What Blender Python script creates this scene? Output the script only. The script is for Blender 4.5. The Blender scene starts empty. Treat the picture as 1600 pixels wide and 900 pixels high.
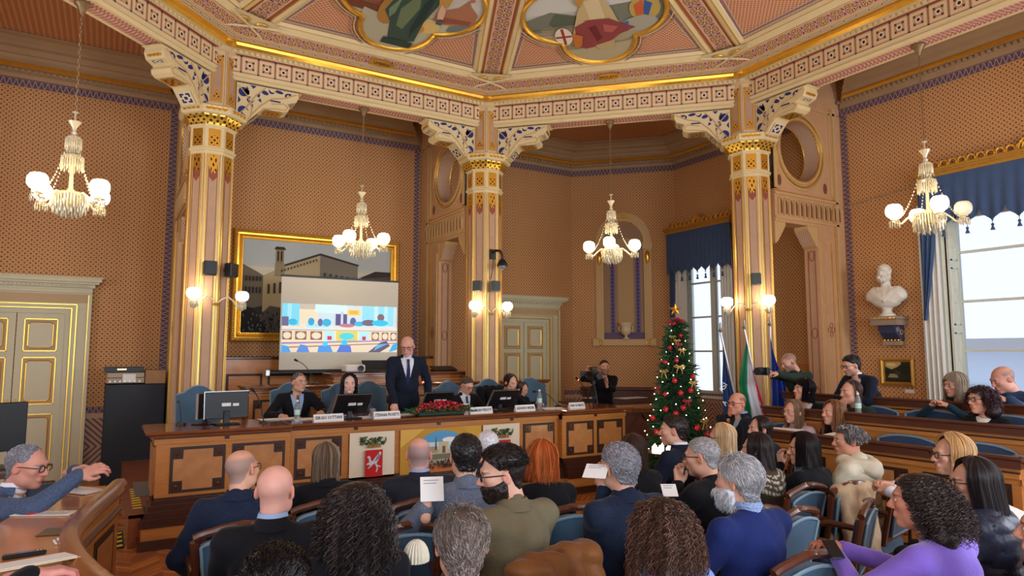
import bpy, math, random, numpy as np
from math import pi, sin, cos, radians, sqrt
random.seed(7); RNG = np.random.default_rng(11)
SC = bpy.context.scene
COL = SC.collection
# ------------------------------------------------------------------ camera, world, exposure
CAM = np.array([-3.12, -4.56, 1.80])
cd = bpy.data.cameras.new('camera'); co = bpy.data.objects.new('camera', cd); COL.objects.link(co)
cd.lens = 36 * 1051 / 1600; cd.sensor_width = 36; cd.clip_start = .05; cd.clip_end = 200
co.location = CAM; co.rotation_euler = (radians(90 + 5.5), 0, radians(-30.9)); SC.camera = co
SC.view_settings.view_transform = 'Standard'; SC.view_settings.look = 'None'
SC.view_settings.exposure = 0.34; SC.view_settings.gamma = 1; SC.view_settings.use_curve_mapping = False
try:
    SC.cycles.use_denoising = True; SC.cycles.max_bounces = 5; SC.cycles.diffuse_bounces = 3; SC.cycles.glossy_bounces = 2
    SC.cycles.transmission_bounces = 4; SC.cycles.transparent_max_bounces = 6; SC.cycles.sample_clamp_indirect = 3.0
    SC.cycles.caustics_reflective = False; SC.cycles.caustics_refractive = False
except Exception: pass
wd = bpy.data.worlds.new('sky'); SC.world = wd; wd.use_nodes = True
bg = wd.node_tree.nodes['Background']; bg.inputs[0].default_value = (.66, .76, 1, 1); bg.inputs[1].default_value = 1.15
def area(name, loc, rot, sx, sy, power, col):
    l = bpy.data.lights.new(name, 'AREA'); l.shape = 'RECTANGLE'; l.size = sx; l.size_y = sy; l.energy = power; l.color = col
    o = bpy.data.objects.new(name, l); o.location = loc; o.rotation_euler = rot; COL.objects.link(o)
    return o
DAY = (.80, .89, 1.0)
GLOBE_W = 22.0; GLOBE_COL = (1.0, .80, .52)
# daylight: the sky itself lights the two windows in view; area lights stand in the openings out of view: one in the right wall, three tall ones in the wall behind the camera, two in the left wall
area('daylight_right_window', (7.02, -4.2, 2.35), (0, radians(90), 0), 2.5, 1.25, 130, DAY)
for x_ in (-4.6, 0, 4.6):
    area('daylight_front_window', (x_, -7.2, 2.7), (radians(90), 0, 0), 1.7, 3.4, 195, DAY)
for y_ in (-3.6, 2.2):
    area('daylight_left_window', (-7.0, y_, 2.6), (0, radians(-90), 0), 3.2, 1.5, 100, DAY)

# ------------------------------------------------------------------ node expressions
def lin(c): return tuple(((v / 255) / 12.92 if v / 255 <= .04045 else ((v / 255 + .055) / 1.055) ** 2.4) for v in c)
class X:
    nt = None
    def __init__(s, k): s.k = k
    def __add__(a, b): return M('ADD', a, b)
    __radd__ = __add__
    def __mul__(a, b): return M('MULTIPLY', a, b)
    __rmul__ = __mul__
    def __sub__(a, b): return M('SUBTRACT', a, b)
    def __rsub__(a, b): return M('SUBTRACT', b, a)
    def __truediv__(a, b): return M('DIVIDE', a, b)
def M(op, *a):
    n = X.nt.nodes.new('ShaderNodeMath'); n.operation = op
    for i, v in enumerate(a):
        if isinstance(v, X): X.nt.links.new(v.k, n.inputs[i])
        else: n.inputs[i].default_value = float(v)
    return X(n.outputs[0])
def xs(a): return M('SINE', a)
def xabs(a): return M('ABSOLUTE', a)
def cell(a, p): return M('FRACT', a / p) - .5      # -.5 .. .5 inside each period
def lt(a, b): return M('LESS_THAN', a, b)
def gt(a, b): return M('GREATER_THAN', a, b)
def mn(a, b): return M('MINIMUM', a, b)
def mx(a, b): return M('MAXIMUM', a, b)
def hyp(a, b): return M('SQRT', a * a + b * b)
def xand(a, b): return a * b
def mixc(f, a, b):
    n = X.nt.nodes.new('ShaderNodeMix'); n.data_type = 'RGBA'
    for s, v in ((0, f), (6, a), (7, b)):
        if isinstance(v, X): X.nt.links.new(v.k, n.inputs[s])
        elif s == 0: n.inputs[s].default_value = v
        else: n.inputs[s].default_value = (*v, 1) if len(v) == 3 else v
    return X(n.outputs[2])
def noise(scale, coord='Object', det=3, stretch=(1, 1, 1)):
    nt = X.nt; t = nt.nodes.new('ShaderNodeTexCoord'); mp = nt.nodes.new('ShaderNodeMapping'); mp.inputs['Scale'].default_value = stretch
    n = nt.nodes.new('ShaderNodeTexNoise'); n.inputs['Scale'].default_value = scale; n.inputs['Detail'].default_value = det
    nt.links.new(t.outputs[coord], mp.inputs[0]); nt.links.new(mp.outputs[0], n.inputs[0])
    return X(n.outputs[0])
def uv():
    t = X.nt.nodes.new('ShaderNodeTexCoord'); s = X.nt.nodes.new('ShaderNodeSeparateXYZ'); X.nt.links.new(t.outputs['UV'], s.inputs[0])
    return X(s.outputs[0]), X(s.outputs[1])
def attr(name='Col'):
    n = X.nt.nodes.new('ShaderNodeAttribute'); n.attribute_name = name; return X(n.outputs[0])
MATS = {}
def mat(name, color=None, rough=.6, metal=0, fn=None, bump=0, bscale=60, trans=0, emit=None, estr=0, spec=.5, coat=0, sheen=0, var=0, vscale=8, vstretch=(1, 1, 1), ior=1.45, alpha=1):
    if name in MATS: return MATS[name]
    m = bpy.data.materials.new(name); m.use_nodes = True; nt = m.node_tree; X.nt = nt
    b = nt.nodes['Principled BSDF']; b.inputs['Roughness'].default_value = rough; b.inputs['Metallic'].default_value = metal
    b.inputs['Specular IOR Level'].default_value = spec; b.inputs['Coat Weight'].default_value = coat; b.inputs['IOR'].default_value = ior
    b.inputs['Coat Roughness'].default_value = .12
    if sheen: b.inputs['Sheen Weight'].default_value = sheen; b.inputs['Sheen Roughness'].default_value = .4
    if trans: b.inputs['Transmission Weight'].default_value = trans
    if alpha < 1: b.inputs['Alpha'].default_value = alpha
    c = None
    if fn: c = fn()
    elif color is not None:
        color = lin(color)
        if var:
            n = noise(vscale, stretch=vstretch)
            c = mixc(n, tuple(v * (1 - var) for v in color), tuple(min(1, v * (1 + var)) for v in color))
        else: b.inputs['Base Color'].default_value = (*color, 1)
    if isinstance(c, X): nt.links.new(c.k, b.inputs['Base Color'])
    if emit is not None:
        if callable(emit): nt.links.new(emit().k, b.inputs['Emission Color'])
        else: b.inputs['Emission Color'].default_value = (*emit, 1)
        b.inputs['Emission Strength'].default_value = estr
    if bump:
        bn = nt.nodes.new('ShaderNodeBump'); bn.inputs['Strength'].default_value = bump; bn.inputs['Distance'].default_value = .01
        nt.links.new(noise(bscale, stretch=vstretch).k, bn.inputs['Height']); nt.links.new(bn.outputs[0], b.inputs['Normal'])
    MATS[name] = m
    return m
# ------------------------------------------------------------------ mesh builder
class MB:
    def __init__(s): s.V = []; s.F = []; s.n = 0; s.mi = 0; s.c = (1, 1, 1); s.T = None; s.C = []; s.uvs = []
    def add(s, v, f, mi=None, col=None, uvs=None, smooth=None):
        v = np.asarray(v, float).reshape(-1, 3)
        if s.T is not None: v = v @ s.T[0].T + s.T[1]
        s.V.append(v); c = np.empty((len(v), 3)); c[:] = s.c if col is None else col; s.C.append(c)
        s.uvs.append(np.zeros((len(v), 2)) if uvs is None else np.asarray(uvs, float))
        mi = s.mi if mi is None else mi
        if isinstance(f, np.ndarray): s.F.append((f + s.n, mi))
        else:
            by = {}
            for q in f: by.setdefault(len(q), []).append(q)
            for q in by.values(): s.F.append((np.array(q, int) + s.n, mi))
        s.n += len(v); return s
    def rot(s, R=None, t=(0, 0, 0)):
        s.T = None if R is None else (np.asarray(R, float), np.asarray(t, float)); return s
    def box(s, x0, x1, y0, y1, z0, z1, mi=None, col=None, bev=0):
        if bev:
            b = min(bev, abs(x1 - x0) / 2.01, abs(y1 - y0) / 2.01, abs(z1 - z0) / 2.01)
            pts = []; 
            for (xa, ya, za) in ((b, b, 0), (b, 0, b), (0, b, b)):
                pts.append([(X0, Y0, Z0) for X0 in (x0 + xa, x1 - xa) for Y0 in (y0 + ya, y1 - ya) for Z0 in (z0 + za, z1 - za)])
            v = np.array(pts).reshape(-1, 3)   # 0..7 z faces, 8..15 y faces, 16..23 x faces
            f = [(0, 4, 6, 2), (1, 3, 7, 5), (8, 9, 13, 12), (10, 14, 15, 11), (16, 18, 19, 17), (20, 21, 23, 22)]
            f = [q[::-1] if i in () else q for i, q in enumerate(f)]
            for k in range(8):
                x, y, z = k >> 2 & 1, k >> 1 & 1, k & 1
                t = (k, k + 8, k + 16); f.append(t if (x + y + z) % 2 else t[::-1])
            f += [(0, 2, 18, 16), (4, 20, 22, 6), (1, 17, 19, 3), (5, 7, 23, 21), (0, 8, 12, 4), (2, 6, 14, 10), (1, 5, 13, 9), (3, 11, 15, 7), (8, 16, 17, 9), (10, 11, 19, 18), (12, 13, 21, 20), (14, 22, 23, 15)]
            return s.add(v, f, mi, col)
        v = [(x0, y0, z0), (x1, y0, z0), (x1, y1, z0), (x0, y1, z0), (x0, y0, z1), (x1, y0, z1), (x1, y1, z1), (x0, y1, z1)]
        return s.add(v, [(0, 3, 2, 1), (4, 5, 6, 7), (0, 1, 5, 4), (1, 2, 6, 5), (2, 3, 7, 6), (3, 0, 4, 7)], mi, col)
    def obox(s, c, ax, hs, mi=None, col=None, bev=0):          # oriented box: centre, 3 axes rows, half sizes
        T = s.T; A = np.array(ax, float)
        v0 = MB().box(-hs[0], hs[0], -hs[1], hs[1], -hs[2], hs[2], bev=bev)
        for f, _ in v0.F: s.add(v0.V[0] @ A + np.array(c), f, mi, col)
        return s
    def quad(s, a, b, c, d, mi=None, col=None, uvs=None): return s.add([a, b, c, d], [(0, 1, 2, 3)], mi, col, uvs)
    def poly(s, pts, o, ax, ay, th=0, mi=None, col=None):      # flat polygon, optionally thick (extruded along -normal)
        o = np.array(o, float); ax = np.array(ax, float); ay = np.array(ay, float); n = np.cross(ax, ay)
        P = np.array([o + ax * p[0] + ay * p[1] for p in pts]); k = len(P)
        if not th: return s.add(P, [tuple(range(k))], mi, col)
        V = np.vstack([P, P - n * th]); f = [tuple(range(k)), tuple(range(2 * k - 1, k - 1, -1))]
        f += [(i, i + k, (i + 1) % k + k, (i + 1) % k) for i in range(k)]
        return s.add(V, f, mi, col)
    def lathe(s, prof, c=(0, 0, 0), n=16, mi=None, col=None, ph=0, flat=None, sx=1, sy=1):
        a = ph + np.arange(n) * 2 * pi / n; k = len(prof); P = np.array(prof, float)
        V = np.stack([np.outer(P[:, 0], np.cos(a)) * sx, np.outer(P[:, 0], np.sin(a)) * sy, np.repeat(P[:, 1:2], n, 1)], -1).reshape(-1, 3) + np.array(c)
        i = np.arange(k - 1)[:, None] * n; j = np.arange(n)[None]; j2 = (j + 1) % n
        F = np.stack([i + j, i + j2, i + n + j2, i + n + j], -1).reshape(-1, 4)
        s.add(V, F, mi, col)
        if P[0, 0] > 1e-6: s.F.append((np.array([list(range(n))[::-1]]) + s.n - len(V), s.mi if mi is None else mi))
        if P[-1, 0] > 1e-6: s.F.append((np.array([list(range(n))]) + s.n - n, s.mi if mi is None else mi))
        return s
    def sphere(s, c, r, n=12, m=8, mi=None, col=None):
        rr = r if hasattr(r, '__len__') else (r, r, r)
        t = np.linspace(-pi / 2, pi / 2, m + 1)
        pr = [(max(cos(x), 1e-7), sin(x)) for x in t]; a = np.arange(n) * 2 * pi / n; P = np.array(pr)
        V = np.stack([np.outer(P[:, 0], np.cos(a)), np.outer(P[:, 0], np.sin(a)), np.repeat(P[:, 1:2], n, 1)], -1).reshape(-1, 3) * rr + np.array(c)
        i = np.arange(m)[:, None] * n; j = np.arange(n)[None]; j2 = (j + 1) % n
        return s.add(V, np.stack([i + j, i + j2, i + n + j2, i + n + j], -1).reshape(-1, 4), mi, col)
    def tube(s, pts, r, n=8, mi=None, col=None, closed=False): return s.tubes(np.array(pts, float)[None], r, n, mi, col, closed)
    def tubes(s, P, r, n=4, mi=None, col=None, closed=False, cols=None):     # P (N,M,3); r scalar, (M,), or (N,M)
        P = np.asarray(P, float); N, K, _ = P.shape
        r = np.broadcast_to(np.asarray(r, float), (N, K)) if np.ndim(r) != 2 else np.asarray(r, float)
        if closed: T = np.roll(P, -1, 1) - np.roll(P, 1, 1)
        else: T = np.gradient(P, axis=1)
        T /= np.linalg.norm(T, axis=2, keepdims=True) + 1e-9
        if closed: up = np.cross(P[:, 0] - P.mean(1), P[:, K // 4] - P.mean(1))[:, None] + T * 0
        else:
            m = np.abs(T.mean(1)).argmin(1); up = np.eye(3)[m][:, None] + T * 0
        A = np.cross(T, up); A /= np.linalg.norm(A, axis=2, keepdims=True) + 1e-9; B = np.cross(A, T)
        a = np.arange(n) * 2 * pi / n
        V = P[:, :, None] + r[:, :, None, None] * (A[:, :, None] * np.cos(a)[:, None] + B[:, :, None] * np.sin(a)[:, None])
        KK = K if closed else K - 1
        i0 = (np.arange(N) * K * n)[:, None, None]; kk = np.arange(KK)[None, :, None]; j = np.arange(n)[None, None]; j2 = (j + 1) % n; k2 = (kk + 1) % K
        F = np.stack([i0 + kk * n + j, i0 + k2 * n + j, i0 + k2 * n + j2, i0 + kk * n + j2], -1).reshape(-1, 4)
        c = None
        if cols is not None: c = np.repeat(cols, K * n, 0)
        s.add(V.reshape(-1, 3), F, mi, col if c is None else c)
        if not closed and n > 2:
            b = s.n - N * K * n + np.arange(N)[:, None] * K * n
            s.F.append((b + np.arange(n)[None, ::-1] * 1, s.mi if mi is None else mi)); s.F.append((b + (K - 1) * n + np.arange(n)[None], s.mi if mi is None else mi))
        return s
    def grid(s, P, mi=None, col=None, closed_u=False, uvs=None):    # P (A,B,3)
        P = np.asarray(P, float); A, B, _ = P.shape
        i = np.arange(A if closed_u else A - 1)[:, None]; j = np.arange(B - 1)[None]; i2 = (i + 1) % A
        F = np.stack([i * B + j, i2 * B + j, i2 * B + j + 1, i * B + j + 1], -1).reshape(-1, 4)
        return s.add(P.reshape(-1, 3), F, mi, col, None if uvs is None else np.asarray(uvs).reshape(-1, 2))
    def mesh(s, name, mats, smooth=True, ang=None):
        me = bpy.data.meshes.new(name); V = np.vstack(s.V) if s.V else np.zeros((0, 3))
        me.vertices.add(len(V)); me.vertices.foreach_set('co', V.ravel().astype(np.float32))
        li = np.concatenate([f.ravel() for f, _ in s.F]); ls = np.concatenate([np.full(len(f), f.shape[1]) for f, _ in s.F])
        mi = np.concatenate([np.full(len(f), m) for f, m in s.F])
        me.loops.add(len(li)); me.loops.foreach_set('vertex_index', li.astype(np.int32))
        me.polygons.add(len(ls)); me.polygons.foreach_set('loop_start', np.concatenate([[0], np.cumsum(ls)[:-1]]).astype(np.int32))
        me.polygons.foreach_set('material_index', mi.astype(np.int32))
        me.update(calc_edges=True)
        me.polygons.foreach_set('use_smooth', np.full(len(ls), bool(smooth)))
        if not isinstance(mats, (list, tuple)): mats = [mats]
        for m in mats: me.materials.append(m)
        C = np.vstack(s.C)
        if (C != 1).any():
            ca = me.color_attributes.new('Col', 'FLOAT_COLOR', 'POINT'); ca.data.foreach_set('color', np.hstack([C, np.ones((len(C), 1))]).ravel().astype(np.float32))
        U = np.vstack(s.uvs)
        if U.any():
            ul = me.uv_layers.new(name='UVMap'); ul.data.foreach_set('uv', U[li].ravel().astype(np.float32))
        me.validate()
        if smooth and ang:
            try: me.set_sharp_from_angle(angle=radians(ang))
            except Exception: pass
        return me
    def build(s, name, mats, parent=None, smooth=True, ang=40, **kw):
        o = bpy.data.objects.new(name, s.mesh(name, mats, smooth, ang)); COL.objects.link(o)
        if parent is not None: o.parent = parent
        return tag(o, **kw)
def tag(o, label=None, cat=None, group=None, kind=None):
    if label: o['label'] = label
    if cat: o['category'] = cat
    if group: o['group'] = group
    if kind: o['kind'] = kind
    return o
def empty(name, loc=(0, 0, 0), rz=0, **kw):
    o = bpy.data.objects.new(name, None); o.empty_display_size = .1; o.location = loc; o.rotation_euler = (0, 0, rz); COL.objects.link(o)
    return tag(o, **kw)
def dup(o, loc=None, rz=None, parent=None, **kw):
    c = o.copy(); COL.objects.link(c)
    if parent is not None: c.parent = parent
    if loc is not None: c.location = loc
    if rz is not None: c.rotation_euler = (0, 0, rz)
    for ch in list(o.children): dup(ch, parent=c)
    return tag(c, **kw)
def Rz(a): return np.array([[cos(a), -sin(a), 0], [sin(a), cos(a), 0], [0, 0, 1]])
def Rx(a): return np.array([[1, 0, 0], [0, cos(a), -sin(a)], [0, sin(a), cos(a)]])
def Ry(a): return np.array([[cos(a), 0, sin(a)], [0, 1, 0], [-sin(a), 0, cos(a)]])
STR = dict(kind='structure')
# camera rays, used only to work out where in the room things stand
_y, _p = radians(30.9), radians(5.5)
_W = np.array([sin(_y) * cos(_p), cos(_y) * cos(_p), sin(_p)]); _R = np.array([cos(_y), -sin(_y), 0]); _U = np.cross(_R, _W)
def ray(x, y): return _W + _R * (x - 800) / 1051 - _U * (y - 450) / 1051
def on(x, y, ax, v):
    d = ray(x, y); return CAM + d * ((v - CAM[ax]) / d[ax])
def dep(x, y, d): return CAM + ray(x, y) * d

# ------------------------------------------------------------------ materials
def f_wall():
    u, v = uv(); p = .066
    a = cell(u, p); b = cell(v, p); a2 = cell(u + p / 2, p); b2 = cell(v + p / 2, p)
    star = lt(hyp(a, b) - .17 - .10 * M('COSINE', 4 * M('ARCTAN2', b, a)), 0)
    star2 = lt(hyp(a2, b2) - .13 - .05 * M('COSINE', 4 * M('ARCTAN2', b2, a2)), 0)
    ring = lt(xabs(hyp(a, b) - .36), .055)
    big = noise(.9, det=2)
    base = mixc(big, lin((184, 128, 80)), lin((202, 147, 93)))
    c = mixc(ring, base, lin((222, 178, 120)))
    c = mixc(star2, c, lin((138, 82, 60)))
    return mixc(star, c, lin((122, 66, 50)))
m_wall = mat('wallpaper', rough=.75, fn=f_wall, spec=.25)
def f_ceil():
    u, v = uv(); p = .07
    a = cell(u, p); b = cell(v + M('SINE', u * 44) * .006, p * .6)
    c = mixc(lt(xabs(b), .16), lin((204, 142, 96)), lin((136, 72, 54)))
    return mixc(lt(xabs(a) + xabs(b), .28), c, lin((214, 164, 118)))
m_ambceil = mat('gallery ceiling paint', rough=.8, fn=f_ceil, spec=.2)
def f_panel():
    u, v = uv(); p = .058
    a = cell(u + v, p); b = cell(u - v, p)
    w = mx(lt(xabs(a), .15), lt(xabs(b), .15))
    w2 = xand(lt(xabs(a), .09), lt(xabs(b), 1))
    return mixc(w, lin((184, 112, 78)), lin((226, 178, 140)))
m_panel = mat('basket pattern ceiling paint', rough=.75, fn=f_panel, spec=.2)
def f_border():
    u, v = uv(); a = cell(u, .075); b = v - .5
    z = lt(xabs(xabs(a) * 1.1 - .27 - b * .55), .09)
    d = lt(hyp(a, b * .9), .16)
    e = gt(xabs(b), .41)
    c = mixc(z, lin((104, 80, 92)), lin((168, 146, 140)))
    c = mixc(d, c, lin((92, 64, 92)))
    return mixc(e, c, lin((150, 108, 84)))
m_border = mat('violet stencil border', rough=.75, fn=f_border, spec=.2)
def f_frieze():
    u, v = uv(); a = M('FRACT', u) - .5; b = v - .5
    r = hyp(a, b); q = mx(xabs(a), xabs(b))
    c = mixc(xand(gt(q, .27), lt(q, .42)), lin((206, 160, 118)), lin((232, 206, 160)))
    c = mixc(xand(lt(xabs(xabs(a) - .2), .06), lt(xabs(xabs(b) - .2), .06)), c, lin((96, 56, 44)))
    c = mixc(lt(r, .15), c, lin((244, 228, 196))); c = mixc(lt(r, .085), c, lin((38, 36, 62)))
    c = mixc(gt(q, .475), c, lin((150, 92, 78)))
    return mixc(xand(gt(xabs(a), .44), gt(xabs(b), .42)), c, lin((40, 40, 84)))
m_frieze = mat('painted frieze squares', rough=.6, fn=f_frieze, spec=.3)
def f_star():
    u, v = uv(); a = M('FRACT', u) - .5; b = v - .5; r = hyp(a, b)
    th = M('ARCTAN2', b, a)
    c = mixc(lt(xabs(b), .43), lin((222, 190, 130)), lin((206, 158, 136)))
    c = mixc(lt(r, .37), c, lin((216, 170, 112))); c = mixc(lt(xabs(r - .37), .03), c, lin((150, 96, 76)))
    c = mixc(xand(lt(r, .3), gt(M('COSINE', 8 * th), .35)), c, lin((66, 56, 82))); c = mixc(lt(r, .06), c, lin((222, 190, 130)))
    return mixc(xand(gt(xabs(a), .44), xand(lt(xabs(b), .32), gt(xabs(b), .12))), c, lin((96, 70, 120)))
m_star = mat('painted star band', rough=.65, fn=f_star, spec=.25)
def f_greek():
    u, v = uv(); a = cell(u, .16); b = v - .5
    c = mixc(xand(lt(xabs(xabs(b) - .2), .05), gt(xabs(a), .06)), lin((214, 192, 152)), lin((132, 116, 108)))
    return mixc(lt(hyp(a, b * .35), .05), c, lin((60, 56, 90)))
m_greek = mat('painted key moulding', rough=.6, fn=f_greek, spec=.3)
def f_scale():
    u, v = uv(); a = cell(u, .05); b = v - .5
    return mixc(lt(xabs(xabs(b) - xabs(a)), .14), lin((222, 180, 156)), lin((176, 104, 96)))
m_soff = mat('painted soffit scales', rough=.65, fn=f_scale, spec=.25)
def f_grille():
    u, v = uv(); a = cell(u, .5); b = cell(v, .5)
    h = mx(lt(hyp(a * 1.0, b * 1.0), .17), lt(hyp(xabs(a) - .5, xabs(b) - .5), .2))
    e = mx(gt(xabs(u - .5), .44), gt(xabs(v - .5), .45))
    return mixc(xand(h, 1 - e), lin((236, 178, 66)), lin((60, 34, 20)))
m_grille = mat('pierced gilding', rough=.33, metal=.75, fn=f_grille)
m_gold = mat('gilding', (240, 186, 74), rough=.3, metal=.8, var=.12, vscale=14)
m_golddull = mat('old gilding', (196, 148, 66), rough=.42, metal=.6, var=.2, vscale=20, bump=.25, bscale=70)
m_cream = mat('cream plaster', (228, 206, 156), rough=.55, var=.06, vscale=6, spec=.35)
m_cream2 = mat('tan plaster', (206, 170, 116), rough=.6, var=.08, vscale=5, spec=.3)
m_cornice = mat('brownish stone moulding', (172, 142, 106), rough=.65, var=.1, vscale=4, spec=.25)  # one brownish base tone, slightly mottled
m_mauve = mat('mauve marbled panel', (188, 152, 122), rough=.55, var=.12, vscale=9, spec=.3)
m_rose = mat('rose marbled plaster', (204, 160, 118), rough=.6, var=.12, vscale=7, spec=.3)
m_redline = mat('red lining paint', (150, 78, 58), rough=.7)
m_blue = mat('ultramarine paint', (30, 44, 116), rough=.6)
m_white = mat('off white paint', (236, 226, 200), rough=.5, spec=.4)
def f_wood(c0, c1, sc=5):
    def f():
        n = noise(sc, stretch=(1, 1, 9), det=4); n2 = noise(sc * 7, stretch=(1, 1, 5), det=2)
        return mixc(n * .7 + n2 * .3, lin(c0), lin(c1))
    return f
m_oak = mat('honey wood', rough=.38, fn=f_wood((162, 94, 38), (214, 144, 70)), coat=.25, spec=.4)
m_burl = mat('burl wood panel', rough=.42, fn=lambda: mixc(noise(9, det=5), lin((158, 98, 50)), lin((208, 146, 84))), coat=.15)
m_dark = mat('dark walnut moulding', rough=.3, fn=f_wood((50, 26, 16), (86, 46, 28)), coat=.3)
m_inlay = mat('dark inlay', (52, 32, 18), rough=.5)
m_top = mat('polished walnut top', rough=.16, fn=lambda: mixc(noise(4, stretch=(1, 6, 1), det=4), lin((96, 50, 28)), lin((148, 84, 46))), coat=.5)
m_ltop = mat('polished honey table top', rough=.18, fn=lambda: mixc(noise(3, stretch=(1, 1, 1), det=4), lin((176, 108, 54)), lin((214, 148, 84))), coat=.5)
m_rail = mat('mahogany rail', rough=.32, fn=f_wood((66, 32, 20), (106, 56, 34)), coat=.25)
def f_floor():
    u, v = uv(); p = .09
    # herringbone strips
    s = M('FRACT', (u) / .44); q = lt(s, .5)
    a = cell(u + v, p); b = cell(u - v, p); fu = mixc(q, (0, 0, 0), (1, 1, 1))
    e = mixc(q, (1, 1, 1), (0, 0, 0))
    la = gt(xabs(a), .46); lb = gt(xabs(b), .46)
    ida = M('FLOOR', (u + v) / p); idb = M('FLOOR', (u - v) / p)
    ha = M('FRACT', M('SINE', ida * 12.9) * 43.7); hb = M('FRACT', M('SINE', idb * 78.2) * 43.7)
    h = ha * q + hb * (1 - q); l = la * q + lb * (1 - q)
    c = mixc(h, lin((150, 82, 36)), lin((208, 132, 62)))
    return mixc(l, c, lin((96, 50, 24)))
m_floor = mat('herringbone parquet', rough=.25, fn=f_floor, coat=.35)
m_floor2 = mat('platform boards', rough=.3, fn=f_wood((120, 64, 36), (168, 96, 54)), coat=.3)
m_velvet = mat('blue velvet', (62, 92, 114), rough=.75, sheen=.25, var=.22, vscale=7)
m_velvetd = mat('dark blue velvet', (52, 74, 104), rough=.75, sheen=.2, var=.2, vscale=7)
m_piping = mat('grey blue piping', (126, 152, 168), rough=.6)
m_curt = mat('navy curtain', (60, 84, 124), rough=.8, sheen=.4, var=.15, vscale=10)
m_frame = mat('white window paint', (222, 224, 206), rough=.45)
m_sheer = mat('sheer white curtain', (226, 224, 214), rough=.8, var=.04)
m_black = mat('black plastic', (22, 22, 25), rough=.4)
m_blackm = mat('matt black cabinet', (20, 22, 28), rough=.5)
m_steel = mat('brushed steel', (190, 190, 186), rough=.3, metal=.9)
m_paper = mat('white paper', (236, 234, 228), rough=.7)
m_col = mat('painted colours', rough=.65, fn=lambda: attr(), spec=.3)
m_cgloss = mat('glossy colours', rough=.3, fn=lambda: attr())
m_glass = mat('clear glass', (255, 255, 255), rough=.03, trans=1, ior=1.45)
m_crystal = mat('cut crystal', (250, 238, 200), rough=.10, trans=.30, ior=1.5, spec=.8, emit=(1, .9, .7), estr=.0)
m_marble = mat('white marble', (226, 218, 202), rough=.45, var=.04)
# ------------------------------------------------------------------ the room shell
BW, RW, LW, FW = 7.07, 6.88, -6.88, -7.07           # back, right, left, front wall planes
S_, A_ = 4.13, 4.985                                # octagon side and apothem
ZC = 6.22                                           # gallery ceiling
def SF(deg):                                        # local (u, n, z) -> room, n = outward normal of an octagon side
    a = radians(deg); return np.array([[sin(a), cos(a), 0], [-cos(a), sin(a), 0], [0, 0, 1]])
def panel_uv(mb, a, b, c, d, u0, u1, v0, v1, mi=None): mb.add([a, b, c, d], [(0, 1, 2, 3)], mi, None, [(u0, v0), (u1, v0), (u1, v1), (u0, v1)])

fl = MB(); panel_uv(fl, (-6.9, -7.1, 0), (6.9, -7.1, 0), (6.9, 7.1, 0), (-6.9, 7.1, 0), -6.9, 6.9, -7.1, 7.1)
fl.box(-7.2, 7.2, -7.4, 7.4, -.2, -.005)
fl.build('floor', m_floor, **STR)
# gallery ceiling: octagonal ring between the beams and the walls
ce = MB(); t22 = math.tan(radians(22.5)); n0 = 5.0
V8 = [(SF(d) @ np.array([s * n0 * t22, n0, ZC])) for d in range(0, 360, 45) for s in (1, -1)]
def ov(d, s): return tuple(SF(d) @ np.array([s * n0 * t22, n0, ZC]))
rc = {(1, 1): (RW, BW, ZC), (-1, 1): (LW, BW, ZC), (-1, -1): (LW, FW, ZC), (1, -1): (RW, FW, ZC)}
def cadd(pts): ce.add(pts, [tuple(range(len(pts)))][::1], None, None, [(p[0] + p[1] * .0, p[1]) for p in pts])
cadd([rc[-1, 1], rc[1, 1], ov(90, 1), ov(90, -1)]); cadd([rc[1, 1], rc[1, -1], ov(0, 1), ov(0, -1)])
cadd([rc[1, -1], rc[-1, -1], ov(270, 1), ov(270, -1)]); cadd([rc[-1, -1], rc[-1, 1], ov(180, 1), ov(180, -1)])
for d, k in ((45, (1, 1)), (135, (-1, 1)), (225, (-1, -1)), (315, (1, -1))): cadd([rc[k], ov(d, 1), ov(d, -1)])
ce.box(-7.2, 7.2, -7.4, 7.4, 7.2, 7.4)  # unseen roof slab, added to keep outside light from leaking in
ce.build('ceiling', m_ambceil, smooth=False, **STR)

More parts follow.
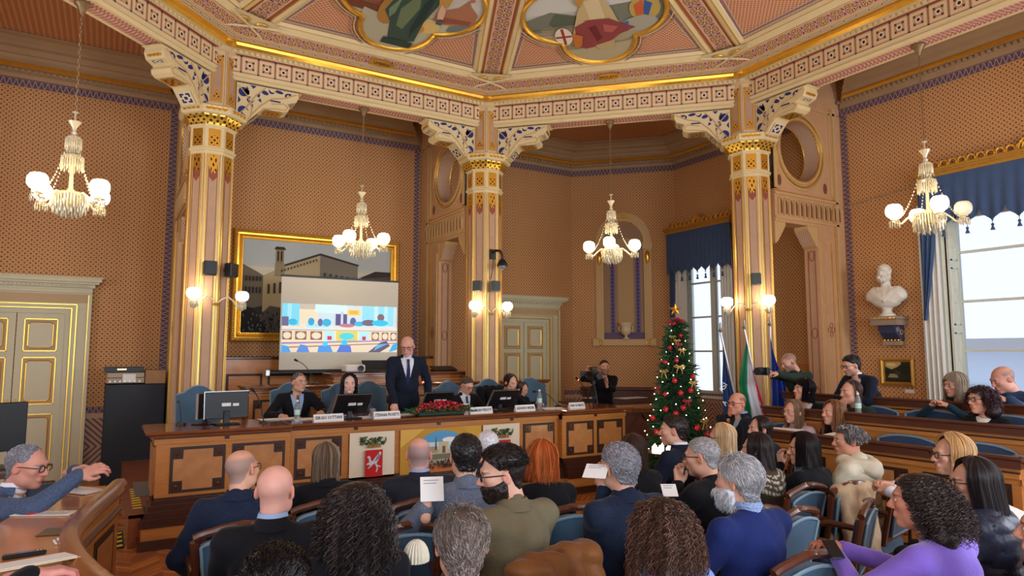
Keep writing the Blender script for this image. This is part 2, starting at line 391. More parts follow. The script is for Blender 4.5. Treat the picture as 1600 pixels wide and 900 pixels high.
def wallpart(mb, o, ax, u0, u1, z0, z1, mi=0, off=0, nrm=(0, 0, 0)):
    o = np.array(o, float) + np.array(nrm) * off; ax = np.array(ax, float)
    f = lambda u, z: tuple(o + ax * u + np.array([0, 0, z]))
    mb.add([f(u0, z0), f(u1, z0), f(u1, z1), f(u0, z1)], [(0, 1, 2, 3)], mi, None, [(u0, z0), (u1, z0), (u1, z1), (u0, z1)])
def thickwall(name, o, ax, nrm, u0, u1, holes=(), z1=7.2, th=.35):
    """wallpapered wall with rectangular openings; nrm points into the room"""
    mb = MB(); ax = np.array(ax, float); nrm = np.array(nrm, float); o = np.array(o, float)
    cuts = sorted({u0, u1} | {h[0] for h in holes} | {h[1] for h in holes})
    for a, b in zip(cuts[:-1], cuts[1:]):
        hs = [h for h in holes if h[0] <= a + 1e-6 and h[1] >= b - 1e-6]
        zs = [(0, z1)] if not hs else [(0, hs[0][2]), (hs[0][3], z1)]
        for za, zb in zs:
            wallpart(mb, o, ax, a, b, za, zb)
    for h in holes:
        P = lambda u, z, d: tuple(o + ax * u + np.array([0, 0, z]) - nrm * d)
        for (ua, za), (ub, zb) in (((h[0], h[2]), (h[1], h[2])), ((h[1], h[2]), (h[1], h[3])), ((h[1], h[3]), (h[0], h[3])), ((h[0], h[3]), (h[0], h[2]))):
            mb.add([P(ua, za, 0), P(ub, zb, 0), P(ub, zb, th), P(ua, za, th)], [(0, 1, 2, 3)], 1)
    # outer skin
    for a, b in zip(cuts[:-1], cuts[1:]):
        hs = [h for h in holes if h[0] <= a + 1e-6 and h[1] >= b - 1e-6]
        for za, zb in ([(0, z1)] if not hs else [(0, hs[0][2]), (hs[0][3], z1)]): wallpart(mb, o, ax, a, b, za, zb, 1, -th, nrm)
    return mb.build(name, [m_wall, m_frame], smooth=False, **STR)
thickwall('wall_back', (0, BW, 0), (1, 0, 0), (0, -1, 0), -7.2, 7.2)
WIN = [(4.05, 5.40, .98, 3.75), (-1.75, .32, .98, 3.75), (-5.2, -3.2, .98, 3.75)]
thickwall('wall_right', (RW, 0, 0), (0, -1, 0), (-1, 0, 0), -7.4, 7.4, [(-b, -a, c, d) for a, b, c, d in WIN])
thickwall('wall_left', (LW, 0, 0), (0, 1, 0), (1, 0, 0), -7.4, 7.4, [(-5.2, -2.0, 1.85, 3.35), (.6, 3.8, 1.85, 3.35)])
thickwall('wall_front', (0, FW, 0), (-1, 0, 0), (0, 1, 0), -7.2, 7.2, [(-5.45, -3.75, 1.0, 4.4), (-.85, .85, 1.0, 4.4), (3.75, 5.45, 1.0, 4.4)])
NC = 12.43 / sqrt(2); R45 = SF(45)
cw = MB().rot(R45); wallpart(cw, (0, NC, 0), (1, 0, 0), -1.22, 1.22, 0, 6.4)
cw.build('wall_corner', m_wall, smooth=False, **STR)

# cornice + stencilled border round the walls; swept profile (d = distance into the room, z)
CP = [(0.012, 5.60, 0), (0.012, 5.715, 0), (.03, 5.72, 1), (.035, 5.78, 1), (.07, 5.79, 1), (.07, 5.835, 1), (.12, 5.845, 2), (.155, 5.87, 2), (.15, 5.90, 2), (.14, 5.91, 1), (.20, 5.95, 1), (.215, 5.99, 1), (.25, 6.0, 1), (.30, 6.06, 1), (.36, 6.075, 1), (.37, 6.12, 1), (.44, 6.17, 1), (.5, 6.18, 1), (.5, ZC - .005, 1)]
def cornice(name, o, ax, nrm, u0, u1, m0=0, m1=0, dent=True, only=None):
    """m0, m1: tangent of the mitre at each end"""
    mb = MB(); o = np.array(o, float); ax = np.array(ax, float); nrm = np.array(nrm, float)
    P = lambda u, d, z: tuple(o + ax * u + nrm * d + np.array([0, 0, z]))
    for (d0, z0, m), (d1, z1, _) in zip(CP[:-1], CP[1:]):
        mb.add([P(u0 + m0 * d0, d0, z0), P(u1 - m1 * d0, d0, z0), P(u1 - m1 * d1, d1, z1), P(u0 + m0 * d1, d1, z1)], [(0, 1, 2, 3)], m, None, [(u0, 0), (u1, 0), (u1, 1), (u0, 1)])
    if dent:
        n = int((u1 - u0) / .075)
        for i in range(n):
            u = u0 + .03 + i * .075
            v = [P(u + a, d, z) for z in (5.793, 5.832) for d in (.06, .105) for a in (0, .042)]
            mb.add(v, [(0, 1, 3, 2), (4, 6, 7, 5), (0, 4, 5, 1), (2, 3, 7, 6), (0, 2, 6, 4), (1, 5, 7, 3)], 1)
    return mb.build(name, [m_border, m_cornice, m_gold], smooth=False, **STR)
HT = .256                                            # half thickness of the screen walls
xb = S_ / 2
for i, (u0, u1, a, b) in enumerate(((LW, -xb - HT, 0, 1), (-xb, xb - HT, 1, 1), (xb, 5.36, 1, .414))):
    cornice('trim_%d' % (i + 1), (0, BW, 0), (1, 0, 0), (0, -1, 0), u0, u1, a, b)
cornice('trim_4', R45 @ np.array([0, NC, 0]), R45[:, 0], -R45[:, 1], -1.21, 1.21, .414, .414)
for i, (u0, u1, a, b) in enumerate(((-5.55, -xb, .414, 1), (-xb + HT, 6.9, 1, 0))):
    cornice('trim_%d' % (i + 5), (RW, 0, 0), (0, -1, 0), (-1, 0, 0), u0, u1, a, b)
# vertical stencil borders beside the screen walls and at the wall foot
def vborder(mb, o, ax, nrm, u, w, z0, z1):
    o = np.array(o, float) + np.array(nrm, float) * .012; ax = np.array(ax, float)
    f = lambda q, z: tuple(o + ax * q + np.array([0, 0, z]))
    mb.add([f(u, z0), f(u + w, z0), f(u + w, z1), f(u, z1)], [(0, 1, 2, 3)], 0, None, [(z0, 1), (z0, 0), (z1, 0), (z1, 1)])
vb = MB(); B_ = ((0, BW, 0), (1, 0, 0), (0, -1, 0)); R_ = ((RW, 0, 0), (0, -1, 0), (-1, 0, 0))
for u in (-xb - HT - .12, -xb + .02, xb - HT - .12, xb + .02): vborder(vb, *B_, u, .10, .95, 5.6)
for u in (-xb - .12, -xb + HT + .02): vborder(vb, *R_, u, .10, .95, 5.6)
vb.build('trim_7', m_border, smooth=False, **STR)
# wainscot: stencil rail, then diagonal strapwork panels
def f_wains():
    u, v = uv(); a = cell(u, .62); b = cell(v, .9)
    dia = xabs(a * .62) + xabs(b * .9); k = cell(dia, .085)
    c = mixc(lt(xabs(k), .2), lin((182, 150, 128)), lin((120, 76, 66)))
    fr = mx(gt(xabs(a), .45), gt(xabs(b), .45))
    return mixc(fr, c, lin((196, 158, 122)))
m_wains = mat('strapwork wainscot', rough=.6, fn=f_wains, spec=.3)
wn = MB()
def wains(o, ax, nrm, u0, u1):
    o = np.array(o, float); ax = np.array(ax, float); nrm = np.array(nrm, float)
    P = lambda u, d, z: tuple(o + ax * u + nrm * d + np.array([0, 0, z]))
    for (d0, z0, d1, z1, m) in ((.05, 0, .05, .14, 1), (.05, .14, .02, .16, 1), (.02, .16, .02, .93, 0), (.03, .93, .03, 1.02, 2), (.03, 1.02, 0, 1.03, 1)):
        wn.add([P(u0, d0, z0), P(u1, d0, z0), P(u1, d1, z1), P(u0, d1, z1)], [(0, 1, 2, 3)], m, None, [(u0, z0 if m == 0 else 0), (u1, z0 if m == 0 else 0), (u1, z1 if m == 0 else 1), (u0, z1 if m == 0 else 1)])
wains((0, BW, 0), (1, 0, 0), (0, -1, 0), -3.36, 3.4); wains((0, BW, 0), (1, 0, 0), (0, -1, 0), 5.1, 5.4); wains(R45 @ np.array([0, NC, 0]), R45[:, 0], -R45[:, 1], -1.2, 1.2)
wains((RW, 0, 0), (0, -1, 0), (-1, 0, 0), -5.5, 7.4)
wn.build('baseboard_back', [m_wains, m_rose, m_border], smooth=False, **STR)

# ------------------------------------------------------------------ entablature over the columns, one run per octagon side
EP = [(5.14, 5.45, 0), (4.88, 5.45, 1), (4.83, 5.45, 0), (4.80, 5.48, 0), (4.82, 5.51, 0), (4.79, 5.545, 0), (4.80, 5.55, 2), (4.80, 5.785, 3), (4.765, 5.79, 0), (4.765, 5.835, 0), (4.70, 5.84, 4), (4.655, 5.865, 4), (4.645, 5.90, 4), (4.60, 5.91, 0), (4.59, 5.915, 5), (4.50, 5.925, 6), (4.49, 5.925, 7), (4.30, 5.99, 6), (4.28, 5.985, 0), (4.22, 6.03, 4), (4.19, 6.03, 0), (4.16, 6.075, 0)]
EM = None
def side_entab(i, deg, ext=0):
    mb = MB().rot(SF(deg)); mats = [m_cream, m_soff, m_frieze, m_redline, m_gold, m_greek, m_golddull, m_star]
    P = [(5.14, 6.25, 0)] + EP
    for (n_a, za, m), (n_b, zb, _) in zip(P[:-1], P[1:]):
        ua, ub = n_a * t22, n_b * t22; m = EPM(m)
        if m == 2: k = 18 + (4 if ext else 0); U0, U1, V0, V1 = 0, k, 0, 1
        elif m == 7: k = 20 + (4 if ext else 0); U0, U1, V0, V1 = 0, k, 0, 1
        else: U0, U1, V0, V1 = -ua, ub + ext, 0, 1
        mb.add([(-ua, n_a, za), (ua + ext, n_a, za), (ub + ext, n_b, zb), (-ub, n_b, zb)], [(3, 2, 1, 0)], m, None, [(U0, V0), (U1, V0), (U1, V1), (U0, V1)])
    w = 4.765 * t22; n = int((2 * w + ext) / .072)
    for k in range(n):
        u = -w + .02 + k * .072; mb.box(u, u + .042, 4.735, 4.77, 5.795, 5.833, 0)
    return mb.build('trim_%d' % (10 + i), mats, smooth=False, **STR)
def EPM(m): return m
EP = [(5.14, 5.45, 0), (5.09, 5.452, 1), (4.88, 5.452, 0), (4.83, 5.45, 0), (4.80, 5.48, 0), (4.82, 5.51, 0), (4.79, 5.545, 0), (4.80, 5.55, 2), (4.80, 5.785, 3), (4.765, 5.79, 0), (4.765, 5.835, 0), (4.70, 5.84, 4), (4.655, 5.865, 4), (4.645, 5.90, 4), (4.60, 5.905, 5), (4.50, 5.92, 6), (4.49, 5.92, 7), (4.30, 5.985, 6), (4.285, 5.985, 0), (4.20, 6.035, 4), (4.18, 6.035, 0), (4.15, 6.08, 0)]
for i, d in enumerate((90, 45, 0, 135, 180)): side_entab(i, d, .88 if d == 0 else 0)

# ------------------------------------------------------------------ vault: ribs, patterned panels, gilt quatrefoils
PZ = lambda n: 6.08 + .15 * (4.15 - n)
def quatre(s=1.0, k=1.0, m=40):
    """closed outline of the quatrefoil about (0,0), lobes below and above stretched"""
    cs = [((0, .60), .50), ((.38, 0), .56), ((0, -.60), .50), ((-.38, 0), .56)]
    pts = []
    for i in range(160):
        a = 2 * pi * i / 160; d = np.array([cos(a), sin(a)]); best = 0
        for (cx, cy), r in cs:
            b = d[0] * cx + d[1] * cy; q = b * b - (cx * cx + cy * cy - r * r)
            if q >= 0: best = max(best, b + sqrt(q))
        pts.append(d * best * k)
    return np.array(pts)
QN = 3.02
vaultp = MB()
for d in range(0, 360, 45):
    vaultp.rot(SF(d)); nA, nB = 4.15, 1.25; ha, hb = nA * t22 - .27, nB * t22 - .27
    vaultp.add([(-ha, nA, PZ(nA)), (ha, nA, PZ(nA)), (hb, nB, PZ(nB)), (-hb, nB, PZ(nB))], [(3, 2, 1, 0)], 0, None, [(-ha, nA), (ha, nA), (hb, nB), (-hb, nB)])
    # mauve and cream lining strips along the panel edges
    for off, w, m in ((.0, .022, 2), (.035, .016, 1), (.062, .03, 3), (.10, .014, 1)):
        def ring(o):
            return [(-(ha - o * 1.2), nA - o), ((ha - o * 1.2), nA - o), (hb - o * 1.2, nB + o), (-(hb - o * 1.2), nB + o)]
        a_, b_ = ring(off), ring(off + w)
        for q in (0, 1, 3):
            r = (q + 1) % 4
            vaultp.add([(x, n, PZ(n) - .006) for x, n in (a_[q], a_[r], b_[r], b_[q])], [(3, 2, 1, 0)], m)
vaultp.rot(); Rr = 1.3
cap = [(Rr * cos(radians(22.5 + 45 * k)), Rr * sin(radians(22.5 + 45 * k)), PZ(1.25) + .02) for k in range(8)]
vaultp.add(cap, [tuple(range(8))[::-1]], 1)
vaultp.build('ceiling_vault', [m_panel, m_cream, m_mauve, mat('lilac lining', (150, 118, 132), rough=.7), m_gold], smooth=False, **STR)
ribs = MB()
for k in range(8):
    a = radians(22.5 + 45 * k); R = np.array([[sin(a), cos(a), 0], [-cos(a), sin(a), 0], [0, 0, 1]]); ribs.rot(R)
    r0, r1 = 4.53, 1.2; sec = [(.30, .0, 0), (.285, -.035, 0), (.235, -.05, 4), (.22, -.062, 0), (.17, -.05, 4), (.155, -.045, 1), (.12, -.035, 2), (-.12, -.035, 1), (-.155, -.045, 4), (-.17, -.05, 0), (-.22, -.062, 4), (-.235, -.05, 0), (-.285, -.035, 0), (-.30, 0, 0)]
    zz = lambda r, h: PZ(r * cos(radians(22.5))) + h
    for (u0, h0, m), (u1, h1, _) in zip(sec[:-1], sec[1:]):
        K = 14 if m == 2 else 1
        ribs.add([(u0, r0, zz(r0, h0)), (u1, r0, zz(r0, h1)), (u1, r1, zz(r1, h1)), (u0, r1, zz(r1, h0))], [(0, 1, 2, 3)], {0: 0, 1: 3, 2: 2, 4: 1}[m], None, [(0, 0), (0, 1), (K, 1), (K, 0)])
    # interlaced strap knot where rib meets the cornice
    for sx in (-1, 1):
        for cx, cy, rr in ((.13, 4.55, .075), (.30, 4.62, .06)):
            th = np.linspace(0, 2 * pi, 20, endpoint=False)
            ribs.tube([(sx * cx + rr * cos(t), cy + rr * sin(t), 5.995 - .0 + .02 * 0) for t in th], .012, 6, 1, closed=True)
        ribs.tube([(sx * .34, 4.42, 5.98), (0, 4.60, 5.965), (-sx * .30, 4.76, 5.93)], .014, 6, 0)
    ribs.add([(-.36, 4.66, 5.99), (.36, 4.66, 5.99), (.3, 4.4, 6.02), (-.3, 4.4, 6.02)], [(0, 1, 2, 3)][::1], 0)
ribs.rot(); ribs.build('trim_20', [m_cream, m_gold, m_star, m_redline], smooth=False, **STR)

def layered(mb, o, ax, ay, items, step=.0012):
    """flat painted picture: polygons in colour stacked on the plane o + x*ax + y*ay"""
    n = np.cross(ax, ay); n = n / np.linalg.norm(n)
    for i, (c, pts) in enumerate(items):
        mb.poly(pts, np.array(o) + n * step * (i + 1), ax, ay, col=lin(c))
def ell(cx, cy, rx, ry, n=16, a0=0, a1=360, rot=0):
    r = radians(rot); o = []
    for i in range(n + (0 if a1 - a0 >= 360 else 1)):
        t = radians(a0 + (a1 - a0) * i / n); x, y = rx * cos(t), ry * sin(t)
        o.append((cx + x * cos(r) - y * sin(r), cy + x * sin(r) + y * cos(r)))
    return o
def rect(x0, y0, x1, y1): return [(x0, y0), (x1, y0), (x1, y1), (x0, y1)]
def clipq(pts, out):
    """keep polygon points inside the star shaped outline"""
    r = []
    for x, y in pts:
        a = math.atan2(y, x) % (2 * pi); i = int(a / (2 * pi) * len(out)) % len(out); R = np.linalg.norm(out[i]) * .985; d = math.hypot(x, y)
        r.append((x, y) if d <= R else (x * R / d, y * R / d))
    return r
OUT = quatre()
def dens(pts, k=6):
    o = []
    for (x0, y0), (x1, y1) in zip(pts, pts[1:] + pts[:1]): o += [(x0 + (x1 - x0) * t / k, y0 + (y1 - y0) * t / k) for t in range(k)]
    return o
pic1 = [((196, 190, 160), dens([(-1, -1.2), (1, -1.2), (1, 1.2), (-1, 1.2)])), ((206, 200, 182), dens(rect(-1, -1, 1, .1))), ((150, 84, 60), dens(rect(-1, -.9, -.30, .25))), ((110, 52, 40), dens(rect(-.62, -.5, -.40, .05))), ((92, 40, 32), dens(rect(-.30, -.6, -.18, .12))),
        ((120, 70, 46), dens(rect(-.95, .25, -.3, .42))), ((178, 120, 88), dens([(.36, .35), (.90, .20), (.86, -.05), (.70, -.18), (.62, -.28), (.56, -.1), (.34, .08)])), ((150, 88, 66), dens([(.42, .3), (.84, .18), (.84, .1), (.42, .16)])), ((196, 120, 90), ell(.66, -.30, .035, .035)), ((120, 130, 128), dens([(.62, .42), (.95, .30), (.9, .16), (.62, .3)])),
        ((186, 180, 152), dens([(-.55, .35), (.3, .55), (.3, 1.1), (-.55, 1.0)])), ((226, 196, 120), ell(.32, .42, .2, .16)), ((200, 150, 70), ell(.20, .52, .14, .1)), ((176, 128, 62), ell(-.22, .25, .16, .34)),
        ((62, 82, 72), [(-.30, .3), (-.24, -.1), (-.05, -.5), (.22, -.55), (.30, -.1), (.26, .35), (.30, .8), (.1, .92), (-.06, .86), (-.16, .5)]), ((112, 128, 92), [(-.12, .2), (0, -.2), (.1, .1), (.05, .6), (-.05, .55)]), ((44, 60, 58), [(.12, .0), (.2, -.4), (.24, .3), (.2, .75), (.14, .5)]), ((120, 140, 104), [(-.26, .25), (-.18, -.05), (-.16, .3), (-.2, .42)]), ((56, 70, 60), rect(-.12, .84, .3, .98)),
        ((196, 150, 76), [(.2, -.6), (.38, -.5), (.42, -.1), (.32, 0), (.24, -.2)]), ((226, 184, 150), [(.32, -.1), (.42, .0), (.46, .18), (.38, .2), (.34, .08)]), ((226, 190, 160), ell(.06, -.72, .1, .12)), ((120, 72, 40), ell(.05, -.8, .13, .1)), ((70, 98, 120), rect(.40, .22, .48, .30))]
pic2 = [((196, 196, 180), dens([(-1, -1.2), (1, -1.2), (1, 1.2), (-1, 1.2)])), ((214, 212, 200), dens(rect(-1, -1.1, 1, -.1))), ((128, 130, 112), dens([(-.95, .0), (-.55, -.14), (-.2, .0), (.2, -.14), (.95, -.2), (1, .3), (-1, .3)])), ((96, 104, 84), [(-.62, .1), (-.5, -.1), (-.2, .02), (-.1, .25), (-.5, .3)]), ((160, 148, 116), dens(rect(-.25 - .5, .18, .5, 1.1))), ((178, 164, 130), dens(rect(-1, .3, 1, .62))),
        ((120, 116, 96), rect(-.9, .20, -.3, .22)), ((130, 122, 100), rect(-.9, .34, -.3, .355)), ((188, 174, 138), dens([(-.5, .75), (.6, .62), (.6, 1.1), (-.5, 1.1)])), ((196, 168, 90), ell(.66, -.02, .2, .26)), ((210, 100, 60), [(.52, -.1), (.64, -.2), (.66, .1), (.54, .12)]), ((60, 100, 160), [(.66, -.18), (.76, -.1), (.7, .14), (.64, .1)]), ((176, 170, 150), ell(.56, .28, .26, .15, rot=-12)), ((70, 112, 160), [(.3, .24), (.44, .2), (.42, .42), (.32, .44)]),
        ((208, 184, 132), [(-.34, .4), (-.2, -.1), (-.06, -.44), (.12, -.44), (.24, -.1), (.34, .34), (.1, .45), (-.2, .5)]), ((226, 204, 156), [(-.1, -.3), (.1, -.34), (.14, .1), (-.04, .2)]), ((176, 140, 84), rect(-.14, .08, .2, .12)), ((150, 70, 68), [(-.30, .62), (-.28, .2), (-.08, .08), (.2, .1), (.34, .22), (.52, .34), (.3, .46), (.1, .66), (-.2, .72)]), ((116, 46, 50), [(-.1, .24), (0, .2), (.06, .5), (-.02, .58)]), ((186, 100, 92), [(.1, .2), (.3, .28), (.2, .4), (.1, .36)]), ((196, 170, 120), [(-.06, .66), (.22, .56), (.2, .74), (.0, .78)]),
        ((238, 228, 204), ell(-.46, .38, .12, .2)), ((170, 60, 50), rect(-.48, .2, -.44, .56)), ((170, 60, 50), rect(-.57, .36, -.35, .40)), ((206, 120, 50), [(-.34, .32), (-.2, .4), (-.24, .62), (-.34, .66)]), ((232, 196, 166), ell(.03, -.56, .09, .11)), ((196, 150, 70), ell(.02, -.63, .12, .09)), ((196, 150, 70), [(-.1, -.6), (-.02, -.5), (-.14, -.22), (-.2, -.3)])]
def quatrefoil(name, deg, items, label, wtext=None):
    R = SF(deg); e = empty(name, R @ np.array([0, QN, PZ(QN) - .02]), label=label, cat='ceiling painting')
    sl = math.atan(.15); ax = R @ np.array([-1., 0, 0]); ay = R @ np.array([0, 1, -.15]) / sqrt(1 + .0225)
    mb = MB(); out = [tuple(p) for p in OUT]
    # ax, ay chosen so the normal points down into the room
    if np.cross(ax, ay)[2] > 0: ax = -ax
    flip = -1
    layered(mb, (0, 0, 0), ax, ay, [((190, 184, 160), out)] + [(c, clipq([(-x if ax @ (R @ np.array([1., 0, 0])) < 0 else x, y) for x, y in p], OUT)) for c, p in items], .0015)
    mb.build('painted_canvas', m_col, e, smooth=False)
    n = np.cross(ax, ay); P = np.array([ax * x + ay * y + n * .012 for x, y in out])
    MB().tube(P * 1.0, .036, 8, closed=True).build('gilt_frame', m_gold, e)
    for sc_, r_, mm in ((1.10, .010, m_cream), (1.15, .008, m_mauve)):
        Q = np.array([ax * x + ay * y for x, y in [tuple(np.array(p) * (1 + (sc_ - 1) / np.linalg.norm(p))) for p in out]])
        MB().tube(Q, r_, 5, closed=True).build('lining', mm, e)
    return e
quatrefoil('ceiling_painting', 90, pic1, 'quatrefoil ceiling painting of a figure in a green skirt, gilt rim')
quatrefoil('ceiling_painting', 45, pic2, 'quatrefoil ceiling painting of a seated figure with a red robe and shields, gilt rim')
FONT = None
def text(name, s, loc, R, size, mtl, parent=None, th=.001, align='CENTER', **kw):
    cu = bpy.data.curves.new(name, 'FONT'); cu.body = s; cu.size = size; cu.extrude = th; cu.align_x = align; cu.align_y = 'CENTER'; cu.resolution_u = 2
    o = bpy.data.objects.new(name, cu); COL.objects.link(o); me = bpy.data.meshes.new_from_object(o.evaluated_get(bpy.context.evaluated_depsgraph_get()))
    bpy.data.objects.remove(o); me.materials.clear(); me.materials.append(mtl)
    o = bpy.data.objects.new(name, me); COL.objects.link(o)
    from mathutils import Matrix
    M4 = Matrix([[*R[0], loc[0]], [*R[1], loc[1]], [*R[2], loc[2]], [0, 0, 0, 1]]); o.matrix_world = M4
    if parent is not None: o.parent = parent; o.matrix_parent_inverse = Matrix.Translation(-parent.location) if parent.parent is None and tuple(parent.rotation_euler) == (0, 0, 0) else parent.matrix_world.inverted()
    return tag(o, **kw)
for deg, s, wd in ((90, 'UMBRIA', 'UMBRIA'), (45, 'SPOLETO', 'SPOLETO')):
    R = SF(deg); c = np.array([.05, 4.395, 5.945]); e = empty('name_tablet', R @ c, label='small gilt oval tablet on the vault border lettered %s' % wd, cat='tablet')
    ax = R @ np.array([1., 0, 0]); ay = R @ np.array([0, -.19, .065]); ay /= np.linalg.norm(ay); n = np.cross(ax, ay)
    if n[2] > 0: ay = -ay; n = -n
    MB().poly(ell(0, 0, .19, .062, 24), n * .02, ax, ay, .016).build('tablet', m_gold, e, smooth=False)
    Rm = np.array([ax, ay, n]).T; text('lettering', s, R @ c + n * .024, Rm, .068, mat('dark lettering', (92, 58, 20)), e)

# ------------------------------------------------------------------ columns
def octa(r, ph=22.5): return [(r / cos(radians(22.5)) * cos(radians(ph + 45 * k)), r / cos(radians(22.5)) * sin(radians(ph + 45 * k))) for k in range(8)]
def column(x, y, label, faces=range(8)):
    e = empty('painted_column', (x, y, 0), label=label, cat='column', group='columns round the central octagon')
    L = lambda pr: [(r / cos(radians(22.5)), z) for r, z in pr]
    MB().lathe(L([(.33, 0), (.33, .25), (.30, .30), (.30, .75), (.31, .80), (.275, .86)]), n=8, ph=pi / 8).build('base', m_cream, e, smooth=False)
    MB().lathe(L([(.262, .86), (.262, 4.42)]), n=8, ph=pi / 8).build('shaft', m_cream, e, smooth=False)
    MB().lathe(L([(.262, 4.40), (.285, 4.41), (.285, 4.435), (.268, 4.445), (.268, 4.715), (.28, 4.72), (.285, 4.735), (.30, 4.74)]), n=8, ph=pi / 8).build('neck', m_cream, e, smooth=False)
    MB().lathe(L([(.285, 4.735), (.29, 4.77), (.315, 4.82), (.345, 4.85), (.35, 4.865)]), n=8, ph=pi / 8).build('gilt_bell', m_grille2, e, smooth=False)
    MB().lathe(L([(.35, 4.865), (.385, 4.875), (.40, 4.90), (.405, 4.965), (.36, 4.99), (.30, 5.0)]), n=8, ph=pi / 8).build('abacus', m_cream, e, smooth=False)
    MB().lathe(L([(.262, 5.0), (.262, 5.76), (.30, 5.78), (.30, 5.835)]), n=8, ph=pi / 8).build('upper_block', m_rosecream, e, smooth=False)
    MB().lathe(L([(.34, 5.84), (.385, 5.865), (.385, 5.90)]), n=8, ph=pi / 8).build('gilt_moulding', m_gold, e, smooth=False)
    pan, gl, gr, li = MB(), MB(), MB(), MB()
    for k in faces:
        a = radians(45 * k); R = np.array([[-sin(a), cos(a), 0], [cos(a), sin(a), 0], [0, 0, 1]]).T     # local (u, out, z)
        R = np.array([[-sin(a), cos(a), 0], [cos(a), sin(a), 0], [0, 0, 1]])
        for m_ in (pan, gl, gr, li): m_.rot(R)
        f = .2625
        pan.box(-.048, .048, f - .01, f + .003, .95, 4.26)
        for s in (-1, 1):
            li.box(s * .050, s * .056, f - .01, f + .0055, .95, 4.24)
            gl.box(s * .070, s * .080, f - .01, f + .007, .90, 4.36, bev=.002)
            gl.tube([(s * .1085, f + .001, .9), (s * .1085, f + .001, 4.36)], .005, 6)
        # pointed gilt ornament at the top of each panel
        gr.add([(-.055, f + .006, 4.36), (.055, f + .006, 4.36), (.055, f + .006, 4.20), (.02, f + .006, 4.10), (0, f + .006, 4.15), (-.02, f + .006, 4.10), (-.055, f + .006, 4.20)][::-1], [tuple(range(7))], None, None, [(0, 0), (.3, 1), (.5, .8), (.7, 1), (1, .5), (1, 0), (0, 0)][::1])
        gr.box(-.055, .055, f, f + .004, 4.19, 4.36); 
        li.add([(-.048, f + .0045, 4.2), (.048, f + .0045, 4.2), (.048, f + .0045, 4.06), (0, f + .0045, 4.0), (-.048, f + .0045, 4.06)], [(4, 3, 2, 1, 0)])
        # neck grille
        gr.add([(-.068, .272, 4.47), (.068, .272, 4.47), (.068, .272, 4.69), (-.068, .272, 4.69)], [(3, 2, 1, 0)], None, None, [(0, 0), (1, 0), (1, 1.5), (0, 1.5)])
        gl.box(-.072, .072, .262, .271, 4.465, 4.695)
        # ovals on the abacus
        for q in range(4):
            u = -.10 + q * .067
            gr.add([(u + .026 * cos(t), .407, 4.93 + .017 * sin(t)) for t in np.arange(8) * pi / 4], [tuple(range(8))[::-1]], None, None, [(.5, .25)] * 8)
            gl.tube([(u + .027 * cos(t), .407, 4.93 + .02 * sin(t)) for t in np.arange(10) * pi / 5], .005, 5, closed=True)
        # upper block: gilt frame round mauve field
        for (u0, u1, z0, z1) in ((-.07, -.05, 5.08, 5.70), (.05, .07, 5.08, 5.70), (-.07, .07, 5.06, 5.08), (-.07, .07, 5.68, 5.70)): gl.box(u0, u1, .262, .272, z0, z1)
        pan.box(-.05, .05, .262, .267, 5.08, 5.68)
        for zz, s in ((5.66, -1), (5.10, 1)):
            gr.add([(-.048, .2725, zz), (.048, .2725, zz), (.03, .2725, zz + s * .06), (0, .2725, zz + s * .13), (-.03, .2725, zz + s * .06)][::(1 if s < 0 else -1)], [tuple(range(5))], None, None, [(0, 0), (1, 0), (.8, .5), (.5, 1), (.2, .5)][::(1 if s < 0 else -1)])
        for s in (-1, 1): li.box(s * .092, s * .096, .262, .2655, 5.02, 5.76)
    pan.build('painted_panels', m_mauve, e, smooth=False); gl.build('gilt_beading', m_gold, e, smooth=False)
    gr.build('gilt_grilles', m_grille, e, smooth=False); li.build('red_lining', m_redline, e, smooth=False)
    return e
def f_g2():
    t = X.nt.nodes.new('ShaderNodeTexCoord'); s = X.nt.nodes.new('ShaderNodeSeparateXYZ'); X.nt.links.new(t.outputs['Object'], s.inputs[0])
    x, y, z = (X(s.outputs[i]) for i in range(3)); an = M('ARCTAN2', y, x)
    a = cell(an + 10, radians(15)); b = cell(z, .07)
    return mixc(mx(lt(hyp(a, b), .22), lt(hyp(xabs(a) - .5, xabs(b) - .5), .18)), lin((246, 200, 80)), lin((90, 56, 30)))
m_grille2 = mat('gilded bell', rough=.3, metal=.75, fn=f_g2)
m_rosecream = mat('pinkish cream plaster', (222, 194, 146), rough=.55, var=.06)
CX = {0: (-A_, xb), 1: (-xb, A_), 2: (xb, A_), 3: (A_, xb), 4: (A_, -2.94)}
lab = {0: 'painted octagonal column at the far left of the gallery', 1: 'painted octagonal column left of the large framed picture, with lamps and speakers',
       2: 'painted octagonal column in the middle, with a dome camera on it', 3: 'painted octagonal column behind the flags', 4: 'painted octagonal column beyond the right benches'}
COLS = {k: column(*CX[k], lab[k]) for k in CX}

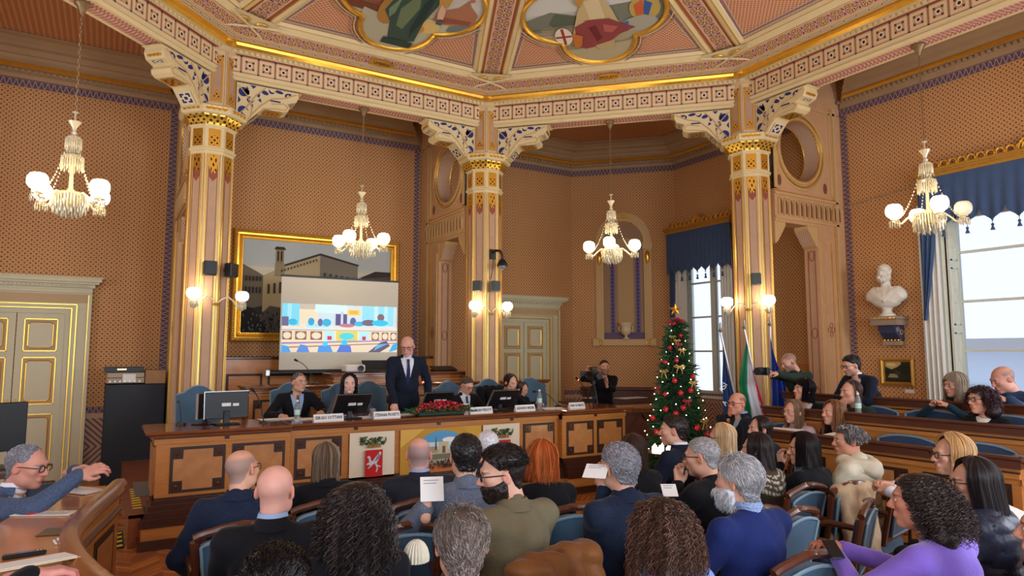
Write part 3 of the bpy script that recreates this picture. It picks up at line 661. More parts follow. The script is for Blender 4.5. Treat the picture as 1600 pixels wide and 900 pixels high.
# fretwork brackets between columns and beams
BP = [(0, .02), (0, .50), (.12, .53), (.17, .51), (.33, .34), (.36, .325), (.62, .325), (.68, .30), (.695, .25), (.66, .20), (.70, .185), (.78, .16), (.815, .09), (.80, .03), (.86, .02)]
def crescent(cx, cy, r, th, a0, a1, n=12):
    o = [(cx + r * cos(radians(a0 + (a1 - a0) * i / n)), cy + r * sin(radians(a0 + (a1 - a0) * i / n))) for i in range(n + 1)]
    i_ = [(cx + th * .35 + (r - th * (1 - abs(2 * i / n - 1) ** 2)) * cos(radians(a0 + (a1 - a0) * i / n)), cy + (r - th * (1 - abs(2 * i / n - 1) ** 2)) * sin(radians(a0 + (a1 - a0) * i / n))) for i in range(n, -1, -1)]
    return o + i_
BLU = [crescent(.085, .14, .065, .045, 20, 330), crescent(.085, .40, .065, .045, 60, 350), [(.02, .21), (.055, .26), (.02, .31)], [(.17, .03), (.25, .03), (.21, .075)], crescent(.175, .235, .045, .03, 0, 270), ell(.36, .10, .05, .028, rot=20), [(.24, .15), (.30, .13), (.29, .19)],
       [(.27, .22), (.31, .19), (.32, .25)], [(.18, .32), (.21, .28), (.215, .34)], ell(.55, .055, .055, .022, rot=8), [(.66, .05), (.72, .05), (.69, .09)], rect(.42, .185, .57, .205), crescent(.45, .06, .04, .025, 0, 200), [(.12, .05), (.15, .09), (.12, .12)], crescent(.66, .09, .035, .02, 90, 330)]
def bracket(deg, end, ext=0):
    """end=-1: at the low-u column of that side, +1: at the high-u column"""
    R = SF(deg); u0 = (S_ / 2 + (ext if end > 0 else 0)) * end; N = 4.985
    e = empty('fretwork_bracket', R @ np.array([u0, N, 5.45]), label=BL.get((deg, end)), cat='bracket', group='fretwork brackets under the beams')
    base = np.array([u0 - end * .262, N, 5.45]) - np.array([u0, N, 5.45])
    def mk(): return MB().rot(R, (0, 0, 0))
    d = -end; body = mk(); w = .14
    P = [(base[0] + d * u, -w, -v) for u, v in BP]; Q = [(p[0], w, p[2]) for p in P]; n = len(P)
    f = [tuple(range(n)) if d > 0 else tuple(range(n))[::-1], tuple(range(2 * n - 1, n - 1, -1)) if d > 0 else tuple(range(n, 2 * n))]
    f += [((i, i + n, (i + 1) % n + n, (i + 1) % n) if d > 0 else (i, (i + 1) % n, (i + 1) % n + n, i + n)) for i in range(n)]
    body.add(P + Q, f); body.build('bracket_body', m_cream, e, smooth=False)
    bl = mk()
    for sgn in (-1, 1):
        for pl in BLU: bl.poly([(base[0] + d * x, -y) for x, y in pl], (0, sgn * (w + .003), 0), (1, 0, 0), (0, 0, 1), .002)
    bl.build('blue_piercings', m_blue, e, smooth=False)
    st = mk()
    for sgn in (-1, 1):
        yy = sgn * (w + .004)
        for ln, r_ in (([(.0, .50), (.12, .36), (.24, .17), (.36, .04)], .009), ([(.02, .06), (.13, .18), (.2, .33), (.19, .46)], .008), ([(.16, .5), (.30, .30), (.45, .17), (.62, .13), (.78, .05)], .009), ([(.34, .33), (.5, .30), (.64, .30), (.67, .25), (.62, .21), (.45, .24)], .008)):
            st.tube([(base[0] + d * x, yy, -y) for x, y in ln], r_, 6)
    st.build('raised_straps', m_cream2, e)
    go = mk()      # gilded soffits with blue squares
    for (a, b), mi in ((((.19, .50), (.31, .38)), 0), (((.38, .331), (.60, .331)), 1), (((.72, .182), (.77, .165)), 0), (((.80, .13), (.815, .1)), 1)):
        A0 = np.array([base[0] + d * a[0], -.10, -a[1] - .006]); B0 = np.array([base[0] + d * b[0], -.10, -b[1] - .006])
        A1 = A0 + (0, .20, 0); B1 = B0 + (0, .20, 0); q = [A0, B0, B1, A1] if d < 0 else [A1, B1, B0, A0]
        go.add([tuple(x) for x in q], [(0, 1, 2, 3)], 0 if mi else 1, None, [(0, 0), (1, 0), (1, 1), (0, 1)])
    go.build('painted_soffits', [m_grille, m_bluesq], e, smooth=False)
    return e
def f_bsq():
    u, v = uv(); a = u - .5; b = v - .5; q = mx(xabs(a), xabs(b))
    c = mixc(xand(lt(xabs(q - .30), .07), gt(mn(xabs(a), xabs(b)), .07)), lin((232, 214, 176)), lin((34, 40, 100)))
    return mixc(lt(hyp(a, b), .13), c, lin((34, 40, 100)))
m_bluesq = mat('blue key square', rough=.6, fn=f_bsq)
BL = {(90, -1): 'cream and blue fretwork bracket right of the left column', (90, 1): 'cream and blue fretwork bracket left of the middle column', (45, -1): 'cream and blue fretwork bracket right of the middle column',
      (45, 1): 'cream and blue fretwork bracket left of the right column', (0, -1): 'cream and blue fretwork bracket right of the right column', (135, 1): 'cream and blue fretwork bracket left of the left column',
      (0, 1): 'fretwork bracket beyond the right edge of the benches', (135, -1): 'fretwork bracket over the far left gallery'}
for k in BL: bracket(*k, ext=.875 if k == (0, 1) else 0)

# ------------------------------------------------------------------ screen walls with round openings between column and wall
def FX(s): return -HT if s < 0 else 0.
def bx2(m, a, b, *r): m.box(min(a, b), max(a, b), *r)
def screen(name, R, seen):
    """local: x = across the thickness (seen face at x = -HT), y = away from the column along the wall, z up. y measured as room distance"""
    e = empty(name, (0, 0, 0), **STR); T = lambda: MB().rot(R)
    y0, y1, ya, yb = 5.20, 7.0, 5.20, 6.20; cy, cz, r = 5.83, 4.87, .47
    b = T()
    b.box(-HT, 0, yb, y1, 0, 3.73); b.box(-HT, 0, y0, y1, 3.73, 4.22); b.box(-HT, 0, y0, y1, 5.62, 6.2)
    n = 48; an = np.arange(n) * 2 * pi / n
    for s in (-1, 1):
        outer = []
        for a in an:
            c, si = cos(a), sin(a); k = min((.63 if c < 0 else y1 - cy) / max(abs(c), 1e-6), (.75 if si > 0 else .65) / max(abs(si), 1e-6)); outer.append((FX(s), cy + c * k, cz + si * k))
        inner = [(FX(s), cy + r * cos(a), cz + r * sin(a)) for a in an]
        b.add(outer + inner, [((i, (i + 1) % n, (i + 1) % n + n, i + n) if s > 0 else (i + n, (i + 1) % n + n, (i + 1) % n, i)) for i in range(n)])
    b.build('wall_plate', m_rose, e, smooth=False)
    tn = T(); tn.add([(FX(sx), cy + r * cos(a), cz + r * sin(a)) for sx in (-1, 1) for a in an], [(i, i + n, (i + 1) % n + n, (i + 1) % n) for i in range(n)], None, None, [(a * r, sx) for sx in (0, .5) for a in an])
    tn.build('lattice_reveal', m_lattice, e)
    g = T(); c = T()
    for s in (-1, 1):
        for rr, th, q in ((.50, .022, c), (.555, .014, g), (.60, .02, c), (.475, .012, g)):
            q.tube([(FX(s) + s * .004, cy + rr * cos(a), cz + rr * sin(a)) for a in an], th, 6, closed=True)
        for (a0, a1, z0, z1) in ((y0, y0 + .06, 4.24, 5.6), (6.55, 6.60, 4.24, 5.6), (6.66, 6.72, 0, 5.7), (y0, 6.74, 4.14, 4.17), (y0, 6.74, 3.78, 3.81), (y0, 6.74, 5.58, 5.62), (6.24, 6.27, 0, 3.55)):
            bx2(c, FX(s), FX(s) + s * .018, a0, a1, z0, z1)
        for (a0, a1, z0, z1) in ((6.61, 6.62, 0, 5.7), (6.28, 6.285, 0, 3.5), (6.5, 6.505, 0, 3.5), (y0, 6.74, 4.19, 4.2)): bx2(g, FX(s), FX(s) + s * .012, a0, a1, z0, z1)
        for k in range(13):      # little arcade
            yy = y0 + .06 + k * .118
            bx2(c, FX(s), FX(s) + s * .03, yy, yy + .028, 3.84, 4.04); c.tube([(FX(s) + s * .015, yy + .014 + .045 - .045 * cos(t) * 1.0 + 0, 4.04 + .05 * sin(t)) for t in np.linspace(0, pi, 7)], .012, 5)
    c.build('mouldings', m_cream2, e, smooth=False); g.build('gilt_lines', m_gold, e, smooth=False)
    h = T()
    for s in (-1, 1):
        for k in range(13):
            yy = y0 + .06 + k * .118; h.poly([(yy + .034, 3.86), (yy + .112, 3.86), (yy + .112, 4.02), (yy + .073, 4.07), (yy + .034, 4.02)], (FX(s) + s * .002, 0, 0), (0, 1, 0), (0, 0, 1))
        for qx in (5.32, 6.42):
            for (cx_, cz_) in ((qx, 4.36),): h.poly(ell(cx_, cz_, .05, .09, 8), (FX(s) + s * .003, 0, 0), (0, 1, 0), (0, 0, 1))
    h.build('arcade_fields', mat('brown painted ground', (122, 78, 56), rough=.7), e, smooth=False)  # flat brown fields in the arcade bays, and ovals by the round opening
    br = T(); lt_ = T()
    for yA, d in ((5.20, 1), (6.20, -1)):
        P = [(yA, 3.73), (yA + d * .24, 3.73), (yA + d * .24, 3.68), (yA + d * .06, 3.44), (yA, 3.40)]
        br.poly([(a, z) for a, z in (P if d > 0 else P[::-1])], (-.01, 0, 0), (0, 1, 0), (0, 0, 1), HT - .02)
        q = [(-HT + .02, yA + d * .235, 3.665), (-.02, yA + d * .235, 3.665), (-.02, yA + d * .07, 3.445), (-HT + .02, yA + d * .07, 3.445)]
        lt_.add([(x, y + d * .006, z - .004) for x, y, z in (q if d > 0 else q[::-1])], [(0, 1, 2, 3)], None, None, [(0, 0), (.4, 0), (.4, .3), (0, .3)])
    for k in range(3): lt_.add([(-HT + .04, 6.198, 0.9), (-.04, 6.198, 0.9), (-.04, 6.198, 3.38), (-HT + .04, 6.198, 3.38)], [(0, 1, 2, 3)], 1) if k == 0 else None
    br.build('corner_brackets', m_cream2, e, smooth=False); lt_.build('painted_reveals', [m_lattice, m_mauve], e, smooth=False)
    # ornament on the jamb
    o = T()
    for zz in (2.15,):
        for a in range(4): o.tube([(-HT - .004 + 0, 6.42 + .045 * cos(a * pi / 2) + .035 * cos(t), zz + .07 * sin(a * pi / 2) + .035 * sin(t)) for t in np.arange(10) * pi / 5], .005, 5, closed=True)
    for k in (-HT + .07, -.07): o.box(k - .004, k + .004, 6.19, 6.2, .9, 3.38)
    for zz in (3.3, 2.1, 1.2): o.tube([(-HT / 2 + .045 * cos(t), 6.194, zz + .08 * sin(t)) for t in np.arange(14) * pi / 7], .006, 5, closed=True)
    o.build('jamb_ornament', m_redline, e, smooth=False)
    return e
def f_lat():
    u, v = uv(); a = cell(u + v, .06); b = cell(u - v, .06)
    return mixc(mx(lt(xabs(a), .16), lt(xabs(b), .16)), lin((150, 104, 92)), lin((230, 200, 166)))
m_lattice = mat('painted lattice', rough=.65, fn=f_lat)
for k, (x_, R) in enumerate(((-xb, np.eye(3)), (xb, np.eye(3)), (None, np.array([[0, 1, 0], [-1, 0, 0], [0, 0, 1]])))):
    if x_ is not None:
        s = screen('wall_screen', np.eye(3), -1); s.location = (x_, 0, 0)
    else:
        # local y runs along room +x, local x across room y
        s = screen('wall_screen', np.array([[0, 1, 0], [1, 0, 0], [0, 0, 1]]), -1); s.location = (0, xb, 0)
# ------------------------------------------------------------------ doors
def door(name, xm, wleaf, ztop, sides=(-1, 1)):
    e = empty(name, (xm, BW, 0), **STR)
    c, g, p, s = MB(), MB(), MB(), MB()
    w = wleaf; D = -.06
    for sx in (-1, 1):
        leaf, lp, lg = MB(), MB(), MB()
        x0, x1 = (0.006, w) if sx > 0 else (-w, -.006)
        leaf.box(x0, x1, -.045, 0, .02, ztop)
        for (za, zb) in ((.12, .95), (1.08, ztop - .62), (ztop - .54, ztop - .08)):
            xa, xb_ = x0 + .085, x1 - .085
            lp.box(xa, xb_, -.052, -.04, za, zb)
            for (a, b, cc, d) in ((xa, xb_, za, za + .012), (xa, xb_, zb - .012, zb), (xa, xa + .012, za, zb), (xb_ - .012, xb_, za, zb)): lg.box(a, b, -.058, -.045, cc, d)
            k = .05; q = [(xa + k, za + k + .03), (xa + k + .03, za + k), (xb_ - k - .03, za + k), (xb_ - k, za + k + .03), (xb_ - k, zb - k - .03), (xb_ - k - .03, zb - k), (xa + k + .03, zb - k), (xa + k, zb - k - .03)]
            leaf.poly([(a, b) for a, b in q], (0, -.062, 0), (1, 0, 0), (0, 0, 1), .01)
            lg.tube([(a, -.062, b) for a, b in q], .008, 5, closed=True)
        o = leaf.build('door_leaf', m_dwhite, e, smooth=False); lp.build('tan_field', m_dtan, o, smooth=False); lg.build('gilt_beading', m_gold, o, smooth=False)
        if sx < 0:
            h = MB(); h.box(-.06, -.035, -.06, -.045, 1.0, 1.16); h.tube([(-.048, -.06, 1.08), (-.048, -.10, 1.08), (-.16, -.10, 1.075)], .009, 6); h.build('door_handle', m_golddull, o)
        elif True:
            h = MB(); h.box(.03, .055, -.06, -.045, 1.0, 1.16); h.build('keyhole_plate', m_golddull, o)
    f = MB()
    for s_ in (-1, 1):
        for (a, b, d) in ((w, w + .07, .07), (w + .07, w + .13, .10), (w + .13, w + .27, .085), (w + .27, w + .31, .12)):
            f.box(*sorted((s_ * a, s_ * b)), -d, .02, 0, ztop + (a - w) + .0)
    for (a, b, d) in ((0, .07, .07), (.07, .13, .10), (.13, .30, .085), (.30, .34, .12)): f.box(-w - .31, w + .31, -d, .02, ztop + a, ztop + b)
    f.build('door_frame', m_dwhite, e, smooth=False)
    f2 = MB(); f2.box(-w - .25, w + .25, -.09, -.08, ztop + .155, ztop + .28); f2.build('frieze_panel', m_dtan, e, smooth=False)
    f = MB()
    for (o_, d, za, zb) in ((.31, .13, .34, .37), (.34, .16, .37, .42), (.39, .21, .42, .45), (.42, .25, .45, .50), (.44, .27, .50, .52)): f.box(-w - o_, w + o_, -d, .02, ztop + za, ztop + zb)
    for k in range(int(2 * (w + .33) / .05)): f.box(-w - .33 + k * .05, -w - .33 + k * .05 + .028, -.185, -.15, ztop + .375, ztop + .41)
    f.build('door_cornice', m_dwhite, e, smooth=False)
    gg = MB()
    for s_ in (-1, 1):
        for a in (.07, .13, .27): gg.box(*sorted((s_ * (w + a - .008), s_ * (w + a + .006))), -.108, -.07, 0, ztop + a)
    for a in (.075, .13): gg.box(-w - a, w + a, -.108, -.07, ztop + a - .006, ztop + a + .006)
    gg.build('frame_gilding', m_gold, e, smooth=False)
m_dwhite = mat('greenish cream door paint', (206, 196, 160), rough=.5, var=.04)
m_dtan = mat('tan door field', (190, 158, 112), rough=.55, var=.05)
door('door_1', -4.23, .57, 2.36); door('door_2', 4.09, .54, 2.42)

# ------------------------------------------------------------------ windows in the right wall
def window(name, ya, yb, z0, z1, bars):
    e = empty(name, (RW, 0, 0), **STR); f = MB(); X0 = .18
    f.box(X0, X0 + .07, ya, ya + .07, z0, z1); f.box(X0, X0 + .07, yb - .07, yb, z0, z1); f.box(X0, X0 + .07, ya, yb, z0, z0 + .08); f.box(X0, X0 + .07, ya, yb, z1 - .07, z1)
    ym = (ya + yb) / 2; f.box(X0 - .02, X0 + .07, ym - .06, ym + .06, z0, z1)
    for z in bars: f.box(X0 + .01, X0 + .05, ya, yb, z - .018, z + .018)
    f.box(-.10, X0, ya - .05, yb + .05, z0 - .05, z0)
    f.build('window_frame', m_frame, e, smooth=False)
    p = MB(); p.box(X0 + .03, X0 + .036, ya + .05, yb - .05, z0 + .05, z1 - .05); p.build('window_pane', mat('window glass', (255, 255, 255), rough=.0, trans=1, ior=1.02, spec=.2), e, smooth=False)
    s = MB()         # folded panelled shutters in the reveals
    for y, d in ((yb, -1), (ya, 1)):
        s.box(-.03, X0, *sorted((y, y + d * .05)), z0, z1)
        for (za, zb) in ((z0 + .15, z0 + 1.1), (z0 + 1.2, z0 + 2.0), (z0 + 2.1, z1 - .1)):
            for t in ((-.0, X0 - .03, za, za + .02), (-.0, X0 - .03, zb - .02, zb), (0, .02, za, zb), (X0 - .05, X0 - .03, za, zb)): s.box(t[0], t[1], *sorted((y + d * .05, y + d * .065)), t[2], t[3])
            s.tube([(X0 / 2 - .01 + .035 * cos(a), y + d * .055, (za + zb) / 2 + .10 * sin(a)) for a in np.arange(16) * pi / 8], .008, 5, closed=True)
    # outer casing round the opening
    for (a, b) in ((ya - .16, ya - .03), (yb + .03, yb + .16)): s.box(-.05, 0, a, b, .0, z1 + .15)
    for y, d in ((ya - .03, 1), (yb + .03, -1)): s.box(-.03, .0, *sorted((y, y + d * .05)), 0, z1)
    s.build('window_shutters', m_frame, e, smooth=False)
    return e
for i, (a, b, c, d) in enumerate(WIN): window('window_%d' % (i + 1), a, b, c, d, (1.83, 2.51, 3.20))
# pale house across the street
hb = empty('house_across_the_street', (13, 1, -4), label='pale grey house front seen through the right windows', cat='building')
h_ = MB(); h_.box(0, 4, -6, 3.2, 0, 5.9); h_.build('house_wall', mat('pale render', (206, 212, 222), rough=.9), hb, smooth=False)
h_ = MB(); h_.poly([(-6.4, 5.9), (3.6, 5.9), (3.6, 6.1), (-6.4, 6.1)], (-.4, 0, 0), (0, 1, 0), (0, 0, 1), -4.8); h_.build('roof', mat('pale roof', (186, 180, 178), rough=.9), hb, smooth=False)
for k in range(5):
    w_ = MB(); w_.box(-.04, .05, -5.2 + k * 1.7, -4.4 + k * 1.7, 3.6, 5.1); w_.build('window_shutter', mat('grey shutter', (160, 172, 184), rough=.8), hb, smooth=False)

def fold_curtain(name, y0, y1, z0, z1, x, mtl, label, folds=7, amp=.035, taper=None, group=None):
    """hanging cloth in a plane x = const with real folds and thickness"""
    ny, nz = folds * 8 + 1, 14; P = np.zeros((ny, nz, 3))
    for j in range(nz):
        t = j / (nz - 1); z = z1 + (z0 - z1) * t; a, b = (y0, y1) if not taper else taper(t, y0, y1)
        for i in range(ny):
            s = i / (ny - 1); P[i, j] = (x + amp * sin(s * folds * 2 * pi + .5 * sin(3 * t)) * (.6 + .4 * t), a + (b - a) * s, z)
    m = MB(); m.grid(P); m.grid((P + (.012, 0, 0))[::-1])
    return m.build(name, mtl, label=label, cat='curtain', group=group)
fold_curtain('sheer_curtain', .62, .35, 1.0, 3.9, 6.74, m_sheer, 'off-white curtain hanging left of the right-hand window', 4, .03)
fold_curtain('sheer_curtain', 5.47, 5.14, 1.0, 3.9, 6.74, m_sheer, 'off-white curtain behind the Christmas tree at the left edge of its window', 4, .03)
fold_curtain('sheer_curtain', 4.28, 4.0, 1.0, 3.9, 6.76, m_sheer, 'off-white curtain at the right edge of the window behind the column', 4, .03)
fold_curtain('navy_curtain', 5.56, 5.40, 2.5, 4.2, 6.70, m_curt, 'navy side curtain left of the window behind the Christmas tree', 3, .03, lambda t, a, b: (a, b + (a - b) * .5 * max(0, t - .4)))
fold_curtain('navy_curtain', .56, .30, 2.25, 4.2, 6.68, m_curt, 'navy side curtain left of the right-hand window, gathered to a tassel', 3, .03, lambda t, a, b: (a, b + (a - b) * (.9 * t ** 1.5)))
def pelmet(y0, y1, z, label, vlabel, zv, nsc):
    e = empty('pelmet', (RW, (y0 + y1) / 2, z), label=label, cat='pelmet', group='carved gilt pelmets over the windows'); L = y1 - y0
    b = MB(); b.box(-.26, 0, -L / 2, L / 2, -.03, 0); b.box(-.24, 0, -L / 2 + .02, L / 2 - .02, -.08, -.03); b.box(-.28, 0, -L / 2 - .02, L / 2 + .02, 0, .035)
    b.build('moulded_board', m_golddull, e, smooth=False)
    g = MB(); n = int(L / .115)
    for k in range(n):
        y = -L / 2 + .08 + k * .115
        g.tube([(-.20, y + .046 * cos(t), .085 + .046 * sin(t)) for t in np.linspace(-.6, 4.4, 10)], .013, 5)
        g.sphere((-.20, y + .056, .055), .018, 6, 4)
    for s in (0,):
        for r_ in (.11, .07): g.tube([(-.20, r_ * cos(t), .06 + r_ * 1.2 * sin(t)) for t in np.linspace(0, pi, 10)], .014, 5)
        g.sphere((-.20, 0, .21), .03, 8, 6); g.tube([(-.20, -.16, .05), (-.20, -.10, .12), (-.20, 0, .16), (-.20, .10, .12), (-.20, .16, .05)], .014, 6)
    g.build('carved_crest', m_gold, e)
    # valance with lobed lower edge, cord and tassels
    ve = empty('valance', (RW - .22, (y0 + y1) / 2, z - .08), label=vlabel, cat='valance', group='navy valances over the windows')
    m = MB(); ny = nsc * 16 + 1; top, P = [], np.zeros((ny, 10, 3)); edge = []
    for i in range(ny):
        s = i / (ny - 1); q = (s * nsc) % 1; y = -L / 2 + .02 + s * (L - .04)
        low = zv + (.13 * (1 - abs(2 * q - 1)) ** .8 + .05 * max(0, 1 - abs(q - .5) * 8))
        if s in (0, 1): low = zv
        xo = .012 * sin(s * nsc * 2 * pi * 2)
        for j in range(10): P[i, j] = (xo * j / 9, y, low * j / 9)
        edge.append((xo, y, low))
    m.grid(P); m.grid((P + (.012, 0, 0))[::-1]); m.build('cloth', m_curt, ve)
    c = MB(); c.tube(edge, .008, 4)
    ed = edge[::3]; 
    for a in ed: c.sphere(a, .013, 5, 4)
    c.build('beaded_cord', m_curt, ve)
    for k in range(1, nsc):
        t = MB(); y = -L / 2 + .02 + k / nsc * (L - .04); t.tube([(0, y, zv), (0, y, zv - .05)], .004, 4); t.sphere((0, y, zv - .06), .02, 8, 5); t.lathe([(.008, zv - .07), (.03, zv - .13), (.001, zv - .13)], (0, y, 0), 8); t.build('tassel', m_curt, ve)
pelmet(3.9, 5.60, 4.30, 'carved gilt pelmet over the window behind the Christmas tree', 'navy tasselled valance over the window behind the Christmas tree', -.86, 8)
pelmet(-2.2, .55, 4.32, 'carved gilt pelmet over the window at the right edge', 'navy tasselled valance over the window at the right edge', -.72, 9)

# ------------------------------------------------------------------ painted niche with an urn on the corner wall
ne = empty('wall_niche', R45 @ np.array([-.13, NC, 0]), radians(0), label='painted arched niche with moulded surround in the corner wall', cat='niche')
T45 = lambda: MB().rot(R45)
s1 = T45(); Wn = .58
for (a, b, d) in ((.42, .47, .05), (.47, .53, .07), (.53, .58, .05)):
    for s in (-1, 1): s1.box(*sorted((s * a, s * b)), -d, .0, 2.06, 3.95)
    n = 28; an = np.linspace(0, pi, n)
    fr = [(r * cos(t), -d, 4.10 + r * 1.12 * sin(t)) for r in (a, b) for t in an] + [(r * cos(t), 0, 4.10 + r * 1.12 * sin(t)) for r in (a, b) for t in an]
    f = []
    for i in range(n - 1): f += [(i, i + 1, n + i + 1, n + i), (2 * n + i, i + 0, i + 1, 2 * n + i + 1), (n + i, 3 * n + i, 3 * n + i + 1, n + i + 1)]
    s1.add(fr, f)
s1.box(-.62, .62, -.08, 0, 1.95, 2.08); s1.box(-.66, -.52, -.10, 0, 1.93, 2.10, bev=.02); s1.box(.52, .66, -.10, 0, 1.93, 2.10, bev=.02)
for s in (-1, 1): s1.box(*sorted((s * .40, s * .60)), -.09, 0, 3.95, 4.10)
s1.build('moulded_surround', m_cream2, ne, smooth=False)
s2 = T45(); pts = [(-.42, 2.08), (.42, 2.08)] + [(.42 * cos(t), 4.10 + .45 * sin(t)) for t in np.linspace(0, pi, 16)]
s2.poly(pts, (0, -.012, 0), (1, 0, 0), (0, 0, 1), .012, col=lin((158, 124, 92))); s2.poly(rect(-.12, 2.2, .20, 4.2), (0, -.014, 0), (1, 0, 0), (0, 0, 1), col=lin((184, 148, 100)))
for c in (-.235, .29):
    s2.poly(rect(c - .05, 2.12, c + .05, 4.15), (0, -.016, 0), (1, 0, 0), (0, 0, 1), col=lin((112, 96, 128)))
    for k in range(26): s2.poly([(c, 2.14 + k * .078), (c + .03, 2.18 + k * .078), (c, 2.22 + k * .078), (c - .03, 2.18 + k * .078)], (0, -.018, 0), (1, 0, 0), (0, 0, 1), col=lin((70, 62, 104)))
s2.poly(rect(-.42, 2.08, .42, 2.22), (0, -.019, 0), (1, 0, 0), (0, 0, 1), col=lin((104, 84, 110)))
s2.build('painted_field', m_col, ne, smooth=False)
s3 = T45(); s3.tube([(.03 + .045 * cos(t), -.08, 4.70 + .055 * sin(t)) for t in np.arange(12) * pi / 6], .014, 6, closed=True)
for s in (-1, 1): s3.tube([(.03 + s * (.05 + .05 * (1 - cos(t))), -.08, 4.62 + .04 * sin(t)) for t in np.linspace(0, 5, 10)], .012, 6)
for s in (-1, 1):
    s3.lathe([(.0, 3.62), (.012, 3.64), (.03, 3.70), (.055, 3.80), (.04, 3.9), (.01, 3.93), (0, 3.93)], (s * .5, -.06, 0), 10); s3.tube([(s * .5 + .05 * cos(t), -.085, 2.015 + .05 * sin(t)) for t in np.arange(12) * pi / 6], .01, 5, closed=True)
    s3.tube([(s * .5 + .025 * cos(t), -.105, 2.0 + .03 * sin(t)) for t in np.linspace(0, pi, 7)], .008, 5)
s3.build('gilt_ornaments', m_gold, ne)
ue = T45(); ue.lathe([(.0, 2.08), (.07, 2.08), (.07, 2.10), (.025, 2.13), (.03, 2.15), (.09, 2.19), (.115, 2.26), (.105, 2.30), (.11, 2.34), (.14, 2.40), (.145, 2.42), (.12, 2.42), (.09, 2.36), (0, 2.3)], (.04, -.13, 0), 20)
uo = ue.build('urn', mat('cream stone urn', (214, 192, 148), rough=.5), None, label='cream stone urn with scroll handles standing in the corner niche', cat='urn'); uo.location = R45 @ np.array([-.13, NC, 0])
uh = T45()
for s in (-1, 1): uh.tube([(.04 + s * (.11 + .035 * sin(t)), -.13, 2.24 + .07 * (1 - cos(t)) / 1.3) for t in np.linspace(0, 3.6, 9)], .011, 6)
uh.build('handles', MATS['cream stone urn'], uo)
tag(ne, kind=None)

# picture rail wire on the right wall
MB().tube([(RW - .02, .62, 4.24), (RW - .02, 1.80, 4.10)], .012, 5).build('picture_rail', m_cornice, label='thin brown rail across the right wall above the bust', cat='rail')

# ------------------------------------------------------------------ framed pictures
def picframe(name, o, ax, nrm, w, h, prof, mtl, label, items, cat='picture'):
    """o lower left corner of the outer frame"""
    o = np.array(o, float); ax = np.array(ax, float); nrm = np.array(nrm, float); e = empty(name, o, label=label, cat=cat); Z = np.array([0, 0, 1.])
    m = MB()
    for (i0, d0), (i1, d1) in zip(prof[:-1], prof[1:]):
        c0 = [(i0, i0), (w - i0, i0), (w - i0, h - i0), (i0, h - i0)]; c1 = [(i1, i1), (w - i1, i1), (w - i1, h - i1), (i1, h - i1)]
        for k in range(4):
            q = [c0[k], c0[(k + 1) % 4], c1[(k + 1) % 4], c1[k]]; dd = [d0, d0, d1, d1]
            m.add([tuple(ax * x + Z * y + nrm * d) for (x, y), d in zip(q, dd)], [(0, 1, 2, 3)])
    k = prof[-1][0]; m.build('frame', mtl, e, smooth=False)
    c = MB(); pts = [(k - .01, k - .01), (w - k + .01, k - .01), (w - k + .01, h - k + .01), (k - .01, h - k + .01)]
    ayn = Z if np.dot(np.cross(ax, Z), nrm) > 0 else Z
    fx = 1 if np.dot(np.cross(ax, Z), nrm) > 0 else -1
    layered(c, tuple(nrm * .008), ax, Z, [((120, 120, 110), pts)] + items, .0008 * fx)
    c.build('canvas', m_col, e, smooth=False)
    return e, o
def bead(e, w, h, ax, nrm, d, inset, step, r, mtl, name='carved_edge'):
    m = MB(); ax = np.array(ax, float); nrm = np.array(nrm, float); per = []
    for (x0, y0, x1, y1) in ((inset, inset, w - inset, inset), (w - inset, inset, w - inset, h - inset), (w - inset, h - inset, inset, h - inset), (inset, h - inset, inset, inset)):
        L = math.hypot(x1 - x0, y1 - y0); n = int(L / step)
        for i in range(n): t = i / n; m.sphere(tuple(ax * (x0 + (x1 - x0) * t) + np.array([0, 0, 1.]) * (y0 + (y1 - y0) * t) + nrm * d), r, 5, 4)
    m.build(name, mtl, e)
PW, PH = 2.84, 1.85; rr_ = random.Random(3)
sk, st1, st2, st3 = (150, 158, 152), (110, 102, 84), (142, 128, 100), (74, 66, 54)
it = [((196, 198, 186), rect(.15, .15, 2.7, 1.72)), ((214, 208, 184), rect(.15, .75, 2.7, 1.25)), ((188, 196, 194), rect(.15, 1.3, 2.7, 1.72)), ((52, 46, 42), rect(.15, .15, 2.7, .72)),
      ((116, 106, 86), [(.15, .5), (.48, .6), (.48, 1.10), (.40, 1.15), (.15, 1.28)]), ((168, 150, 116), [(.48, .55), (.66, .62), (.66, 1.02), (.48, 1.05)]), ((186, 168, 128), [(.48, .5), (1.41, .4), (1.41, 1.50), (.74, 1.24), (.48, 1.10)]), ((132, 124, 108), [(1.41, .4), (2.08, .5), (2.08, 1.36), (1.41, 1.50)]),
      ((70, 62, 52), [(.74, 1.24), (1.41, 1.50), (1.41, 1.54), (.72, 1.27)]), ((66, 60, 52), [(1.41, 1.50), (2.08, 1.35), (2.11, 1.38), (1.41, 1.54)]), ((150, 134, 102), rect(.66, 1.1, .82, 1.32)), ((140, 124, 92), rect(.67, 1.32, .80, 1.55)), ((40, 34, 30), rect(.695, 1.36, .72, 1.52)), ((40, 34, 30), rect(.75, 1.36, .775, 1.52)), ((60, 50, 40), [(.64, 1.55), (.84, 1.55), (.80, 1.60), (.67, 1.60)]),
      ((92, 76, 60), [(2.15, 1.0), (2.7, .98), (2.7, 1.2), (2.15, 1.16)]), ((60, 50, 44), [(2.1, 1.14), (2.4, 1.28), (2.7, 1.28), (2.7, 1.20)]), ((90, 84, 76), [(.15, .15), (1.3, .15), (.95, .55), (.6, .6)]), ((38, 34, 32), [(.15, .15), (.6, .15), (.35, .55), (.15, .6)])]
for k in range(9): it.append(((70, 64, 56), rect(.55 + k * .092, .80 + k * .008, .59 + k * .092, .96 + k * .022)))
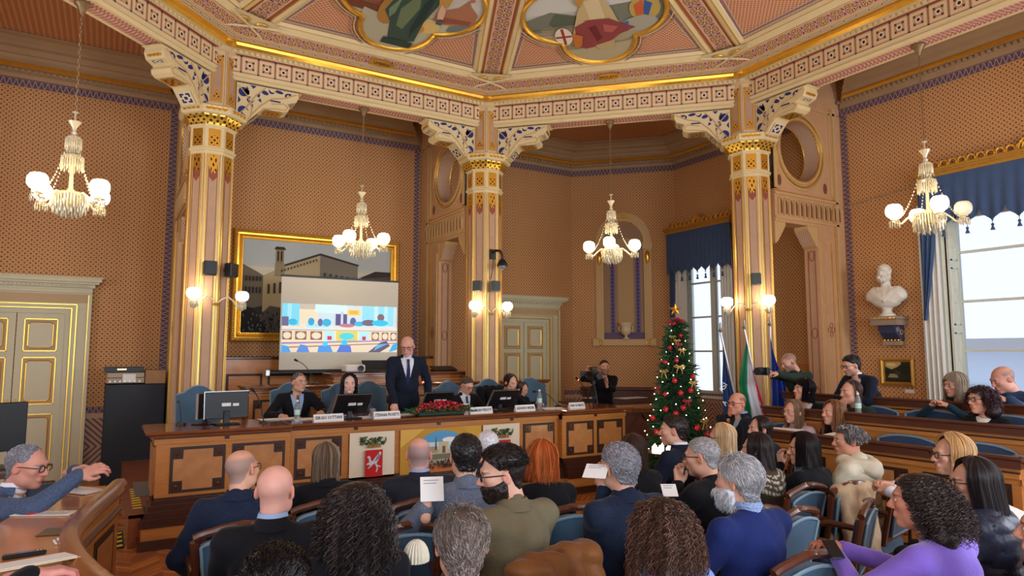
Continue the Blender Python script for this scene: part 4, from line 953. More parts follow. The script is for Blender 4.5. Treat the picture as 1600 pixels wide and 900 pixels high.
for k in range(12): it.append(((62, 56, 48), [(.76 + k * .052, 1.17 + k * .020), (.78 + k * .052, 1.175 + k * .020), (.78 + k * .052, 1.215 + k * .020), (.76 + k * .052, 1.21 + k * .020)]))
for k in range(6): it.append(((64, 60, 56), rect(1.47 + k * .10, 1.04 - k * .004, 1.51 + k * .10, 1.20 - k * .012)))
for k in range(5): it.append(((52, 46, 40), rect(.20 + k * .055, .8, .225 + k * .055, .9)))
for k in range(5): it.append(((52, 46, 40), rect(.20 + k * .055, 1.0, .225 + k * .055, 1.08)))
for k in range(160): x, y = rr_.uniform(.16, 1.4), rr_.uniform(.17, .5); it.append(((30, 28, 28) if k % 3 else (110, 104, 96), ell(x, y, .012, .022, 5)))
fe, fo = picframe('framed_townscape', (-1.45, BW - .001, 1.975), (1, 0, 0), (0, -1, 0), PW, PH, [(0, 0), (0, .06), (.02, .085), (.05, .09), (.06, .06), (.09, .055), (.12, .03), (.135, .045), (.15, .045), (.155, .012)], m_gold, 'large gilt framed townscape of a stone palace on the back wall', it, 'painting')
bead(fe, PW, PH, (1, 0, 0), (0, -1, 0), .09, .035, .035, .016, m_golddull); bead(fe, PW, PH, (1, 0, 0), (0, -1, 0), .045, .142, .03, .009, m_gold, 'inner_beading')
it2 = [((52, 46, 34), rect(.06, .05, .44, .36)), ((196, 168, 104), [(.07, .28), (.16, .24), (.30, .30), (.30, .36), (.07, .36)]), ((226, 196, 130), ell(.16, .31, .07, .025)), ((40, 42, 26), ell(.34, .24, .10, .08)), ((34, 36, 24), ell(.12, .20, .06, .04)), ((150, 140, 104), [(.10, .12), (.26, .12), (.24, .17), (.14, .18)]), ((46, 38, 24), rect(.06, .05, .44, .10)), ((60, 66, 40), ell(.25, .19, .05, .03))]
se, so = picframe('framed_landscape', (RW - .001, 1.33, 1.315), (0, -1, 0), (-1, 0, 0), .50, .41, [(0, 0), (0, .04), (.03, .055), (.045, .03), (.055, .03), (.06, .01)], m_golddull, 'small gilt framed landscape hanging under the bust', it2, 'painting')
MB().box(RW - .008, RW - .001, .86, .99, 1.22, 1.27).build('picture_label', m_paper, label='small white caption card under the framed landscape', cat='label', smooth=False)
pn = MB(); pn.box(RW - .04, RW, 2.45, 3.0, .95, 1.62, bev=.01); pn.build('wooden_panel', m_oak, label='plain wooden panel on the wall behind the photographer', cat='panel', smooth=False)

# ------------------------------------------------------------------ lamps
m_globe = mat('lit opal globe', (255, 250, 240), rough=.4, emit=GLOBE_COL, estr=GLOBE_W)
m_globedim = mat('opal globe', (226, 214, 190), rough=.25, emit=(1, .85, .6), estr=.25)  # for the unlit globe: a faint warm glow is put into its material
m_globecool = mat('cool lit opal globe', (230, 230, 255), rough=.3, emit=(.72, .74, 1), estr=1.1)
m_rod = mat('aged brass rod', (150, 126, 90), rough=.4, metal=.6)
m_arm = mat('milky glass arm', (236, 224, 196), rough=.15, spec=.7)
def prisms(mb, r, z, n, L, w=.007, c=(0, 0), ph=0):
    for k in range(n):
        a = ph + 2 * pi * k / n; x, y = c[0] + r * cos(a), c[1] + r * sin(a); l = L * (1 if k % 2 else .86)
        mb.lathe([(0, z - l), (w, z - l + .018), (w * .75, z - .014), (0, z)], (x, y, 0), 4, ph=a)
def chandelier(x, y, ztop, zfin, lab, rot, sc=1.0, states='LLLL', lean=0):
    e = empty('crystal_chandelier', (x, y, zfin), rz=rot, label=lab, cat='chandelier', group='four globe crystal chandeliers under the beams')
    ch = MB(); n = 26; L = ztop - zfin
    for k in range(n):
        z0 = L * k / n; th = np.arange(8) * pi / 4
        p = [(.011 * cos(t), 0, z0 + L / n / 2 + L / n * .62 * sin(t)) if k % 2 else (0, .011 * cos(t), z0 + L / n / 2 + L / n * .62 * sin(t)) for t in th]
        ch.tube(p, .0035, 4, closed=True)
    ch.build('chain', m_rod, e)
    ro = MB(); ro.lathe([(.0, L), (.075, L), (.08, L - .02), (.05, L - .05), (.03, L - .10), (.012, L - .13), (0, L - .14)], n=14); ro.build('ceiling_rose', m_rod, e)
    s = sc; st = MB()
    st.lathe([(0, 0), (.03, 0), (.032, -.012), (.008, -.02), (.008, -.10), (.062, -.105), (.052, -.125), (.024, -.165), (.018, -.20), (.03, -.22), (.025, -.24), (.05, -.255), (.068, -.27), (.068, -.29), (.03, -.30), (.04, -.36), (.02, -.42), (.045, -.45), (.09, -.462), (.092, -.475), (.022, -.49), (.016, -.56), (.022, -.80), (.05, -.84), (.13, -.85), (.155, -.87), (.14, -.89), (.03, -.93), (.02, -1.02), (0, -1.03)], n=16)
    o = st.build('glass_stem', m_crystal, e); o.scale = (s, s, 1)
    fr = MB(); prisms(fr, .07, -.275, 20, .13, .009); prisms(fr, .05, -.36, 14, .09); prisms(fr, .098, -.468, 26, .16, .009); prisms(fr, .07, -.5, 14, .10)
    for r, z, n_, l in ((.165, -.875, 36, .15), (.145, -.90, 30, .17), (.11, -.92, 24, .17), (.07, -.94, 16, .17)): prisms(fr, r, z, n_, l, .009)
    o = fr.build('crystal_fringe', m_crystal, e, kind='stuff'); o.scale = (s, s, 1)
    for k, stt in enumerate(states):
        a = k * pi / 2; R = Rz(a); T = lambda: MB().rot(R); ra = .37 * s
        m = T(); m.tube([(.02, 0, -.88), (.10, 0, -.865), (.16, 0, -.86), (.22, 0, -.905), (.28, 0, -.965), (.33 * s, 0, -.97), (ra, 0, -.945)], .0115, 8)
        arm = m.build('arm', m_arm, e)
        d = T(); P = [(.05 + (ra - .05) * t, 0, -.30 - .62 * (1 - (1 - t) ** 1.9) ** 1.0) for t in np.linspace(0, 1, 22)]
        for p in P: d.sphere(p, (.008, .008, .013), 6, 4)
        d.build('bead_swag', m_crystal, e)
        g = T(); g.lathe([(.03, -.945), (.05, -.94), (.055, -.93), (.02, -.925), (.02, -.915), (.045, -.905), (.048, -.895), (.03, -.89)], (ra, 0, 0), 12); prisms(g, .055, -.935, 14, .085, .006, (ra, 0)); g.build('lamp_cup', m_crystal, e)
        b = T(); b.lathe([(.042, -.895), (.070, -.878), (.087, -.85), (.092, -.815), (.086, -.775), (.066, -.745), (.05, -.738)], (ra, 0, 0), 18)
        b.build('glass_globe', {'L': m_globe, 'D': m_globedim, 'C': m_globecool}[stt], e, label={'D': 'unlit glass globe', 'C': 'cool white globe'}.get(stt))
    return e
q = (A_ + xb) / 2
chandelier(-q, q, 5.45, 4.27, 'crystal chandelier hanging in front of the left wall above the white door', -pi / 4, .98)
chandelier(0, A_, 5.45, 4.27, 'crystal chandelier hanging above the projection screen', -pi / 4, .97, 'LCLL')
chandelier(q, q, 5.45, 4.27, 'crystal chandelier hanging in front of the corner niche', -pi / 4, .95, 'LCLL')
chandelier(A_, -.44, 5.45, 4.27, 'crystal chandelier beside the right-hand window, one globe unlit', -pi / 4, .97, 'DLLL')
def sconce(k, phi, r, lab, st='LL'):
    x, y = CX[k]; a = radians(phi); e = empty('wall_lamp', (x + .27 * cos(a), y + .27 * sin(a), 2.42), label=lab, cat='wall lamp', group='two globe wall lamps on the columns')
    p = MB(); p.lathe([(0, -.02), (.045, -.018), (.05, 0), (.03, .015), (0, .02)], n=12, c=(0, 0, 0)); p.T = None
    p.build('wall_plate', m_golddull, e)
    for j, s in enumerate((-1, 1)):
        b = a + s * radians(45); tx, ty = r * cos(b) - .27 * cos(a), r * sin(b) - .27 * sin(a)
        m = MB(); m.tube([(0, 0, 0), (tx * .2, ty * .2, .06), (tx * .45, ty * .45, .10), (tx * .65, ty * .65, .05), (tx * .8, ty * .8, -.02), (tx, ty, -.02), (tx, ty, .03)], .010, 8); m.build('arm', m_arm, e)
        c = MB(); c.lathe([(.02, .02), (.045, .03), (.05, .045), (.03, .055)], (tx, ty, 0), 12); c.lathe([(0, -.08), (.03, -.06), (.045, -.02), (.04, .01)], (tx, ty, 0), 10); prisms(c, .05, .03, 12, .09, .007, (tx, ty)); c.build('crystal_cup', m_crystal, e)
        g = MB(); g.lathe([(.045, .055), (.07, .068), (.084, .095), (.086, .125), (.078, .158), (.055, .178), (.045, .182)], (tx, ty, 0), 18)
        g.build('glass_globe', {'L': m_globe, 'D': m_globedim, 'C': m_globecool}[st[j]], e)
sconce(1, -67.5, .46, 'two globe wall lamp on the left column, one globe bluish', 'LC'); sconce(2, -95, .40, 'two globe wall lamp on the middle column'); sconce(3, -157.5, .42, 'two globe wall lamp on the column behind the flags', 'LL')
def speaker(pos, rz, w, h, d, lab, grey=False):
    e = empty('wall_speaker', pos, rz, label=lab, cat='loudspeaker', group='small wall loudspeakers on the columns')
    mm = mat('dark grey plastic', (70, 76, 74), rough=.5) if grey else m_black
    MB().box(-w / 2, w / 2, -d, 0, -h / 2, h / 2, bev=.012).build('cabinet', mm, e, smooth=False)
    g = MB(); g.box(-w / 2 + .012, w / 2 - .012, -d - .004, -d + .002, -h / 2 + .012, h / 2 - .012)
    for k in range(14): g.box(-w / 2 + .014, w / 2 - .014, -d - .006, -d - .003, -h / 2 + .016 + k * h / 15.5, -h / 2 + .021 + k * h / 15.5)
    g.build('grille', mm, e, smooth=False); MB().box(-.012, .012, 0, .05, -.02, .02).build('wall_bracket', mm, e, smooth=False)
def onface(k, deg, z, off=.0, u=0):
    x, y = CX[k]; a = radians(deg); return (x + (.272 + off) * cos(a) - u * sin(a), y + (.272 + off) * sin(a) + u * cos(a), z)
for k, deg, lab in ((1, -90, 'black loudspeaker on the left column, left one of the pair'), (1, -45, 'black loudspeaker on the left column, right one next to the picture frame')):
    speaker(onface(k, deg, 2.86, .05), radians(deg + 90), .155, .18, .11, lab)
for k, deg, lab in ((2, -135, 'grey loudspeaker on the middle column, left one of the pair'), (2, -90, 'grey loudspeaker on the middle column, right one under the dome camera'), (3, -135, 'grey loudspeaker above the lamp on the column behind the flags')):
    speaker(onface(k, deg, 2.84, .05), radians(deg + 90), .135, .17, .10, lab, True)
x, y, z = onface(2, -90, 3.38)
dc = empty('dome_camera', (x, y, z), label='dark dome security camera on a bent arm, middle column', cat='security camera')
m = MB(); m.box(-.05, .05, -.03, .0, -.10, .06, bev=.006); m.build('mount', m_black, dc, smooth=False)
MB().tube([(.0, -.03, .0), (.01, -.10, .03), (.05, -.16, .02), (.07, -.18, -.04), (.08, -.18, -.12)], .022, 8).build('arm', m_black, dc)
MB().lathe([(0, -.11), (.03, -.11), (.06, -.15), (.085, -.20), (.085, -.225), (.0, -.225)], (.08, -.18, 0), 16).build('hood', m_black, dc)
MB().sphere((.08, -.18, -.225), .062, 14, 8).build('dome', mat('smoked dome', (120, 120, 120), rough=.08, spec=.9), dc)
MB().tube([(.02, -.004, -.1), (.0, -.004, -.3), (-.03, -.004, -.42)], .005, 5).build('cable', m_dark, dc)
# ------------------------------------------------------------------ wooden furniture of the chamber
def panel_front(parent, x0, x1, z0, z1, y, corner=True, R=None, t=(0, 0, 0)):
    """recessed burl field with dark inlaid border and corner blocks, facing -y"""
    T = lambda: MB().rot(np.eye(3) if R is None else R, t)
    m = T(); m.box(x0, x1, y - .004, y + .01, z0, z1)
    w = .028
    f = m.build('burl_panel', m_inlay, parent, smooth=False)
    b = T(); k = .085
    pts = [(x0 + w + k, z0 + w), (x1 - w - k, z0 + w), (x1 - w - k, z0 + w + k), (x1 - w, z0 + w + k), (x1 - w, z1 - w - k), (x1 - w - k, z1 - w - k), (x1 - w - k, z1 - w), (x0 + w + k, z1 - w), (x0 + w + k, z1 - w - k), (x0 + w, z1 - w - k), (x0 + w, z0 + w + k), (x0 + w + k, z0 + w + k)]
    b.poly(pts, (0, y - .009, 0), (1, 0, 0), (0, 0, 1), .006); b.build('burl_field', m_burl, f, smooth=False)
    c = T()
    for xx in (x0 + w + k / 2 - .01, x1 - w - k / 2 + .01):
        for zz in (z0 + w + k / 2 - .01, z1 - w - k / 2 + .01):
            c.box(xx - .036, xx + .036, y - .012, y - .003, zz - .036, zz + .036); c.sphere((xx, y - .012, zz), (.018, .008, .018), 8, 5)
    c.build('corner_blocks', m_dark, f, smooth=False)
pf = MB(); pf.box(-2.88, 3.25, 2.74, 6.9, 0, .30); pf.box(-2.92, 3.25, 2.74, 4.72, .27, .305); pf.box(-1.6, 3.2, 4.80, 7.0, .30, .62)
pf.build('platform', m_floor2, label='stepped wooden platform carrying the speakers desks', cat='platform', smooth=False)
tp = MB()
for k in range(9): tp.poly([(-2.70 + .0, 3.0 + k * .13), (-2.62, 3.0 + k * .13), (-2.62, 3.06 + k * .13), (-2.70, 3.06 + k * .13)], (-.14, 0, .3065), (1, 0, 0), (0, 1, 0))
tp.build('hazard_tape', mat('yellow tape', (226, 206, 70)), label='striped yellow hazard tape on the platform edge', cat='tape', smooth=False)
tp = MB(); tp.box(-3.05, -2.90, 2.78, 3.5, 0.001, .003); tp.build('floor_tape', mat('black tape', (20, 20, 20)), label='black and yellow tape strip on the parquet by the platform', cat='tape', smooth=False)
for k in range(3): pass
tq = MB()
for k in range(4): tq.poly([(-3.04, 2.82 + k * .17), (-2.91, 2.88 + k * .17), (-2.91, 2.95 + k * .17), (-3.04, 2.89 + k * .17)], (0, 0, .0035), (1, 0, 0), (0, 1, 0))
tq.build('tape_stripes', MATS['yellow tape'], bpy.data.objects['floor_tape'], smooth=False)
MB().box(-2.80, -2.0, 3.6, 4.5, .306, .312).build('grey_carpet', mat('grey carpet', (110, 104, 100), rough=.95), label='grey carpet piece on the platform behind the desk', cat='carpet', smooth=False)

D = empty('speakers_desk', (0, 2.7, 0), label='long panelled wooden desk with the speakers, coats of arms on its front', cat='desk')
def dT(): return MB().rot(np.eye(3), (0, -2.7, 0))
for (x0, x1, yo, nm) in ((-2.68, -1.45, 0, 'left_body'), (-1.45, 1.99, .09, 'centre_body'), (1.99, 3.05, .0, 'right_body')):
    Y = 2.715 + yo; b = dT()
    b.box(x0, x1, Y, 3.40, .30, 1.03)
    for (d, za, zb, mi) in ((.0, .42, .44, 1), (.03, .38, .42, 1), (.055, .33, .38, 1), (.08, .27, .33, 1), (.10, .215, .27, 1), (.12, .20, .215, 1), (.10, .085, .20, 0), (.125, .0, .085, 1), (.135, .078, .09, 1)):
        b.box(x0 - (d if x0 < -2.6 else 0), x1 + (d if x1 > 3 else 0), Y - .03 - d, Y + .25, za, zb, mi)
    b.box(x0 - (.02 if x0 < -2.6 else 0), x1, Y - .02, 3.4, .935, .985, 0); b.box(x0 - (.01 if x0 < -2.6 else 0), x1, Y - .03, 3.4, .985, .998, 1)
    b.build('desk_body', [m_oak, m_dark], D, smooth=False)
    t = dT(); e0 = -.10 if x0 < -2.6 else 0; e1 = .10 if x1 > 3 else 0
    t.box(x0 + e0 * .6, x1 + e1 * .6, Y - .07, 3.44, 1.0, 1.025); t.box(x0 + e0, x1 + e1, Y - .11, 3.48, 1.025, 1.06, bev=.012); t.build('polished_top', m_top, D, smooth=False)
    k = dT(); xm = (x0 + x1) / 2
    for xx in ([xm + .0] if x1 - x0 < 2 else [xm - 1.0, xm, xm + 1.0]): k.box(xx - .02, xx + .02, Y - .035, Y, .955, .99)
    k.build('drawer_knobs', m_dark, D, smooth=False)
def dpanel(x0, x1, yo):
    f = MB(); panel_front(D, x0, x1, .47, .90, 2.71 + yo, t=(0, -2.7, 0))
for x0, x1, yo in ((-2.56, -2.07, 0), (-2.01, -1.50, 0), (-1.38, -.88, .09), (-.80, -.28, .09), (-.2, .8, .09), (.88, 1.38, .09), (1.45, 1.93, .09), (2.06, 2.50, 0), (2.56, 3.0, 0)): dpanel(x0, x1, yo)
sp = dT(); sp.box(-2.70, -2.675, 2.80, 3.32, .46, .9); sp.build('end_panel', m_burl, D, smooth=False)
# posters on the desk front
def poster(x0, x1, z0, z1, items, label):
    e = empty('poster', (x0, 2.775, z0), label=label, cat='poster'); w, h = x1 - x0, z1 - z0
    MB().box(0, w, .0, .006, 0, h).build('sheet', m_paper2, e, smooth=False)
    m = MB(); layered(m, (0, 0, 0), (1, 0, 0), (0, 0, 1), items, .0008); m.build('print', m_col, e, smooth=False)
m_paper2 = mat('cream sheet', (232, 218, 190), rough=.7, var=.04)
def arms(w=.53, h=.5):
    o = []; r = random.Random(5)
    cx = w / 2
    for k in range(46):
        s = -1 if k % 2 else 1; x = cx + s * r.uniform(.01, .14); y = h - .07 - r.uniform(0, .07) + .02 * (abs(x - cx) / .14)
        o.append(((44, 70, 36) if k % 3 else (92, 108, 60), ell(x, y, .028, .010, 6, rot=r.uniform(0, 180))))
    for k in range(5): o.append(((150, 110, 60), rect(cx - .07 + k * .03, h - .155, cx - .05 + k * .03, h - .12)))
    o.append(((150, 110, 60), rect(cx - .08, h - .165, cx + .08, h - .15)))
    o.append(((196, 36, 34), [(cx - .10, .02), (cx + .10, .02), (cx + .10, h - .19), (cx - .10, h - .19)]))
    g = (206, 210, 214)
    o += [(g, ell(cx - .02, .17, .045, .022, 10, rot=20)), (g, [(cx - .01, .17), (cx + .0, .21), (cx + .07, .29), (cx + .085, .27), (cx + .06, .21), (cx + .03, .16)]), (g, [(cx - .055, .18), (cx - .06, .23), (cx - .045, .24), (cx - .03, .19)]), (g, ell(cx - .06, .235, .018, .012)), (g, [(cx - .05, .16), (cx - .085, .15), (cx - .085, .165), (cx - .05, .18)]),
          (g, [(cx + .01, .16), (cx + .04, .10), (cx + .05, .10), (cx + .03, .17)]), (g, [(cx - .03, .15), (cx - .07, .12), (cx - .065, .11), (cx - .02, .14)]), (g, [(cx + .02, .15), (cx + .08, .13), (cx + .075, .12), (cx + .02, .135)]), (g, [(cx + .03, .11), (cx + .02, .07), (cx + .03, .065), (cx + .045, .10)])]
    for k in range(3): o.append(((120, 124, 130), [(cx + .01 + k * .014, .19 + k * .01), (cx + .055 + k * .008, .27 - k * .01), (cx + .06 + k * .008, .268 - k * .01), (cx + .02 + k * .014, .185 + k * .01)]))
    return o
poster(-.80, -.28, .42, .92, arms(), 'cream sheet with wreath and red shield, left of the piazza poster'); poster(.86, 1.38, .42, .92, arms(), 'cream sheet with wreath and red shield, right of the piazza poster')
r5 = random.Random(9); pi_ = [((196, 146, 52), rect(0, 0, 1.04, .5)), ((222, 176, 84), [(0, .3), (.3, .5), (0, .5)]), ((206, 158, 60), [(.8, .5), (1.04, .5), (1.04, .2)]), ((96, 160, 200), ell(.52, .22, .34, .25, 32)), ((198, 220, 226), rect(.2, .24, .84, .34)), ((236, 236, 230), ell(.62, .36, .10, .03)),
      ((188, 178, 150), rect(.185, .04, .855, .25)), ((120, 116, 96), rect(.185, .14, .855, .2)), ((60, 66, 50), ell(.30, .27, .09, .03)), ((48, 56, 44), ell(.24, .26, .05, .035)), ((172, 150, 110), rect(.34, .22, .46, .29)), ((200, 186, 150), rect(.48, .21, .60, .34)), ((110, 90, 70), rect(.52, .21, .56, .29)), ((90, 80, 70), [(.425, .25), (.44, .42), (.45, .25)]), ((180, 140, 100), rect(.64, .22, .80, .31)), ((60, 66, 50), ell(.72, .24, .06, .03)),
      ((206, 120, 60), [(.3, .0), (.8, .0), (.86, .06), (.7, .09), (.3, .07)])]
for k in range(150): pi_.append((r5.choice([(52, 44, 40), (80, 66, 56), (44, 48, 40), (120, 90, 70)]), ell(r5.uniform(.22, .82), r5.uniform(.06, .14), .009, .015, 5)))
poster(-.21, .83, .42, .92, pi_, 'wide ochre poster with an oval view of a crowded piazza, middle of the desk front')

# second desk, raised middle desk, back panelling
def bench(name, x0, x1, y0, y1, z0, z1, npan, label, zp=None, zpt=None, panels=True):
    e = empty(name, (x0, y0, z0), label=label, cat='desk'); w = x1 - x0; d = y1 - y0; h = z1 - z0
    b = MB(); b.box(0, w, .0, d, 0, h - .05); b.box(-.02, w + .02, -.02, d, h - .13, h - .10, 0); b.box(-.01, w + .01, -.01, d, h - .10, h - .09, 1); b.build('desk_body', [m_oak, m_dark], e, smooth=False)
    t = MB(); t.box(-.07, w + .07, -.07, d + .02, h - .035, h, bev=.012); t.box(-.04, w + .04, -.04, d, h - .06, h - .035); t.build('polished_top', m_top, e, smooth=False)
    if panels:
        s = w / npan
        for k in range(npan): panel_front(e, k * s + .05, (k + 1) * s - .05, .06, h - .18, -.002)
    return e
bench('second_row_desk', -1.50, 3.15, 4.85, 5.35, .62, 1.36, 7, 'raised second wooden desk behind the speakers')
bench('presidency_desk', -.22, 2.0, 5.42, 5.85, .62, 1.50, 3, 'highest middle desk carrying the projector')
bp = empty('panelled_stall_back', (-1.62, 6.42, .62), label='tall panelled wooden stall back under the framed townscape', cat='panelling')
b = MB(); b.box(0, 3.64, 0, .10, 0, 1.08); b.box(-.02, 3.66, -.02, .12, .94, .97); b.build('back_board', m_oak, bp, smooth=False); t = MB(); t.box(-.05, 3.69, -.05, .14, 1.08, 1.12, bev=.01); t.build('moulded_cap', m_dark, bp, smooth=False)
for k in range(6):
    m = MB(); x = .05 + k * .6; m.box(x, x + .52, -.006, 0, .1, .86); f = m.build('stall_panel', m_inlay, bp, smooth=False); m = MB(); m.box(x + .035, x + .485, -.012, -.004, .135, .825); m.build('stall_field', m_oak, f, smooth=False)

# mahogany stalls round the corner behind the camera operator
ms = empty('mahogany_stall', R45 @ np.array([0, NC, 0]), label='mahogany panelled stall along the corner wall under the niche', cat='panelling')
m = T45(); m.box(-1.0, 1.1, -.35, -.02, .0, .45, bev=.01); m.box(-1.0, 1.1, -.12, -.025, .45, .98); m.box(-1.02, 1.12, -.15, -.025, .98, 1.03); m.box(-1.04, 1.14, -.19, -.025, 1.03, 1.10, bev=.015); m.box(-1.0, 1.1, -.14, -.12, .80, .84); m.build('stall_body', m_rail, ms, smooth=False)
sc_ = empty('side_counter', (3.75, 3.35, 0), label='dark side counter with crossed panels right of the speakers desk', cat='counter')
m = MB(); m.box(-.45, .75, 0, .45, 0, .90); m.build('counter_body', m_rail, sc_, smooth=False); m = MB(); m.box(-.50, .80, -.05, .5, .93, .97, bev=.01); m.box(-.47, .77, -.02, .47, .90, .93); m.build('counter_top', m_top, sc_, smooth=False)
m = MB()
for k in range(2):
    a, c = -.42 + k * .6, .12 + k * .6
    for (p, q_) in (((a, .35), (c, .85)), ((a, .85), (c, .35))): m.tube([(p[0], -.01, p[1]), (q_[0], -.01, q_[1])], .016, 4)
    m.box(a - .02, c + .02, -.02, 0, .86, .89); m.box(a - .02, c + .02, -.02, 0, .30, .33)
m.build('crossed_strips', m_dark, sc_, smooth=False)

# ------------------------------------------------------------------ right-hand benches (parallel to the right wall), three tiers
for (z, x0, x1, i) in ((.17, 2.75, 6.6, 1), (.34, 3.62, 6.6, 2)):
    MB().box(x0, x1, -3.4, .55, z - .17 if i == 1 else .165, z).build('tier_step', m_floor2, label=('lower' if i == 1 else 'upper') + ' wooden floor tier under the right benches', cat='step', smooth=False)
def row(name, x, ya, yb, z0, z1, depth, label, pads=(), fpan=True, end=False):
    """front face at x facing -x, runs from y=ya (far) down to yb (near)"""
    e = empty(name, (x, ya, z0), label=label, cat='bench desk'); L = ya - yb; h = z1 - z0; R = np.array([[0, 1, 0], [-1, 0, 0], [0, 0, 1]])
    T = lambda: MB().rot(R)      # local u = distance from far end towards the camera, local y = +x
    b = T(); b.box(0, L, 0, depth * .8, 0, h - .05); b.box(0, L, -.02, .1, h - .16, h - .125, 0); b.box(0, L, -.01, .1, h - .125, h - .11, 1); b.box(0, L, -.02, .02, 0, .10, 1)
    b.build('desk_body', [m_oak, m_dark], e, smooth=False)
    t = T(); t.box(-.04, L + .04, -.05, .02, h - .03, h, bev=.01); t.box(-.02, L + .02, -.035, .015, h - .085, h - .03, 1); t.box(0, L, .015, depth, h - .085, h - .055); t.build('writing_top', [m_rail, m_rail], e, smooth=False)
    if fpan:
        n = int(L / .62); s = L / n
        for k in range(n): panel_front(e, k * s + .06, (k + 1) * s - .06, .16, h - .2, -.002, R=R)
    for (a, c, zt) in pads:
        m = T(); n = 12; top = [(c - (c - a) * i / n, zt - .05 * (abs(2 * i / n - 1) ** 2.5)) for i in range(n + 1)]
        m.poly([(a, .12), (c, .12)] + top, (0, -.035, 0), (1, 0, 0), (0, 0, 1), .04); p = m.build('upholstered_back', m_velvetd, e, smooth=False)
        m = T(); m.tube([(a, -.035, .12), *[(u, -.035, v) for u, v in top[::-1]], (c, -.035, .12)], .012, 6); m.build('piping', m_piping, p)
    return e
row('bench_desk', 2.50, -.02, -2.22, .0, 1.06, .42, 'front bench desk on the right, with panelled front')
row('bench_desk', 3.35, .62, -3.3, .17, 1.205, .38, 'middle bench desk on the right, blue upholstered seat backs on its front', pads=[(.08 + k * .62, .62 + k * .62, .86) for k in range(6)], fpan=False)
row('bench_desk', 4.10, .92, -3.3, .34, 1.325, .10, 'rear bench rail on the right, the topmost one that people lean on', pads=[(.2 + k * .64, .76 + k * .64, .88) for k in range(6)], fpan=False)
# return panel at the near end of the front bench desk
er = empty('bench_end', (2.50, -2.22, 0), label='angled end panel closing the front right bench desk', cat='bench end'); a_ = np.array([sin(radians(38)), -cos(radians(38)), 0])
Rn = np.array([[a_[0], -a_[1], 0], [a_[1], a_[0], 0], [0, 0, 1]]); m = MB().rot(Rn); m.box(0, 1.5, .0, .06, 0, 1.01); m.box(0, 1.5, -.02, .06, .86, .90); m.build('end_board', m_oak, er, smooth=False)
m = MB().rot(Rn); m.box(-.02, 1.52, -.05, .12, 1.02, 1.06, bev=.01); m.build('end_cap', m_rail, er, smooth=False)
panel_front(er, .08, .7, .16, .82, -.002, R=Rn)

# left curved bench in front of the camera
lb = empty('curved_bench_desk', (-3.2, -.8, 0), label='curved honey wooden bench desk in the left foreground', cat='bench desk')
rim = np.array([(-3.01, .50), (-3.05, .25), (-3.11, -.02), (-3.165, -.28), (-3.205, -.56), (-3.225, -.84), (-3.20, -1.12), (-3.15, -1.40), (-3.08, -1.68), (-2.98, -2.0), (-2.86, -2.35)])
inn = np.array([(-3.28, .62), (-3.36, .30), (-3.46, .0), (-3.55, -.3), (-3.60, -.56), (-3.64, -.84), (-3.62, -1.12), (-3.58, -1.45), (-3.50, -1.78), (-3.40, -2.1), (-3.28, -2.5)])
rimf = []; 
def dense(P, k=5):
    n = len(P); t = np.linspace(0, n - 1, (n - 1) * k + 1); return np.stack([np.interp(t, range(n), P[:, i]) for i in (0, 1)], 1)
def smooth2(P, it=6):
    P = dense(P)
    for _ in range(it): P[1:-1] = (P[:-2] + 2 * P[1:-1] + P[2:]) / 4
    return P
rim, inn = smooth2(rim), smooth2(inn); o2 = np.array([-3.2, -.8])
nr = np.gradient(rim, axis=0); nr = np.stack([-nr[:, 1], nr[:, 0]], 1); nr /= np.linalg.norm(nr, axis=1, keepdims=True)     # points towards the room centre (+x)
def sweep(prof, mtl, name, base=rim):
    P = np.array([[[*(b - o2 + n_ * d), z] for d, z in prof] for b, n_ in zip(base, nr)]); m = MB(); m.grid(P)
    for idx in (0, -1): m.add(P[idx], [tuple(range(len(prof)))])
    return m.build(name, mtl, lb)
sweep([(-.05, .955), (-.045, .985), (-.02, 1.0), (.02, 1.0), (.035, .985), (.04, .965), (.02, .95), (.03, .93), (.025, .915), (-.0, .91), (-.05, .91), (-.05, .955)], m_oakd := mat('worn honey rim', rough=.25, fn=f_wood((116, 66, 30), (160, 96, 48)), coat=.4), 'moulded_rim')
sweep([(0, .92), (0, 0), (-.04, 0), (-.04, .92), (0, .92)], m_oak, 'curved_front')
sweep([(.012, .80), (.02, .82), (.012, .84), (0, .84), (0, .80), (.012, .80)], m_dark, 'front_bead')
m = MB(); q0, q1 = rim - o2 - nr * .04, inn - o2
m.grid(np.array([[(*q0[i], .955), (*q1[i], .955), (*q1[i], .925), (*q0[i], .925)] for i in range(len(rim))])); m.build('writing_top', m_ltop, lb, smooth=False)
m = MB(); m.add([(*(rim[0] - o2), 0), (*(inn[0] - o2), 0), (*(inn[0] - o2), .93), (*(rim[0] - o2), .93)], [(0, 1, 2, 3)]); m.build('end_board', m_oak, lb, smooth=False)
for a, b in ((3, 13), (16, 26)):
    m = MB(); P = np.array([[(*(rim[i] - o2 + nr[i] * .004), z) for z in (.14, .76)] for i in range(a, b)]); m.grid(P); f = m.build('inlay_panel', m_inlay, lb, smooth=False)
    P = np.array([[(*(rim[i] - o2 + nr[i] * .007), z) for z in (.18, .72)] for i in range(a + 1, b - 1)]); m = MB(); m.grid(P); m.build('burl_field', m_burl, f, smooth=False)

